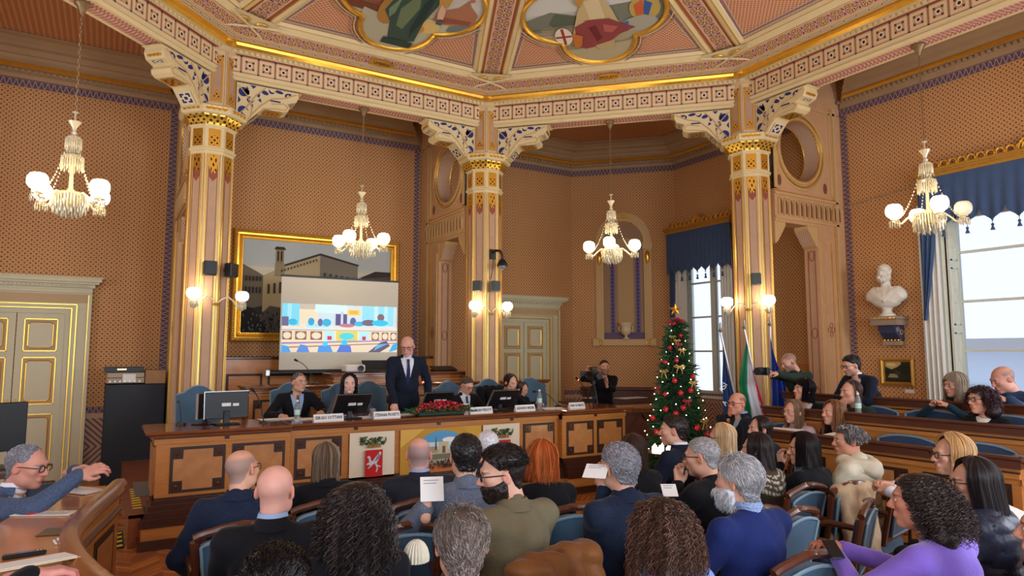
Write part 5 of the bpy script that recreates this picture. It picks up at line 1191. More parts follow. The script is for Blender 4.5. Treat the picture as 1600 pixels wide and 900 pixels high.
# ------------------------------------------------------------------ projection screen, projector and things on the desks
ps = empty('projection_screen', (-.90, 5.98, 1.50), label='pull-up projection screen showing a live picture of the desk', cat='projection screen')
MB().tube([(-.14, 0, 0), (1.98, 0, 0)], .045, 12).build('case', m_black, ps); MB().box(-.20, -.13, -.05, .05, -.05, .05, bev=.01).build('end_cap', m_steel, ps, smooth=False)
MB().box(0.0, 1.88, -.004, .0, .03, 1.47).build('screen_cloth', mat('projection cloth', (214, 208, 190), rough=.8), ps, smooth=False)
MB().box(-.01, 1.89, -.012, .012, 1.46, 1.49).build('top_bar', m_black, ps, smooth=False); MB().tube([(.94, .03, 0), (.94, .03, 1.47)], .012, 6).build('rear_pole', m_black, ps)
pr = []; pw, ph = 1.84, .74
pr += [((206, 226, 236), rect(0, 0, pw, ph)), ((130, 220, 244), rect(0, .40, .26, ph)), ((170, 232, 248), rect(.08, .40, .14, ph)), ((236, 224, 196), rect(.26, .30, .55, ph)), ((200, 190, 176), rect(.26, .66, .50, ph)), ((206, 255, 250), rect(.50, .62, .98, ph)), ((240, 214, 130), rect(1.0, .58, 1.22, .68)), ((222, 184, 84), rect(1.04, .60, 1.18, .66)), ((150, 226, 246), rect(1.25, .42, 1.78, ph)), ((200, 240, 248), rect(1.45, .42, 1.52, ph)), ((190, 236, 246), rect(1.62, .42, 1.68, ph)),
       ((112, 110, 150), rect(0, .36, .10, .54)), ((70, 190, 226), ell(.16, .46, .07, .05)), ((232, 218, 190), rect(.0, .34, pw, .40)), ((176, 228, 240), rect(.36, .36, .72, .44)), ((60, 170, 222), ell(.44, .47, .05, .06)), ((110, 112, 160), ell(.58, .46, .04, .06)), ((70, 180, 226), ell(.68, .46, .07, .06)), ((96, 92, 140), rect(.82, .42, .90, .60)), ((220, 200, 220), ell(.92, .62, .03, .03)), ((96, 92, 140), rect(.94, .42, 1.0, .60)), ((100, 110, 160), ell(1.10, .48, .05, .07)), ((80, 190, 232), ell(1.20, .45, .08, .04)), ((120, 110, 130), ell(1.36, .47, .12, .05)), ((130, 110, 120), ell(1.56, .56, .06, .06)), ((70, 200, 240), ell(1.55, .47, .14, .05)), ((190, 130, 150), ell(1.0, .42, .12, .03)),
       ((236, 222, 190), rect(0, .16, pw, .34)), ((180, 150, 140), rect(0, .335, pw, .345)), ((226, 232, 240), rect(0, .345, pw, .375))]
for a, b in ((.0, .16), (.19, .38), (.42, .62), (1.40, 1.54), (1.57, 1.70), (1.72, 1.84)): pr += [((150, 110, 90), rect(a + .01, .19, b - .01, .32)), ((238, 226, 204), ell((a + b) / 2, .255, (b - a) * .36, .052))]
pr += [((186, 240, 250), rect(.64, .175, .80, .33)), ((214, 60, 110), rect(.69, .19, .76, .25)), ((224, 216, 110), rect(.83, .175, 1.17, .33)), ((90, 220, 240), ell(1.0, .25, .12, .055)), ((186, 240, 250), rect(1.20, .175, 1.36, .33)), ((214, 60, 110), rect(1.25, .19, 1.31, .25)),
       ((240, 226, 200), rect(0, 0, pw, .16)), ((170, 150, 190), [(0, .12), (pw, .18), (pw, .20), (0, .15)]), ((180, 130, 110), [(0, .06), (pw, .14), (pw, .155), (0, .08)]), ((110, 96, 120), [(1.35, 0), (1.55, 0), (1.72, .1), (1.66, .18), (1.56, .16)]),
       ((90, 170, 240), [(0, 0), (.14, .0), (.10, .09), (0, .11)]), ((100, 150, 230), [(.22, 0), (.42, 0), (.38, .10), (.28, .12)]), ((90, 160, 240), [(.54, .0), (.78, .0), (.74, .1), (.56, .1)]), ((80, 210, 250), ell(.66, .13, .04, .04)), ((96, 130, 226), [(.84, 0), (1.08, 0), (1.06, .1), (.9, .12)]), ((70, 206, 250), ell(.96, .15, .05, .045)), ((100, 190, 240), [(1.44, .02), (1.6, .1), (1.7, .14), (1.5, .12)]), ((80, 180, 240), [(1.70, .0), (pw, .04), (pw, .16), (1.76, .12)])]
m = MB(); layered(m, (.02, -.005, .31), (1, 0, 0), (0, 0, 1), pr, .0006)
m.build('projected_picture', mat('projected light', rough=.8, fn=lambda: attr(), emit=lambda: attr(), estr=.35), ps, smooth=False)
pj = empty('projector', (.12, 5.55, 1.50), label='white projector beside a dark folder on the highest desk', cat='projector')
MB().box(-.16, .14, -.13, .13, .01, .12, bev=.02).build('housing', m_paper, pj, smooth=False); MB().lathe([(0, 0), (.045, 0), (.045, .03), (.03, .03), (0, .025)], n=14).rot().build('lens', m_black, pj).rotation_euler = (radians(90), 0, 0)
bpy.data.objects['lens'].location = (.06, -.13, .065)
MB().rot(Rx(radians(38))).box(.0, .42, -.13, .13, 0, .02, bev=.005).build('tilted_folder', m_black, None, label='dark folder propped open beside the projector', cat='folder', smooth=False).location = (.28, 5.60, 1.59)
def laptop_thing(pos, rz, label):
    e = empty('closed_console', pos, rz, label=label, cat='console'); MB().box(-.19, .19, -.10, .12, 0, .03, bev=.006).build('base', m_black, e, smooth=False); MB().rot(Rx(radians(14)), (0, 0, .035)).box(-.20, .20, -.12, .14, 0, .015, bev=.004).build('panel', m_black, e, smooth=False); return e
laptop_thing((1.65, 5.6, 1.5), 0, 'flat black console on the highest desk behind the standing man')
def monitor(pos, rz, tilt, w, h, label, legs=True):
    e = empty('desk_monitor', pos, rz, label=label, cat='monitor', group='desk monitors on the speakers desk')
    T = lambda: MB().rot(Rx(tilt), (0, 0, .06))
    T().box(-w / 2, w / 2, -.012, .014, 0, h, bev=.006).build('screen_housing', m_black, e, smooth=False)
    m = T(); m.box(-w / 2, w / 2, -.014, -.011, h - .004, h + .002); m.box(-w / 2 - .002, -w / 2 + .004, -.014, .01, 0, h); m.build('edge_trim', m_steel, e, smooth=False)
    m = T(); m.box(-.05, .04, -.019, -.012, h * .45, h * .57); m.build('label_sticker', m_paper, e, smooth=False); m = T(); m.box(.06, .12, -.019, -.012, h * .45, h * .55); m.build('small_sticker', m_paper, e, smooth=False)
    MB().box(-.03, .03, -.03, .0, .01, .14, bev=.004).build('stand_neck', m_black, e, smooth=False); MB().box(-.12, .12, -.10, .08, 0, .014, bev=.006).build('stand_foot', m_black, e, smooth=False)
for px, py, y, rz, tl, w, h, lab in ((353, 662, 3.05, .12, -.05, .44, .28, 'desk monitor seen from behind in front of the empty chair, left end'), (545, 656, 3.0, .12, .60, .42, .27, 'tilted desk monitor in front of the dark haired woman'),
        (678, 648, 3.15, .12, .62, .40, .25, 'tilted desk monitor behind the red flowers'), (780, 648, 3.05, .12, .62, .40, .26, 'tilted desk monitor in front of the woman in black')):
    x = on(px, py, 1, y)[0]; monitor((x, y, 1.06), rz, tl, w, h, lab)
x = on(318, 660, 1, 3.2)[0]; monitor((x, 3.22, 1.06), radians(62), 0, .36, .26, 'desk monitor turned sideways at the left end of the desk')
def nameplate(px, y, w, s, lab):
    x = on(px, 655, 1, y)[0]; e = empty('name_plate', (x, y, 1.06), radians(2), label=lab, cat='name plate', group='folded white name plates along the desk front')
    b = MB(); b.add([(-w / 2, -.03, 0), (w / 2, -.03, 0), (w / 2, 0, .075), (-w / 2, 0, .075), (-w / 2, .03, 0), (w / 2, .03, 0)], [(0, 1, 2, 3), (3, 2, 5, 4), (0, 3, 4), (1, 5, 2)]); b.build('folded_card', m_paper, e, smooth=False)
    cu = bpy.data.curves.new('lettering', 'FONT'); cu.body = s; cu.size = .048; cu.align_x = 'CENTER'; cu.align_y = 'CENTER'; cu.resolution_u = 1; cu.offset = .0012
    o = bpy.data.objects.new('lettering', cu); COL.objects.link(o); me = bpy.data.meshes.new_from_object(o.evaluated_get(bpy.context.evaluated_depsgraph_get())); bpy.data.objects.remove(o)
    me.materials.clear(); me.materials.append(m_ink); o = bpy.data.objects.new('lettering', me); COL.objects.link(o); o.parent = e; o.location = (0, -.0175, .036); o.rotation_euler = (radians(68), 0, 0)
    xs_ = [v.co.x for v in me.vertices]; o.scale = ((w * .9) / (max(xs_) - min(xs_)), 1, 1)
m_ink = mat('black ink', (26, 26, 34), rough=.7)
for px, w, s, lab in ((513, .33, 'SERGIO SOTTANI', 'white name plate in front of the dark haired woman, second person from the left'), (604, .32, 'STEFANIA PROIETTI', 'white name plate left of the red flowers'), (751, .32, 'MASSIMILIANO PRESCIUTTI', 'white name plate right of the red flowers'),
        (820, .30, 'ALESSANDRO MASSARI', 'white name plate left of the water bottle at the right'), (901, .26, 'FABIO DE MARTIS', 'white name plate at the right end of the desk')):
    nameplate(px, 2.86, w, s, lab)
def bottle(pos, lab, h=.24):
    e = empty('water_bottle', pos, label=lab, cat='bottle', group='clear plastic water bottles on the desks'); s = h / .24
    MB().lathe([(.0, 0), (.028, .002), (.031, .01), (.029, .05), (.031, .09), (.029, .12), (.031, .15), (.024, .19), (.012, .212), (.012, .222)], n=14).build('bottle_body', m_pet, e).scale = (s, s, s)
    MB().lathe([(.0315, .085), (.0318, .087), (.0318, .135), (.0315, .137)], n=14).build('paper_label', mat('pale green label', (190, 224, 206), rough=.5), e).scale = (s, s, s)
    MB().lathe([(0, .222), (.014, .222), (.014, .24), (0, .24)], n=12).build('cap', m_paper, e).scale = (s, s, s)
m_pet = mat('clear plastic', (228, 238, 240), rough=.08, trans=.75, ior=1.2, spec=.7)
bottle((*on(464, 655, 1, 2.84)[:2], 1.06), 'clear water bottle in front of the man at the left end of the desk'); bottle((*on(843, 645, 1, 2.88)[:2], 1.06), 'clear water bottle near the right end of the desk', .26)
bottle((*on(1341, 640, 0, 3.5)[:2], 1.152), 'clear water bottle on the middle bench desk at the right'); bottle((*on(700, 640, 1, 3.3)[:2], 1.06), 'clear glass carafe behind the red flowers', .20)
def mic(base, tip, lab, lit=False):
    base = np.array(base, float); t = np.array(tip, float) - base; e = empty('gooseneck_microphone', base, label=lab, cat='microphone', group='gooseneck microphones')
    MB().lathe([(0, 0), (.05, 0), (.045, .02), (.02, .03), (0, .03)], n=12).build('base', m_black, e)
    P = [t * [s, s, s] + np.array([0, 0, .06]) * sin(pi * s) + (0, 0, .02 * (1 - s)) for s in np.linspace(0, 1, 9)]
    MB().tube(P, .0055, 6).build('gooseneck', m_black, e); d = P[-1] - P[-2]; d /= np.linalg.norm(d)
    MB().tube([P[-1], P[-1] + d * .05], [.013, .016], 8).build('capsule', m_black, e)
    if lit: MB().tube([P[-1] - d * .01, P[-1]], .014, 8).build('light_ring', mat('red ring light', (255, 60, 40), emit=(1, .1, .05), estr=6), e)
def onz(px, py, z): return on(px, py, 2, z)
mic(onz(283, 664, 1.06), dep(279, 628, 7.6), 'gooseneck microphone at the far left end of the speakers desk'); mic(on(412, 662, 1, 3.0), on(397, 612, 1, 3.1), 'gooseneck microphone left of the seated man in a dark suit')
mic((*on(493, 600, 1, 5.0)[:2], 1.36), on(465, 564, 1, 5.0), 'gooseneck microphone on the second desk in front of the screen'); mic((*on(665, 648, 1, 3.3)[:2], 1.06), on(661, 597, 1, 3.45), 'gooseneck microphone with a red light beside the standing man', True)
mic((*on(872, 634, 1, 3.1)[:2], 1.06), on(838, 612, 1, 3.2), 'gooseneck microphone near the right end of the desk'); mic((*on(920, 625, 1, 4.2)[:2], 1.0), on(903, 593, 1, 4.2), 'gooseneck microphone with a red light beside the tripod', True)
def papers(name, pos, rz, w, h, lab, n=3, tint=m_paper, cat='papers', lines=0, th=.002):
    e = empty(name, pos, rz, label=lab, cat=cat); r = random.Random(int(abs(pos[0] * 991 + pos[1] * 577)))
    for k in range(n): MB().rot(Rz(r.uniform(-.12, .12) if k else 0), (r.uniform(-.01, .01), 0, k * th)).box(-w / 2, w / 2, -h / 2, h / 2, 0, th * .8).build('sheet', tint, e, smooth=False)
    if lines:
        m = MB()
        for k in range(lines): m.box(-w * .4, w * (.4 if k % 3 else .15), h * .38 - k * h * .8 / lines, h * .38 - k * h * .8 / lines + .003, n * th, n * th + .0004)
        m.build('printed_lines', mat('grey print', (130, 130, 140)), e, smooth=False)
    return e
for px, py, w, h, rz, lab in ((435, 655, .42, .2, .05, 'white papers in front of the man at the left of the desk'), (480, 655, .3, .22, -.1, 'papers left of the first name plate'), (570, 652, .3, .2, .1, 'open papers in front of the dark haired woman'), (628, 648, .25, .2, 0, 'papers under the standing man\'s hand'), (862, 638, .3, .22, -.2, 'papers beside the water bottle at the right of the desk')):
    papers('loose_papers', on(px, py, 2, 1.062), rz, w, h, lab)
papers('loose_papers', on(985, 622, 2, .972), .1, .6, .25, 'spread papers on the side counter beside the Christmas tree', 5); papers('loose_papers', on(925, 622, 2, 1.0), .2, .35, .25, 'papers under the tripod', 4)
tb = empty('black_tablet', on(892, 631, 2, 1.065), .3, label='black tablet on the desk beside the tripod', cat='tablet'); MB().rot(Rx(.12), (0, 0, .02)).box(-.18, .18, -.1, .1, 0, .012, bev=.004).build('slab', m_black, tb, smooth=False)
for px, py, lab in ((1265, 637, 'white sheet on the middle right bench by the woman with a black bob'), (1312, 643, 'white sheet left of the bottle on the middle right bench'), (1397, 649, 'white sheet right of the bottle on the middle right bench'), (1470, 654, 'blue edged sheet on the middle right bench'), (1580, 660, 'white sheet at the right end of the middle bench')):
    p = on(px, py, 0, 3.52); papers('loose_papers', (3.52, p[1], 1.152), .2, .22, .3, lab, 1)
for px, py, lab in ((1225, 671, 'white sheets on the front right bench by the woman in pink'), (1320, 680, 'white sheet on the front right bench by the long haired woman')):
    p = on(px, py, 2, 1.008); papers('loose_papers', (max(p[0], 2.7), p[1], 1.008), .2, .24, .32, lab, 2)
cp = empty('paper_cup', (*on(728, 645, 1, 3.25)[:2], 1.06), label='white paper cup between the flowers and the man in glasses', cat='cup'); MB().lathe([(0, 0), (.028, 0), (.036, .09), (.034, .09), (.026, .004), (0, .004)], n=14).build('cup_wall', m_paper, cp)
gl = empty('water_glass', (*on(582, 652, 1, 3.0)[:2], 1.06), label='clear water glass by the dark haired woman\'s hand', cat='glass'); MB().lathe([(0, 0), (.03, 0), (.036, .10), (.033, .10), (.028, .006), (0, .006)], n=14).build('glass_wall', m_pet, gl)

# flower arrangement
fw = empty('red_flower_arrangement', (*on(688, 652, 1, 2.86)[:2], 1.06), label='long arrangement of red flowers with green sprigs on the desk edge', cat='flowers')
rf = np.random.default_rng(4); P = []; 
bx = MB(); bx.box(-.30, .30, -.05, .05, 0, .05, bev=.01); bx.build('trough', mat('dark green foam', (30, 50, 34)), fw, smooth=False)
N = 420; c = np.stack([rf.normal(0, .17, N).clip(-.36, .36), rf.normal(0, .04, N).clip(-.08, .08), rf.uniform(.05, .17, N)], 1)
m = MB()
for k in range(N):
    col = lin([(176, 24, 44), (206, 44, 62), (134, 14, 34), (224, 96, 100)][k % 4]); a = rf.uniform(0, 6.3); r_ = rf.uniform(.010, .020); x, y, z = c[k]
    z = .04 + (z - .04) * (1 - (abs(x) / .42) ** 2)
    m.sphere((x, y, z), (r_, r_, r_ * .7), 5, 4, col=col)
m.build('red_blossoms', m_col, fw, kind='stuff')
m = MB(); K = 300; st_ = np.stack([rf.uniform(-.40, .36, K), rf.normal(0, .05, K), rf.uniform(.03, .09, K)], 1); dr = rf.normal(0, 1, (K, 3)); dr[:, 2] = abs(dr[:, 2]) * .5; dr[:, 0] += st_[:, 0] * 5; dr /= np.linalg.norm(dr, axis=1, keepdims=True)
Pt = np.stack([st_, st_ + dr * .04, st_ + dr * .085 - (0, 0, .01)], 1); m.tubes(Pt, np.array([.004, .007, .001]), 3, cols=np.array([lin((40, 78 + k % 30, 44)) for k in range(K)]))
m.build('green_sprigs', m_col, fw, kind='stuff')

# ------------------------------------------------------------------ equipment cabinet at the back left
rk = empty('equipment_cabinet', (-2.80, 6.70, 0), label='tall black equipment cabinet beside the white double door', cat='cabinet')
MB().box(-.33, .42, -.30, .30, 0, 1.36, bev=.008).build('cabinet_body', m_blackm, rk, smooth=False); m = MB(); m.box(-.30, .39, -.312, -.298, .05, 1.32); m.box(.03, .045, -.318, -.31, 1.20, 1.25); m.build('cabinet_door', m_blackm, rk, smooth=False)
am = empty('amplifier', (-2.92, 6.62, 1.36), label='beige audio amplifier with a paper note on the black cabinet', cat='amplifier'); MB().box(-.19, .27, -.18, .18, .012, .16, bev=.006).build('case', mat('beige metal', (176, 154, 126), rough=.45), am, smooth=False)
m = MB()
for k in range(7): m.lathe([(0, 0), (.012, 0), (.012, .012), (0, .012)], (0, 0, 0), 8); m.V[-1] = m.V[-1] @ Rx(pi / 2).T + np.array([-.15 + k * .06, -.181, .04])
m.build('knobs', m_steel, am); MB().box(.0, .16, -.186, -.182, .03, .14).build('paper_note', m_paper, am, smooth=False); m = MB(); m.box(-.18, .26, -.1815, -.18, .085, .095); m.build('slot', m_black, am, smooth=False)
re_ = empty('receiver_unit', (-2.93, 6.60, 1.525), label='flat black receiver with amber display on top of the beige amplifier', cat='receiver'); MB().box(-.22, .26, -.16, .16, 0, .075, bev=.004).build('case', m_black, re_, smooth=False); MB().box(-.06, .05, -.163, -.159, .035, .05).build('display', mat('amber display', (255, 200, 80), emit=(1, .7, .2), estr=4), re_, smooth=False)
MB().box(-.11, .15, -.16, .16, 0, .19, bev=.003).build('cardboard_box', mat('cardboard', (178, 138, 96), rough=.8, var=.08), None, label='small cardboard box on the black cabinet, right of the amplifier', cat='box', smooth=False).location = (-2.53, 6.62, 1.36)

# ------------------------------------------------------------------ things on the left curved desk
def onl(px, py): return on(px, py, 2, .957)
p = onl(70, 803); papers('printed_document', p, radians(62), .10, .30, 'printed document with a green table and a red pen mark on the left desk', 2, lines=14)
MB().box(-.05, .05, -.006, .006, 0, .006).build('red_pen', mat('red plastic', (200, 40, 50)), None, label='red pen lying on the printed document', cat='pen', smooth=False).location = tuple(onl(57, 803) + (0, 0, .006)); bpy.data.objects['red_pen'].rotation_euler = (0, 0, .7)
p = onl(130, 767); papers('open_folder', p, radians(40), .16, .24, 'open white folder under the left man\'s hands', 3)
MB().box(-.07, .07, -.055, .055, 0, .003).build('desk_inlay_plate', mat('olive metal plate', (96, 82, 50), rough=.35, metal=.5), None, label='flat olive plate let into the left desk', cat='plate', smooth=False).location = tuple(onl(85, 831)); bpy.data.objects['desk_inlay_plate'].rotation_euler = (0, 0, radians(75))
for k, (px, py) in enumerate(((86, 849), (92, 846))):
    o = MB().tube([(-.03, 0, .006), (.03, 0, .006)], .0055, 8).build('white_chalk_stick', m_paper, None, label=('lower' if k == 0 else 'upper') + ' of two short white sticks beside the olive plate', cat='stick'); o.location = tuple(onl(px, py)); o.rotation_euler = (0, 0, radians(100))
vr = empty('voice_recorder', onl(38, 869), radians(8), label='slim dark voice recorder lying on the left desk', cat='recorder')
MB().box(-.075, .075, -.017, .017, 0, .016, bev=.004).build('recorder_body', m_black, vr, smooth=False); m = MB(); m.box(-.03, .03, -.012, .012, .016, .017); m.build('blue_display', mat('blue display', (70, 100, 150), rough=.2), vr, smooth=False)
m = MB(); [m.sphere((.045 + .012 * k, 0, .016), .004, 6, 4) for k in range(3)]; m.build('buttons', m_steel, vr)
nb = empty('notebook', onl(60, 889) + (0, 0, .03), radians(14), label='cream paper held by the hand in the bottom left corner', cat='paper'); MB().rot(Rx(-.10)).box(-.17, .12, -.10, .08, 0, .004).build('sheet', mat('cream paper', (228, 206, 166), rough=.7), nb, smooth=False)
MB().rot(Rx(-.10)).box(-.16, .11, -.09, .07, .005, .007).build('upper_sheet', m_paper, nb, smooth=False)
lm = dep(8, 684, 4.7); e = empty('desk_monitor', (lm[0] - .12, lm[1] + .35, .95), radians(25), label='black monitor behind the man at the far left', cat='monitor'); MB().box(-.3, .22, -.02, .02, .12, .48, bev=.006).build('screen_housing', m_black, e, smooth=False); MB().box(-.04, .04, -.02, .04, 0, .2).build('stand_neck', m_black, e, smooth=False); MB().box(-.12, .12, -.1, .1, 0, .012).build('stand_foot', m_black, e, smooth=False)
tb2 = empty('side_table', (lm[0] - .12, lm[1] + .35, 0), label='dark side table carrying the far left monitor', cat='table'); MB().box(-.4, .35, -.25, .25, .91, .95).build('table_top', m_dark, tb2, smooth=False)
for sx in (-.36, .31):
    for sy in (-.21, .21): MB().box(sx - .02, sx + .02, sy - .02, sy + .02, 0, .91).build('leg', m_dark, tb2, smooth=False)
# ------------------------------------------------------------------ Christmas tree
TX, TY = 3.22, 1.88
ct = empty('christmas_tree', (TX, TY, 0), label='decorated green Christmas tree with red and gold bows and warm lights', cat='Christmas tree')
MB().lathe([(0, 0), (.20, 0), (.22, .28), (.20, .28), (0, .26)], n=16).build('tree_pot', mat('dark red pot', (90, 24, 28)), ct); MB().tube([(0, 0, .2), (0, 0, 2.2)], [.035, .008], 6).build('trunk', m_dark, ct)
rt = np.random.default_rng(8); N = 5200; u = rt.uniform(0, 1, N) ** .8; z = 2.22 - 1.95 * u; R_ = .045 + .50 * ((2.25 - z) / 1.95) ** .95; layer = .82 + .18 * np.abs(np.sin(z * 13)); a = rt.uniform(0, 2 * pi, N); r0 = R_ * layer * rt.uniform(.45, 1.0, N)
st_ = np.stack([r0 * .75 * np.cos(a), r0 * .75 * np.sin(a), z + .03], 1); out = np.stack([np.cos(a), np.sin(a), -.35 + 0 * a], 1) + rt.normal(0, .35, (N, 3)); L = rt.uniform(.05, .11, N)[:, None]
Pt = np.stack([st_, st_ + out * L * .6, st_ + out * L + (0, 0, .012)], 1); g = rt.uniform(.7, 1.3, N)
m = MB(); m.tubes(Pt, np.array([.006, .010, .001]), 3, cols=np.array(lin((46, 82, 48)))[None] * g[:, None])
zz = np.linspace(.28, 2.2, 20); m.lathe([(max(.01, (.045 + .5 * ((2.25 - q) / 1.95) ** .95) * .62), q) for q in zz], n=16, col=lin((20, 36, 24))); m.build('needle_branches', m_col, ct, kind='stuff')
def onTree(z, a, k=1.0): r = (.045 + .50 * ((2.25 - z) / 1.95) ** .95) * k; return np.array([r * cos(a), r * sin(a), z])
m_tl = mat('warm fairy light', (255, 230, 170), emit=(1, .78, .42), estr=14)
m = MB()
for k in range(110): z_ = 2.2 - 1.9 * (k / 110) ** .85; m.sphere(onTree(z_, k * 2.399, .99), .0062, 6, 4)
m.build('fairy_lights', m_tl, ct, kind='stuff')
m_red = mat('red satin', (176, 26, 44), rough=.4, sheen=.4); m_gb = mat('gold ribbon', (214, 178, 98), rough=.35, metal=.4); AC = math.atan2(CAM[1] - TY, CAM[0] - TX)
def bow(z, a, s, mtl, nm):
    c = onTree(z, a, 1.02); m = MB(); n = np.array([cos(a), sin(a), .2]); t = np.array([-sin(a), cos(a), 0]); up = np.cross(n, t)
    for sg in (-1, 1):
        for q in (.9, .45): m.tube([c + n * .02, c + (t * sg * .6 + up * .35 * q) * s + n * .03, c + (t * sg * 1.0 + up * .1 * q) * s + n * .02, c + (t * sg * .5 - up * .2) * s + n * .03, c + n * .02], s * .10, 6)
        m.tube([c + n * .02, c + (t * sg * .4 - up * .6) * s + n * .02, c + (t * sg * .55 - up * 1.2) * s], [s * .10, s * .10, s * .05], 6)
    m.sphere(c + n * .03, s * .2, 8, 6); m.build(nm, mtl, ct)
for z_, da, s in ((2.0, .3, .05), (1.83, -.4, .055), (1.62, -.15, .07), (1.56, .65, .07), (1.42, -.75, .07), (.95, -.9, .08), (1.0, .1, .08), (.62, .5, .08), (.55, -.3, .08), (1.95, -.1, .045)): bow(z_, AC - da, s, m_gb, 'gold_bow')
for z_, da, s in ((1.90, -.2, .05), (1.35, .9, .07), (1.2, -.35, .06), (.72, .3, .07)): bow(z_, AC - da, s, m_red, 'red_bow')
for z_, da, r_ in ((2.02, -.5, .032), (1.86, .5, .032), (1.70, 0, .03), (1.68, .75, .03), (1.45, .1, .035), (1.33, -.6, .035), (1.30, -.15, .035), (1.28, .5, .03), (1.12, -.2, .035), (1.10, .4, .035), (1.05, .05, .04), (.98, .9, .035), (.88, -.6, .04), (.80, -.95, .035), (.82, .65, .035), (.70, -.1, .035), (.60, 1.0, .04), (1.5, -.9, .03)):
    MB().sphere(onTree(z_, AC - da, 1.03), r_, 12, 8).build('red_bauble', mat('red bauble', (190, 24, 40), rough=.15, spec=.8), ct)
m = MB()      # poinsettia under the star
for k in range(14):
    a = k * 2.4; el = -.3 + (k % 4) * .28; d = np.array([cos(a) * cos(el), sin(a) * cos(el), sin(el)]); c0 = np.array([0, 0, 2.20]); m.tube([c0, c0 + d * .07, c0 + d * .13 - (0, 0, .01)], [.01, .028, .002], 6)
m.build('red_poinsettia', mat('crimson petal', (206, 28, 70), rough=.5), ct)
m = MB(); n = 5; pts = [((.085 if k % 2 == 0 else .036) * sin(k * pi / 5), (.085 if k % 2 == 0 else .036) * cos(k * pi / 5)) for k in range(10)]; ax = np.array([-sin(AC), cos(AC), 0]); no = np.array([cos(AC), sin(AC), 0]); c0 = np.array([0, 0, 2.36])
V = [c0 + ax * x + np.array([0, 0, y]) for x, y in pts]; m.add([*V, c0 + no * .025, c0 - no * .025], [(k, (k + 1) % 10, 10) for k in range(10)] + [((k + 1) % 10, k, 11) for k in range(10)]); m.build('gold_star', m_gold, ct, smooth=False)
cb = empty('glittering_centrepiece', onz(1022, 694, .98) * (1, 1, 0) + (0, 0, 0), label='low stand with small candles and glitter in front of the tree', cat='centrepiece')
cpos = np.array([2.55, 1.45, 0]); cb.location = cpos; MB().lathe([(0, 0), (.14, 0), (.14, .02), (.02, .04), (.02, .60), (.20, .62), (.20, .64), (0, .64)], n=16).build('stand', m_dark, cb)
for k in range(7): MB().lathe([(0, .64), (.02, .64), (.02, .70), (.006, .71), (0, .73)], (.11 * cos(k * .9), .11 * sin(k * .9), 0), 8).build('candle_light', m_tl, cb)

# ------------------------------------------------------------------ flags on poles
def flag(base, top, cols, lab, drape, hem, finial=True):
    base, top = np.array(base, float), np.array(top, float); t = top - base; e = empty('flag_on_pole', base, label=lab, cat='flag')
    MB().lathe([(0, 0), (.12, 0), (.11, .03), (.03, .05), (.02, .12), (0, .12)], n=14).build('pole_stand', m_dark, e); MB().tube([(0, 0, 0), t], .013, 8).build('pole', mat('white metal pole', (206, 204, 206), rough=.3, metal=.5), e)
    d = t / np.linalg.norm(t); f = MB(); f.lathe([(0, 0), (.02, .01), (.028, .04), (.012, .07), (.016, .10), (0, .14)], n=10); f.V[-1] = f.V[-1] + t; f.build('finial', m_steel, e)
    # cloth: hangs from the pole, gathered; drape = list of (side offset, width) by height fraction
    nu, nv = 25, 22; P = np.zeros((nu, nv, 3)); C = np.zeros((nu, nv, 3)); rx = np.array([cos(_y), -sin(_y), 0]); fy = np.array([sin(_y), cos(_y), 0])
    for j in range(nv):
        s = j / (nv - 1); z = .93 - s * hem
        a = t * z
        for i in range(nu):
            w = i / (nu - 1); off, wd = np.interp(s, [0, .3, 1], [drape[0][0], drape[1][0], drape[2][0]]), np.interp(s, [0, .3, 1], [drape[0][1], drape[1][1], drape[2][1]])
            P[i, j] = a + rx * (off + wd * w) + fy * (.03 * sin(w * 16) * (.3 + s) - .02) + (0, 0, -.10 * w * (1 - s) * 2 * (wd != 0))
            C[i, j] = lin(cols(w, s))
    m = MB(); m.grid(P, col=C.reshape(-1, 3)); m.grid((P + fy * .004)[::-1], col=C[::-1].reshape(-1, 3)); m.build('flag_cloth', mat('flag cloth', rough=.7, fn=lambda: attr(), sheen=.2), e)
    return e
def tri(w, s): k = w + s * .42; return (14, 124, 78) if k < .50 else ((222, 220, 222) if k < 1.0 else (200, 30, 52))
b1, t1 = dep(1158, 668, 8.7), dep(1125, 517, 8.7); t1 = np.array(t1); 
def fl(pxb, pyb, pxt, pyt, d):
    b, t = dep(pxb, pyb, d), dep(pxt, pyt, d); k = b[2] / (t[2] - b[2]); g = b - (t - b) * k; return g, t
g, t = fl(1157, 660, 1126, 520, 8.4); f1 = flag(g, t, lambda w, s: (28, 56, 110), 'dark blue flag with pale lettering, leftmost of the three flags', ((0, .01), (-.12, .13), (-.32, .42)), .74)
g, t = fl(1190, 640, 1163, 515, 8.5); flag(g, t, tri, 'green white and red tricolour flag, middle of the three flags', ((-.01, .02), (-.22, .26), (-.24, .36)), .82)
g, t = fl(1206, 636, 1203, 510, 8.7); flag(g, t, lambda w, s: (24, 62, 168), 'plain bright blue flag, rightmost of the three flags', ((0, .02), (-.0, .16), (-.02, .34)), .66)
Rf = np.stack([np.array([cos(_y), -sin(_y), 0]), [0, 0, 1], np.array([-sin(_y), -cos(_y), 0])], 1)
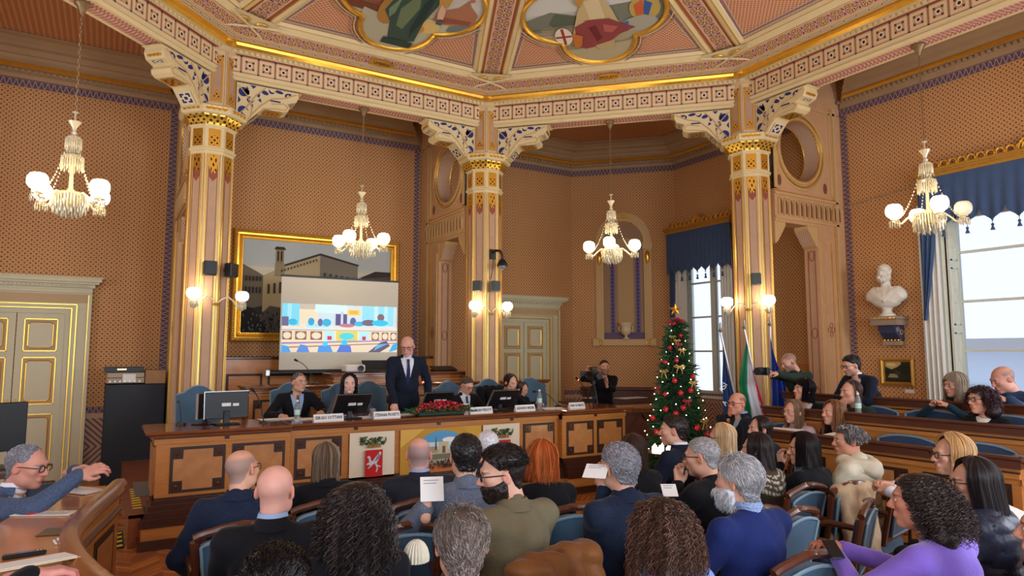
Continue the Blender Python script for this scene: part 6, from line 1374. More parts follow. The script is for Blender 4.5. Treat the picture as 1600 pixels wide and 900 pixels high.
for k, (px, py, s) in enumerate(((1129, 614, 'ASI'), (1134, 635, 'A'))):
    cu = bpy.data.curves.new('flag_lettering', 'FONT'); cu.body = s; cu.size = .09; cu.extrude = .002; o = bpy.data.objects.new('flag_lettering', cu); COL.objects.link(o); me = bpy.data.meshes.new_from_object(o.evaluated_get(bpy.context.evaluated_depsgraph_get())); bpy.data.objects.remove(o); me.materials.clear(); me.materials.append(m_paper)
    o = bpy.data.objects.new('flag_lettering', me); COL.objects.link(o); from mathutils import Matrix
    p_ = dep(px, py, 8.33) - np.array(f1.location); o.parent = f1; o.matrix_local = Matrix.Translation(tuple(p_)) @ Matrix([[*Rf[0]], [*Rf[1]], [*Rf[2]]]).to_4x4() @ Matrix.Rotation(1.0, 4, 'Z')
# ------------------------------------------------------------------ upholstered chairs
def arc_top(w, h, crest, n=16):
    o = []
    for i in range(n + 1): s = i / n; x = w / 2 - w * s; b = crest * max(0, cos((s - .5) * pi * 1.6)) ** 1.0 if abs(s - .5) < .3125 else 0; o.append((x, h - .03 * (abs(2 * s - 1) ** 4) + b))
    return o
def make_chair(kind):
    """facing +y (seat front), back at -y"""
    e = empty('upholstered_armchair'); tag(e, cat='chair')
    w, bh, sh = (.46 if kind == 'audience' else .52), (.89 if kind == 'audience' else 1.04), .45
    vel = m_velvet if kind == 'audience' else m_velvet; lean = lambda z: -.22 - (z - .45) * .20
    wd = m_rail
    s = MB(); s.box(-w / 2 + .01, w / 2 - .01, -.22, .26, sh - .10, sh + .0, bev=.03); s.build('seat', vel, e)
    f = MB(); f.box(-w / 2, w / 2, -.23, .27, sh - .15, sh - .09, bev=.008); f.build('seat_rail', wd, e, smooth=False)
    top = arc_top(w - .06, bh - .04, .012 if kind == 'audience' else .075); pan = [(-w / 2 + .06, sh + .06), (w / 2 - .06, sh + .06)] + top if kind == 'audience' else [(-w / 2 + .02, sh + .02), (w / 2 - .02, sh + .02)] + [(x * 1.06, z + .03) for x, z in top]
    b = MB(); n = len(pan); th = .035
    F = [(x, lean(z) + th, z) for x, z in pan]; B = [(x, lean(z) - th * .8, z) for x, z in pan]; cF = (0, lean(.75) + th + .02, .75); cB = (0, lean(.75) - th * .8 - .012, .75)
    b.add(F + B + [cF, cB], [(i, (i + 1) % n, (i + 1) % n + n, i + n) for i in range(n)] + [((i + 1) % n, i, 2 * n) for i in range(n)] + [(i + n, (i + 1) % n + n, 2 * n + 1) for i in range(n)]); bb = b.build('backrest', vel, e, ang=50)
    for off, in ((-1,),):
        p = MB(); p.tube([(x, lean(z) - th * .8 - .004, z) for x, z in pan], .009, 6, closed=True); p.build('piping', m_piping, bb)
    if kind == 'audience':
        fr = MB(); rail = [(x * 1.02, lean(z) - .003, z + .022) for x, z in arc_top(w, bh - .02, .016)]
        fr.tube(rail, .021, 8); fr.sphere((0, lean(bh), bh + .024), (.05, .03, .016), 10, 6)
        fr.build('carved_top_rail', wd, e)
        for k in (-1, 1): MB().tube([(k * (w / 2 - .012), lean(.45), .45), (k * (w / 2 - .012), lean(.7), .7), (k * (w / 2 - .0), lean(bh - .05), bh - .045)], [.022, .02, .024], 8).build('back_post', wd, e)
        m = MB(); m.box(-w / 2, w / 2, lean(sh + .03) - .02, lean(sh + .03) + .02, sh + .02, sh + .06, bev=.006); m.build('lower_rail', wd, e, smooth=False)
        for k in (-1, 1): MB().tube([(k * w / 2, lean(.68), .68), (k * (w / 2 + .015), -.05, .70), (k * (w / 2 + .02), .10, .67), (k * (w / 2 + .015), .13, .64)], [.018, .022, .024, .02], 8).build('armrest', wd, e); MB().tube([(k * (w / 2 + .01), .10, .66), (k * (w / 2), .06, .54), (k * (w / 2 - .01), .12, .42)], [.018, .016, .022], 8).build('arm_support', wd, e)
    for sx in (-1, 1):
        MB().tube([(sx * (w / 2 - .03), .23, sh - .12), (sx * (w / 2 - .02), .245, .22), (sx * (w / 2 - .035), .24, 0)], [.028, .02, .015], 8).build('leg', wd, e)
        MB().tube([(sx * (w / 2 - .03), -.20, sh - .12), (sx * (w / 2 - .03), -.23, .2), (sx * (w / 2 - .03), -.27, 0)], [.024, .02, .016], 8).build('leg', wd, e)
    return e
CH = {}
def chair(kind, x, y, z, rz, lab, cloned=True):
    if kind not in CH: CH[kind] = make_chair(kind); o = CH[kind]; o.location = (x, y, z); o.rotation_euler = (0, 0, rz)
    else: o = dup(CH[kind], (x, y, z), rz)
    tag(o, lab, 'chair', 'blue velvet armchairs of the audience' if kind == 'audience' else 'high blue armchairs of the speakers'); return o
# ------------------------------------------------------------------ figures: signed distance fields turned into smooth skins
class SDF:
    def __init__(s, lo, hi, h):
        s.lo = np.array(lo, float); s.h = h; s.n = np.ceil((np.array(hi, float) - s.lo) / h).astype(int) + 1; s.d = np.full(s.n, .12, np.float32)
    def put(s, fn, lo, hi, k=0, op='u'):
        m = max(k, 0) + 2.5 * s.h; a = np.clip(np.floor((np.array(lo) - m - s.lo) / s.h).astype(int), 0, s.n); b = np.clip(np.ceil((np.array(hi) + m - s.lo) / s.h).astype(int) + 1, 0, s.n)
        if (b <= a).any(): return s
        g = [(s.lo[i] + s.h * np.arange(a[i], b[i])).astype(np.float32) for i in range(3)]; X_, Y_, Z_ = g[0][:, None, None], g[1][None, :, None], g[2][None, None]
        v = fn(X_, Y_, Z_); sl = tuple(slice(a[i], b[i]) for i in range(3)); d = s.d[sl]
        if op == 'u':
            if k: h = np.clip(.5 + .5 * (d - v) / k, 0, 1); d = d * (1 - h) + v * h - k * h * (1 - h)
            else: d = np.minimum(d, v)
        else:
            if k: h = np.clip(.5 - .5 * (d + v) / k, 0, 1); d = d * (1 - h) - v * h + k * h * (1 - h)
            else: d = np.maximum(d, -v)
        s.d[sl] = d; return s
    def cap(s, a, b, ra, rb, k=.02, op='u', sq=None):
        a, b = np.array(a, float), np.array(b, float); ab = b - a; L = ab @ ab + 1e-12; r = max(ra, rb)
        def f(x, y, z):
            t = np.clip(((x - a[0]) * ab[0] + (y - a[1]) * ab[1] + (z - a[2]) * ab[2]) / L, 0, 1)
            return np.sqrt((x - a[0] - t * ab[0]) ** 2 + (y - a[1] - t * ab[1]) ** 2 + (z - a[2] - t * ab[2]) ** 2) - (ra + (rb - ra) * t)
        return s.put(f, np.minimum(a, b) - r, np.maximum(a, b) + r, k, op)
    def ell(s, c, r, k=.02, op='u', R=None):
        c, r = np.array(c, float), np.array(r, float); m = r.max()
        def f(x, y, z):
            x, y, z = x - c[0], y - c[1], z - c[2]
            if R is not None: x, y, z = (x * R[0, i] + y * R[1, i] + z * R[2, i] for i in range(3))
            k0 = np.sqrt((x / r[0]) ** 2 + (y / r[1]) ** 2 + (z / r[2]) ** 2); k1 = np.sqrt((x / r[0] ** 2) ** 2 + (y / r[1] ** 2) ** 2 + (z / r[2] ** 2) ** 2) + 1e-9
            return k0 * (k0 - 1) / k1
        e = r if R is None else np.array([m, m, m])
        return s.put(f, c - e, c + e, k, op)
    def nets(s):
        d = s.d; ng = d < 0; nx, ny, nz = (s.n - 1); S = lambda i, j, k: (slice(i, nx + i), slice(j, ny + j), slice(k, nz + k))
        cnt = sum(ng[S(i, j, k)].astype(np.int8) for i in (0, 1) for j in (0, 1) for k in (0, 1)); act = (cnt > 0) & (cnt < 8); I = np.argwhere(act)
        idx = np.full(act.shape, -1, np.int64); idx[act] = np.arange(len(I)); acc = np.zeros((len(I), 3)); w = np.zeros(len(I))
        for ax in range(3):
            for u in (0, 1):
                for v in (0, 1):
                    o = [0, 0, 0]; o[(ax + 1) % 3], o[(ax + 2) % 3] = u, v; o2_ = list(o); o2_[ax] = 1; A = I + o; B = I + o2_
                    da, db = d[A[:, 0], A[:, 1], A[:, 2]], d[B[:, 0], B[:, 1], B[:, 2]]; m = (da < 0) != (db < 0); t = np.where(m, da / np.where(m, da - db, 1), 0)
                    P = np.array(o, float)[None] + np.zeros((len(I), 3)); P[:, ax] = t; acc[m] += P[m]; w[m] += 1
        V = (I + acc / w[:, None]) * s.h + s.lo; Fs = []
        for ax in range(3):
            a1, a2 = (ax + 1) % 3, (ax + 2) % 3; sh = list(s.n); n0 = [slice(None)] * 3; n1 = [slice(None)] * 3; n0[ax] = slice(0, -1); n1[ax] = slice(1, None)
            ch = ng[tuple(n0)] != ng[tuple(n1)]; E = np.argwhere(ch); ok = (E[:, a1] > 0) & (E[:, a2] > 0) & (E[:, a1] < s.n[a1] - 1) & (E[:, a2] < s.n[a2] - 1); E = E[ok]
            e1 = np.zeros(3, int); e1[a1] = 1; e2 = np.zeros(3, int); e2[a2] = 1; q = [E - e1 - e2, E - e2, E, E - e1]; F = np.stack([idx[tuple(c.T)] for c in q], 1)
            fl_ = ~ng[tuple(E.T)]; F[fl_] = F[fl_][:, ::-1]; Fs.append(F)
        return V, np.vstack(Fs)
def vnorm(V, F):
    n = np.cross(V[F[:, 2]] - V[F[:, 0]], V[F[:, 3]] - V[F[:, 1]]); N = np.zeros_like(V)
    for i in range(4): np.add.at(N, F[:, i], n)
    return N / (np.linalg.norm(N, axis=1, keepdims=True) + 1e-12)
def wob(P, f=1.0, ph=0.0):
    x, y, z = P.T * f; return (np.sin(11 * x + 5 * np.sin(7 * z + ph) + ph) * np.sin(9 * y + 4 * np.sin(8 * x + ph)) + np.sin(17 * z + 6 * np.sin(6 * y + 5 * x + ph)) * .8 + .5 * np.sin(31 * z + 19 * x + 13 * y + ph)) / 2
SK = lin((214, 160, 132))
def head_sdf(fem, h):
    s = SDF((-.11, -.15, -.22), (.11, .15, .135), h); j = .90 if fem else 1.0
    s.ell((0, -.014, .034), (.077, .099, .084), .0); s.ell((0, .026, -.03), (.062 * j, .068, .088), .03); s.ell((0, .066, -.098), (.024 * j, .022, .018), .03)
    for q in (-1, 1):
        s.ell((q * .046 * j, .014, -.066), (.022, .03, .028), .035); s.ell((q * .043, .060, -.014), (.022, .024, .018), .03)
    s.cap((-.034, .084, .026), (.034, .084, .026), .012, .012, .018); s.cap((0, -.03, -.05), (0, -.055, -.21), .054 if not fem else .047, .058 if not fem else .05, .03)
    for q in (-1, 1): s.ell((q * .031, .100, .006), (.019, .016, .013), .012, 's')
    for q in (-1, 1): s.ell((q * .031, .0815, .006), (.0135, .0135, .0125), .002)
    s.cap((0, .088, .016), (0, .112, -.026), .008, .0125, .012)
    for q in (-1, 1): s.ell((q * .013, .100, -.031), (.009, .011, .008), .006)
    s.ell((0, .086, -.060), (.026, .014, .012), .012); s.cap((-.019, .093, -.056), (.019, .093, -.056), .0045, .0045, .006); s.cap((-.016, .093, -.066), (.016, .093, -.066), .006, .006, .005); s.cap((-.021, .101, -.0605), (.021, .101, -.0605), .0022, .0022, .002, 's')
    for q in (-1, 1):
        Re = Rz(q * .35) @ Rx(-.2); s.ell((q * .081, -.010, -.004), (.009, .020, .032), .005, R=Re); s.ell((q * .090, -.004, .002), (.006, .011, .018), .004, 's', R=Re)
    return s.nets()
HEADS = {}
def hl(y): return np.interp(y, [-.07, -.05, -.035, -.015, .02, .045, .075, .12], [-.072, -.05, -.01, .034, .030, .055, .080, .086])
def get_head(fem, h):
    k = (fem, h)
    if k not in HEADS: V, F = head_sdf(fem, h); HEADS[k] = (V, F, vnorm(V, F))
    return HEADS[k]
def lerp3(a, b, t): return np.array(a)[None] * (1 - t[:, None]) + np.array(b)[None] * t[:, None]
def head_colors(V, skin, hairc, lipc=None, scalp=None, stubble=0, stubc=None, brows=True, open_eyes=True):
    C = np.tile(np.array(skin), (len(V), 1)) * (1 + .04 * wob(V, 3)[:, None]); x, y, z = V.T; ax_ = np.abs(x)
    ck = np.exp(-(((ax_ - .045) / .018) ** 2 + ((z + .022) / .02) ** 2)) * (y > .03); C = C * (1 - .18 * ck[:, None] * np.array([0, 1, 1])); nt_ = np.exp(-((x / .016) ** 2 + ((z + .028) / .014) ** 2)) * (y > .09); C = C * (1 - .15 * nt_[:, None] * np.array([0, 1, 1]))
    earm = (ax_ > .076) & (np.abs(z) < .04); C[earm] = C[earm] * np.array([1.0, .82, .80])
    if scalp is not None: col, fn = scalp; t = fn(V); C = C * (1 - t[:, None]) + np.array(col)[None] * t[:, None]
    if stubble:
        bz = np.interp(np.abs(V[:, 1]), [.0, .03, .09], [.005, -.03, -.036]); t = stubble * ((z < bz) & (y > -.02) & (z > -.125)).astype(float) * (1 - .8 * np.exp(-((x / .02) ** 2 + ((z + .061) / .008) ** 2))); c = np.array(stubc if stubc is not None else hairc)
        C = C * (1 - t[:, None]) + c[None] * t[:, None]
    lip = np.clip(1.6 - ((x / .021) ** 2 + ((z + .0605) / .0105) ** 2) * 1.3, 0, 1) * (y > .085); lc = np.array(lipc if lipc is not None else np.array(skin) * [.85, .5, .5]); C = C * (1 - lip[:, None] * .8) + lc * lip[:, None] * .8
    for q in (-1, 1):
        d = np.sqrt((x - q * .031) ** 2 + (y - .0815) ** 2 + (z - .006) ** 2); e = (d < .0150) & (y > .086); lid = (z > .0108) | (z < .0008)
        C[e & ~lid] = (.78, .75, .72); r = np.sqrt((x - q * .031) ** 2 + (z - .006) ** 2); C[e & (r < .0070)] = (.05, .03, .02); C[e & lid] = np.array(skin) * .72
        if brows: b = np.clip(1.5 - (((x - q * .033) / .020) ** 2 + ((z - .027 + 10 * (ax_ - .033) ** 2) / .0048) ** 2), 0, 1) * (y > .06); C = C * (1 - b[:, None] * .85) + np.array(hairc) * b[:, None] * .85
    return C
m_skin = mat('skin', rough=.5, fn=lambda: attr(), spec=.35); m_hair = mat('hair', rough=.42, fn=lambda: attr(), spec=.45); m_trans = mat('spectacle lens', (255, 255, 255), rough=.02, trans=1, ior=1.05)
EC, ER = np.array([0, -.014, .034]), np.array([.077, .099, .084])
def sdir(phi, th): return np.stack([np.sin(th) * np.sin(phi), np.sin(th) * np.cos(phi), np.cos(th)], -1)     # phi from +y (face), th from crown
def vary(c, N, amt=.25, c2=None, rg=None):
    rg = rg or RNG; b = rg.uniform(1 - amt, 1 + amt, (N, 1)); C = np.array(c)[None] * b
    if c2 is not None: t = rg.uniform(0, 1, (N, 1)) ** 2; C = C * (1 - t) + np.array(c2)[None] * t * b
    return C
def hair_fall(mb, T, col, zend=-.25, vol=.014, open_=1.0, n=900, wave=.004, r=.0016, c2=None, flare=.0, fringe=0, seed=1, tuck=.0, M_=18, backpull=0.0, part=0.0):
    rg = np.random.default_rng(seed)
    def path(phi, t, vv, ze):
        th = np.clip(t * 1.9, 0, 1) * 1.72; ph = phi.copy() * np.ones_like(t); face = np.abs(phi) < open_; tgt = np.sign(phi - part * .0 + 1e-6) * open_
        if fringe: w = np.clip((th - 1.25) / .3, 0, 1) * face
        else: w = np.clip((th - .35) / .75, 0, 1) ** .7 * face
        ph = ph * (1 - w) + tgt * w; ph = ph + np.sign(ph) * tuck * np.clip(t - .4, 0, 1); d = sdir(ph, th); E_ = ER + vv; P = EC + d * E_
        k = np.clip((t - .53) / .47, 0, 1); z0 = P[..., 2]; base = EC + sdir(ph, np.full_like(t, 1.72)) * E_; dz = (base[..., 2] - ze) * k; P[..., 2] = np.where(k > 0, base[..., 2] - dz, z0)
        rr_ = 1 + flare * k - .10 * np.sin(pi * np.clip(k * 1.0, 0, 1)) * (1 if flare <= 0 else .2); P[..., 0] = np.where(k > 0, base[..., 0] * rr_, P[..., 0]); P[..., 1] = np.where(k > 0, base[..., 1] * rr_ - backpull * k, P[..., 1])
        return P
    t = np.linspace(.02, 1, M_)[None]
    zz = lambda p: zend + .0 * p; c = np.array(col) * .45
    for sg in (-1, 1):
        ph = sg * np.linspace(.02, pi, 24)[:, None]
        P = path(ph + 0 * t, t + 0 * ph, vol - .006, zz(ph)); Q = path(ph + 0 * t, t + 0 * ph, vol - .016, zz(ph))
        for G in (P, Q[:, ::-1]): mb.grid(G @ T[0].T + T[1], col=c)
    p = rg.uniform(-pi, pi, (n, 1)); vv = (vol + rg.normal(0, .003, (n, 1, 1)) - .001); ze = zend + rg.normal(0, .010, (n, 1)) + .02 * rg.uniform(0, 1, (n, 1)); P = path(p + 0 * t, t + 0 * p, vv, ze)
    tt = t[0]; f1 = rg.uniform(3, 6, (n, 1)); f0 = rg.uniform(0, 6.3, (n, 1)); gr_ = np.round(p * 7) ; A = wave * tt * (1 + .0 * f1); off = np.sin(f1 * 0 + 9 * tt[None] * 1.2 + f0 * .25 + gr_ * 1.7) * A; P[..., 0] += off; P[..., 1] += np.cos(9 * tt[None] + gr_ * 2.1 + f0 * .3) * A
    rad = r * (1 - .6 * tt ** 3); mb.tubes(P @ T[0].T + T[1], np.tile(rad, (n, 1)), 3, cols=vary(col, n, .35, c2, rg))
def hair_curly(mb, T, col, N=1300, vol=.05, drop=.28, amp=.012, r=.0024, seed=1, c2=None, face=1.05, wid=1.0, M_=26, back=0, top=.03):
    rg = np.random.default_rng(seed); n = N * 2; ph = rg.uniform(-pi, pi, n); th = np.arccos(rg.uniform(-.25, 1, n)); ok = ~((np.abs(ph) < face) & (th > .75)); ph, th = ph[ok][:N], th[ok][:N]; n = len(ph); d = sdir(ph, th); st = EC + d * ER * .97
    t = np.linspace(0, 1, M_)[None, :, None]; L = drop * rg.uniform(.55, 1.05, (n, 1, 1)) * (.45 + .55 * np.clip((th[:, None, None]) / 1.4, 0, 1)); V_ = vol * rg.uniform(.25, 1.0, (n, 1, 1)); d2 = d.copy(); d2[:, 2] *= .4; d2 /= np.linalg.norm(d2, axis=1, keepdims=True)
    P = st[:, None] + d[:, None] * V_ * np.minimum(1, t * 3) * np.array([wid, 1, top / max(vol, 1e-6) if top < vol else 1]) + d2[:, None] * V_ * .7 * np.array([wid, 1, 0]) * t; P[..., 2:] -= L * np.clip(t - .12, 0, 1) ** 1.15 ; P[..., 1:2] -= back * t ** 1.5
    # keep the face free
    fm = (P[..., 1] > .02) & (np.abs(P[..., 0]) < .07); P[..., 0] = np.where(fm & (P[..., 2] < .06), np.sign(P[..., 0]) * (.072 + .01 * rg.uniform(0, 1, (n, 1))), P[..., 0])
    w = rg.uniform(26, 40, (n, 1, 1)); f0 = rg.uniform(0, 6.3, (n, 1, 1)); A = amp * np.minimum(1, t * 2.5) * rg.uniform(.5, 1.2, (n, 1, 1)); P[..., 0:1] += A * np.sin(w * t + f0); P[..., 1:2] += A * np.cos(w * t + f0)
    mb.tubes(P @ T[0].T + T[1], np.tile(r * (1 - .5 * np.linspace(0, 1, M_) ** 2), (n, 1)), 3, cols=vary(col, n, .45, c2, rg))
    s = SDF((-.2, -.2, -.45), (.2, .13, .2), .013); s.ell(EC, ER + (.45 * vol * wid, .45 * vol, .35 * min(vol, top)), 0); q = drop * .62
    if drop > .1: s.cap((-.055, -.045 - back * .3, -.02), (-.06 * wid, -.055 - back * .5, -q), .05, .05 + vol * .4, .04); s.cap((.055, -.045 - back * .3, -.02), (.06 * wid, -.055 - back * .5, -q), .05, .05 + vol * .4, .04)
    s.put(lambda x, y, z: np.maximum(np.maximum(.035 - y + 0 * x + 0 * z, np.abs(x) - .068), z - .062), (-.07, .03, -.4), (.07, .2, .07), 0, 's')
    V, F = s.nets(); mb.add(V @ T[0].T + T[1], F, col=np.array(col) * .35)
def hair_cap(mb, T, head, thick, mask, col, amp=.003, seed=1, fuzz=900, flen=.03, c2=None, fr=.0013, comb=(0, -1, -.3), stand=.25):
    """hair shell raised from the scalp itself, with combed strands; mask(V)->0..1"""
    V, F, N = head; rg = np.random.default_rng(seed); m = mask(V); noisy = 1 + amp / max(thick, .001) * wob(V, 9, seed); off = (thick * m * noisy)[:, None] * N
    keep = (m[F] > .02).any(1); f = F[keep]; u, inv = np.unique(f, return_inverse=True); P = (V + off - N * .001)[u]; c = np.array(col)[None] * (1 + .25 * wob(V[u], 14, seed))[:, None]
    mb.add(P @ T[0].T + T[1], inv.reshape(f.shape), col=np.clip(c, 0, 1))
    if fuzz:
        cand = np.argwhere(m > .35)[:, 0]; i = rg.choice(cand, fuzz); p0 = V[i] + N[i] * thick * m[i][:, None] * .6 + rg.normal(0, .0015, (fuzz, 3)); cb = np.array(comb, float)[None] + rg.normal(0, .25, (fuzz, 3)) + N[i] * stand; cb -= N[i] * ((cb * N[i]).sum(1) - stand)[:, None]; cb /= np.linalg.norm(cb, axis=1, keepdims=True)
        L = flen * rg.uniform(.5, 1.1, (fuzz, 1)); p1 = p0 + cb * L * .5 + N[i] * thick * .25; p2 = p0 + cb * L - N[i] * L * .12; mb.tubes(np.stack([p0, p1, p2], 1) @ T[0].T + T[1], np.array([fr, fr, fr * .4]), 3, cols=vary(col, fuzz, .4, c2, rg))
def sm(x, a, b): t = np.clip((x - a) / (b - a), 0, 1); return t * t * (3 - 2 * t)
def noear(V): x, y, z = V.T; return 1 - ((np.abs(x) > .0765) & (y > -.045) & (y < .03) & (z < .032) & (z > -.045))
def M_full(V): return sm(V[:, 2] - hl(V[:, 1]), -.002, .012) * noear(V)
def M_short_back(V): return sm(V[:, 2] - hl(V[:, 1]), -.002, .02) * noear(V)
def M_horse(V):      # horseshoe of hair round a bald crown
    th = np.arccos(np.clip(((V - EC) / ER)[:, 2] / np.linalg.norm((V - EC) / ER, axis=1), -1, 1)); return sm(V[:, 2] - hl(V[:, 1]), -.002, .012) * sm(th, .85, 1.35) * noear(V) * (1 - sm(V[:, 1], .02, .05))
def M_thin(V):
    x, y, z = V.T; b = 1 - .92 * np.exp(-((x / .036) ** 2 + ((y + .03) / .05) ** 2)) * (z > .04); return M_full(V) * b * (1 - .8 * sm(y, .03, .06))
def M_beard(V):
    x, y, z = V.T; bz = np.interp(y, [-.02, .01, .05, .08, .1], [.004, -.02, -.034, -.038, -.040]); m = sm(bz - z, -.002, .010) * sm(y, -.016, -.004) * sm(z, -.13, -.115); mouth = np.exp(-((x / .019) ** 4 + ((z + .061) / .0075) ** 4)) * (y > .08); return m * (1 - mouth) * noear(V)
def hand(mb, W, d, n, side, curl=.5, h=.0045, s=1.0, spread=.0, col=SK, thumb=.5, curls=None):
    """wrist W, finger direction d, palm normal n, thumb along cross(n,d)*side"""
    W = np.array(W, float); d = np.array(d, float); d /= np.linalg.norm(d); n = np.array(n, float); n -= d * (n @ d); n /= np.linalg.norm(n); sd = np.cross(n, d) * side
    S = SDF(W - .15 * s - .03, W + .15 * s + .03, h); p = lambda a, b, c: W + (d * a + sd * b + n * c) * s
    S.cap(p(-.05, 0, 0), p(.02, 0, 0), .026 * s, .025 * s, .01)
    kn = [(.088, .030), (.092, .010), (.088, -.010), (.080, -.029)]; Ls = [.070, .078, .073, .056]
    for i, (a, b) in enumerate(kn):
        S.cap(p(.012, b * .5, 0), p(a, b, -.003), .0165 * s, .0115 * s, .014); P = p(a, b, -.003); c = (curls[i] if curls else curl); ang = c * .5; sp = spread * (1.5 - i) * .12
        for j, (f, r0, r1) in enumerate(((.44, .0098, .0090), (.31, .0088, .0080), (.25, .0080, .0068))):
            q = P + (d * cos(ang) + n * sin(ang) + sd * sp) * Ls[i] * f * s; S.cap(P, q, r0 * s, r1 * s, .003 if j else .006); P = q; ang += c * (1.15 if j == 0 else .8)
    a0, a1, a2, a3 = p(.018, .022, .004), p(.045, .043, .012), p(.066, .050 - .02 * thumb, .020 + .012 * thumb), p(.084, .050 - .034 * thumb, .024 + .018 * thumb)
    S.cap(a0, a1, .015 * s, .012 * s, .01); S.cap(a1, a2, .0115 * s, .0098 * s, .003); S.cap(a2, a3, .0098 * s, .0075 * s, .002)
    V, F = S.nets(); c = np.tile(np.array(col), (len(V), 1)); tipd = (V - W) @ d; c = c * (1 - .12 * sm(tipd, .08, .15)[:, None] * np.array([0, 1, 1])) * (1 + .05 * wob(V, 6)[:, None]); mb.add(V, F, col=c)
def ik(S, W, l1, l2, hint):
    S, W = np.array(S, float), np.array(W, float); v = W - S; D_ = np.linalg.norm(v); mxl = (l1 + l2) * .985
    if D_ > mxl: W = S + v / D_ * mxl; v = W - S; D_ = mxl
    u = v / D_; a = (l1 * l1 - l2 * l2 + D_ * D_) / (2 * D_); hh = sqrt(max(l1 * l1 - a * a, 0)); q = np.array(hint, float); q -= u * (q @ u); q /= np.linalg.norm(q) + 1e-9
    return S + u * a + q * hh, W
CLO = {}
def cloth(name, c, c2=None, sc=180, rough=.85, sheen=.07, bump=.25, weave=False):
    def f():
        if c2 is None: return mixc(noise(14, det=3), tuple(v * .88 for v in lin(c)), tuple(min(1, v * 1.12) for v in lin(c)))
        return mixc(M('MULTIPLY_ADD', noise(sc, det=2) - .5, 3.0, .5), lin(c), lin(c2))
    return mat(name, rough=rough, fn=f, sheen=sheen, bump=bump, bscale=55 if not weave else 260, spec=.2)
def person(label, px, py, zh=None, dep_=None, rz=0., look=None, hy=None, hp=0., ht=0., floor=0., pose='sit', lean=.06, fem=False, skin=(214, 160, 132), hair=('none',), hairc=(60, 44, 34), top=None, topk='jacket', legs=None, lw=None, rw=None, lh=None, rh=None,
           collar=None, vneck=0, shirt=None, tie=None, glasses=None, brow=True, near=True, build=1.0, grp=None, slean=0., hoff=(0, 0, 0), beard=None, stub=0, scalp=None, band=None, hood=False, sc=None, kneel=0, lap=None, hands=True, puff=0, yoke=False, elb=None, cut=None, group=None, hgt=None, pos=None):
    rzr = radians(rz); hz = .525 if pose == 'sit' else .92; t = np.array([slean, sin(lean), cos(lean)]); t /= np.linalg.norm(t); H = np.array([0, 0, hz]); f_ = np.array([0, cos(lean), -sin(lean)])
    Nk = H + t * .525; sw = .150 if fem else .176; sw *= build ** .5; bb = build
    # head orientation
    P0 = np.array(pos, float) if pos is not None else (np.array(on(px, py, 2, zh)) if zh else np.array(dep(px, py, dep_)))
    if hy is None:
        lk = look if look is not None else (0.1, 3.3); w = math.atan2(-(lk[0] - P0[0]), lk[1] - P0[1]); hy = max(-1.15, min(1.15, (w - rzr + pi) % (2 * pi) - pi))
    else: hy = radians(hy)
    Rh = Rz(hy) @ Rx(radians(-hp)) @ Ry(radians(ht)); neck = Rz(hy * .3) @ np.array([0, .046 + .4 * sin(lean) * .1, .124]); Ho = Nk + neck + np.array(hoff) + .012 * (Rh @ np.array([0, 1, 0])); T = (Rh, Ho)
    topl = Ho + Rh @ np.array([0, -.01, .112]) + 0; topl = Ho + np.array([0, 0, .116]) - (Rh @ np.array([0, .01, 0]))
    hx = {'curly': .03, 'short': .008, 'fall': .012}.get(hair[0], 0); topl = topl + (0, 0, hx); s_ = sc or (P0[2] - floor) / topl[2]; Rw = Rz(rzr); loc = P0 - (Rw @ topl) * s_; loc[2] = floor
    e = empty('person', loc, rzr, label=label, cat='person', group=grp); e.scale = (s_, s_, s_)
    h = .005 if near else .0062; hd = get_head(fem, h); sk = lin(skin); hc = lin(hairc)
    body = MB(); V, F, N = hd; C = head_colors(V, sk, hc, lin((178, 84, 84)) if fem else None, scalp, stub, None, brow); body.add(V @ Rh.T + Ho, F, col=C)
    # joints
    Sh = {q: H + t * .442 + np.array([q * sw, 0, 0]) for q in (-1, 1)}; wr = {-1: lw or ((-.10, .36, .64) if pose == 'sit' else (-.24, .08, .86)), 1: rw or ((.10, .34, .64) if pose == 'sit' else (.24, .08, .86))}; El, Wr = {}, {}
    for q in (-1, 1):
        if wr[q][0] == 'px': wr[q] = tuple((Rw.T @ (dep(*wr[q][1:4]) - loc)) / s_)
        elif wr[q][0] == 'w': wr[q] = tuple((Rw.T @ (np.array(wr[q][1:4]) - loc)) / s_)
    for q in (-1, 1):
        el_h = (q * .8, -.5, -.6) if elb is None or elb.get(q) is None else elb[q]
        El[q], Wr[q] = ik(Sh[q], wr[q], .285, .255, el_h)
    if pose == 'sit': Kn = {q: np.array([q * .11, .43, .50]) for q in (-1, 1)}; An = {q: np.array([q * .12, .42 + kneel, .09]) for q in (-1, 1)}
    else: Kn = {q: np.array([q * .09, .03, .49]) for q in (-1, 1)}; An = {q: np.array([q * .10, 0, .08]) for q in (-1, 1)}
    if lap: Kn.update({k: np.array(v) for k, v in lap.get('k', {}).items()}); An.update({k: np.array(v) for k, v in lap.get('a', {}).items()})
    core = SDF((-.5, -.45, -.0), (.5, .85, 1.75), .02)
    core.ell(H, (.13, .10, .10), 0); core.cap(H, H + t * .34, .09, .075, .05); core.cap(H + t * .34, Nk, .07, .042, .02); core.cap(Nk - t * .02, Ho + Rh @ np.array([0, -.04, -.10]), .05, .045, .03)
    for q in (-1, 1): core.cap(H + t * .42, Sh[q], .045, .038, .03); core.cap(Sh[q], El[q], .036, .032, .02); core.cap(El[q], Wr[q], .034, .024, .02); core.cap(H + (q * .09, 0, 0), Kn[q], .07, .05, .03); core.cap(Kn[q], An[q], .045, .035, .02); core.cap(An[q], An[q] + (0, .14, -.04), .035, .03, .02)
    V, F = core.nets(); body.add(V, F, col=sk)
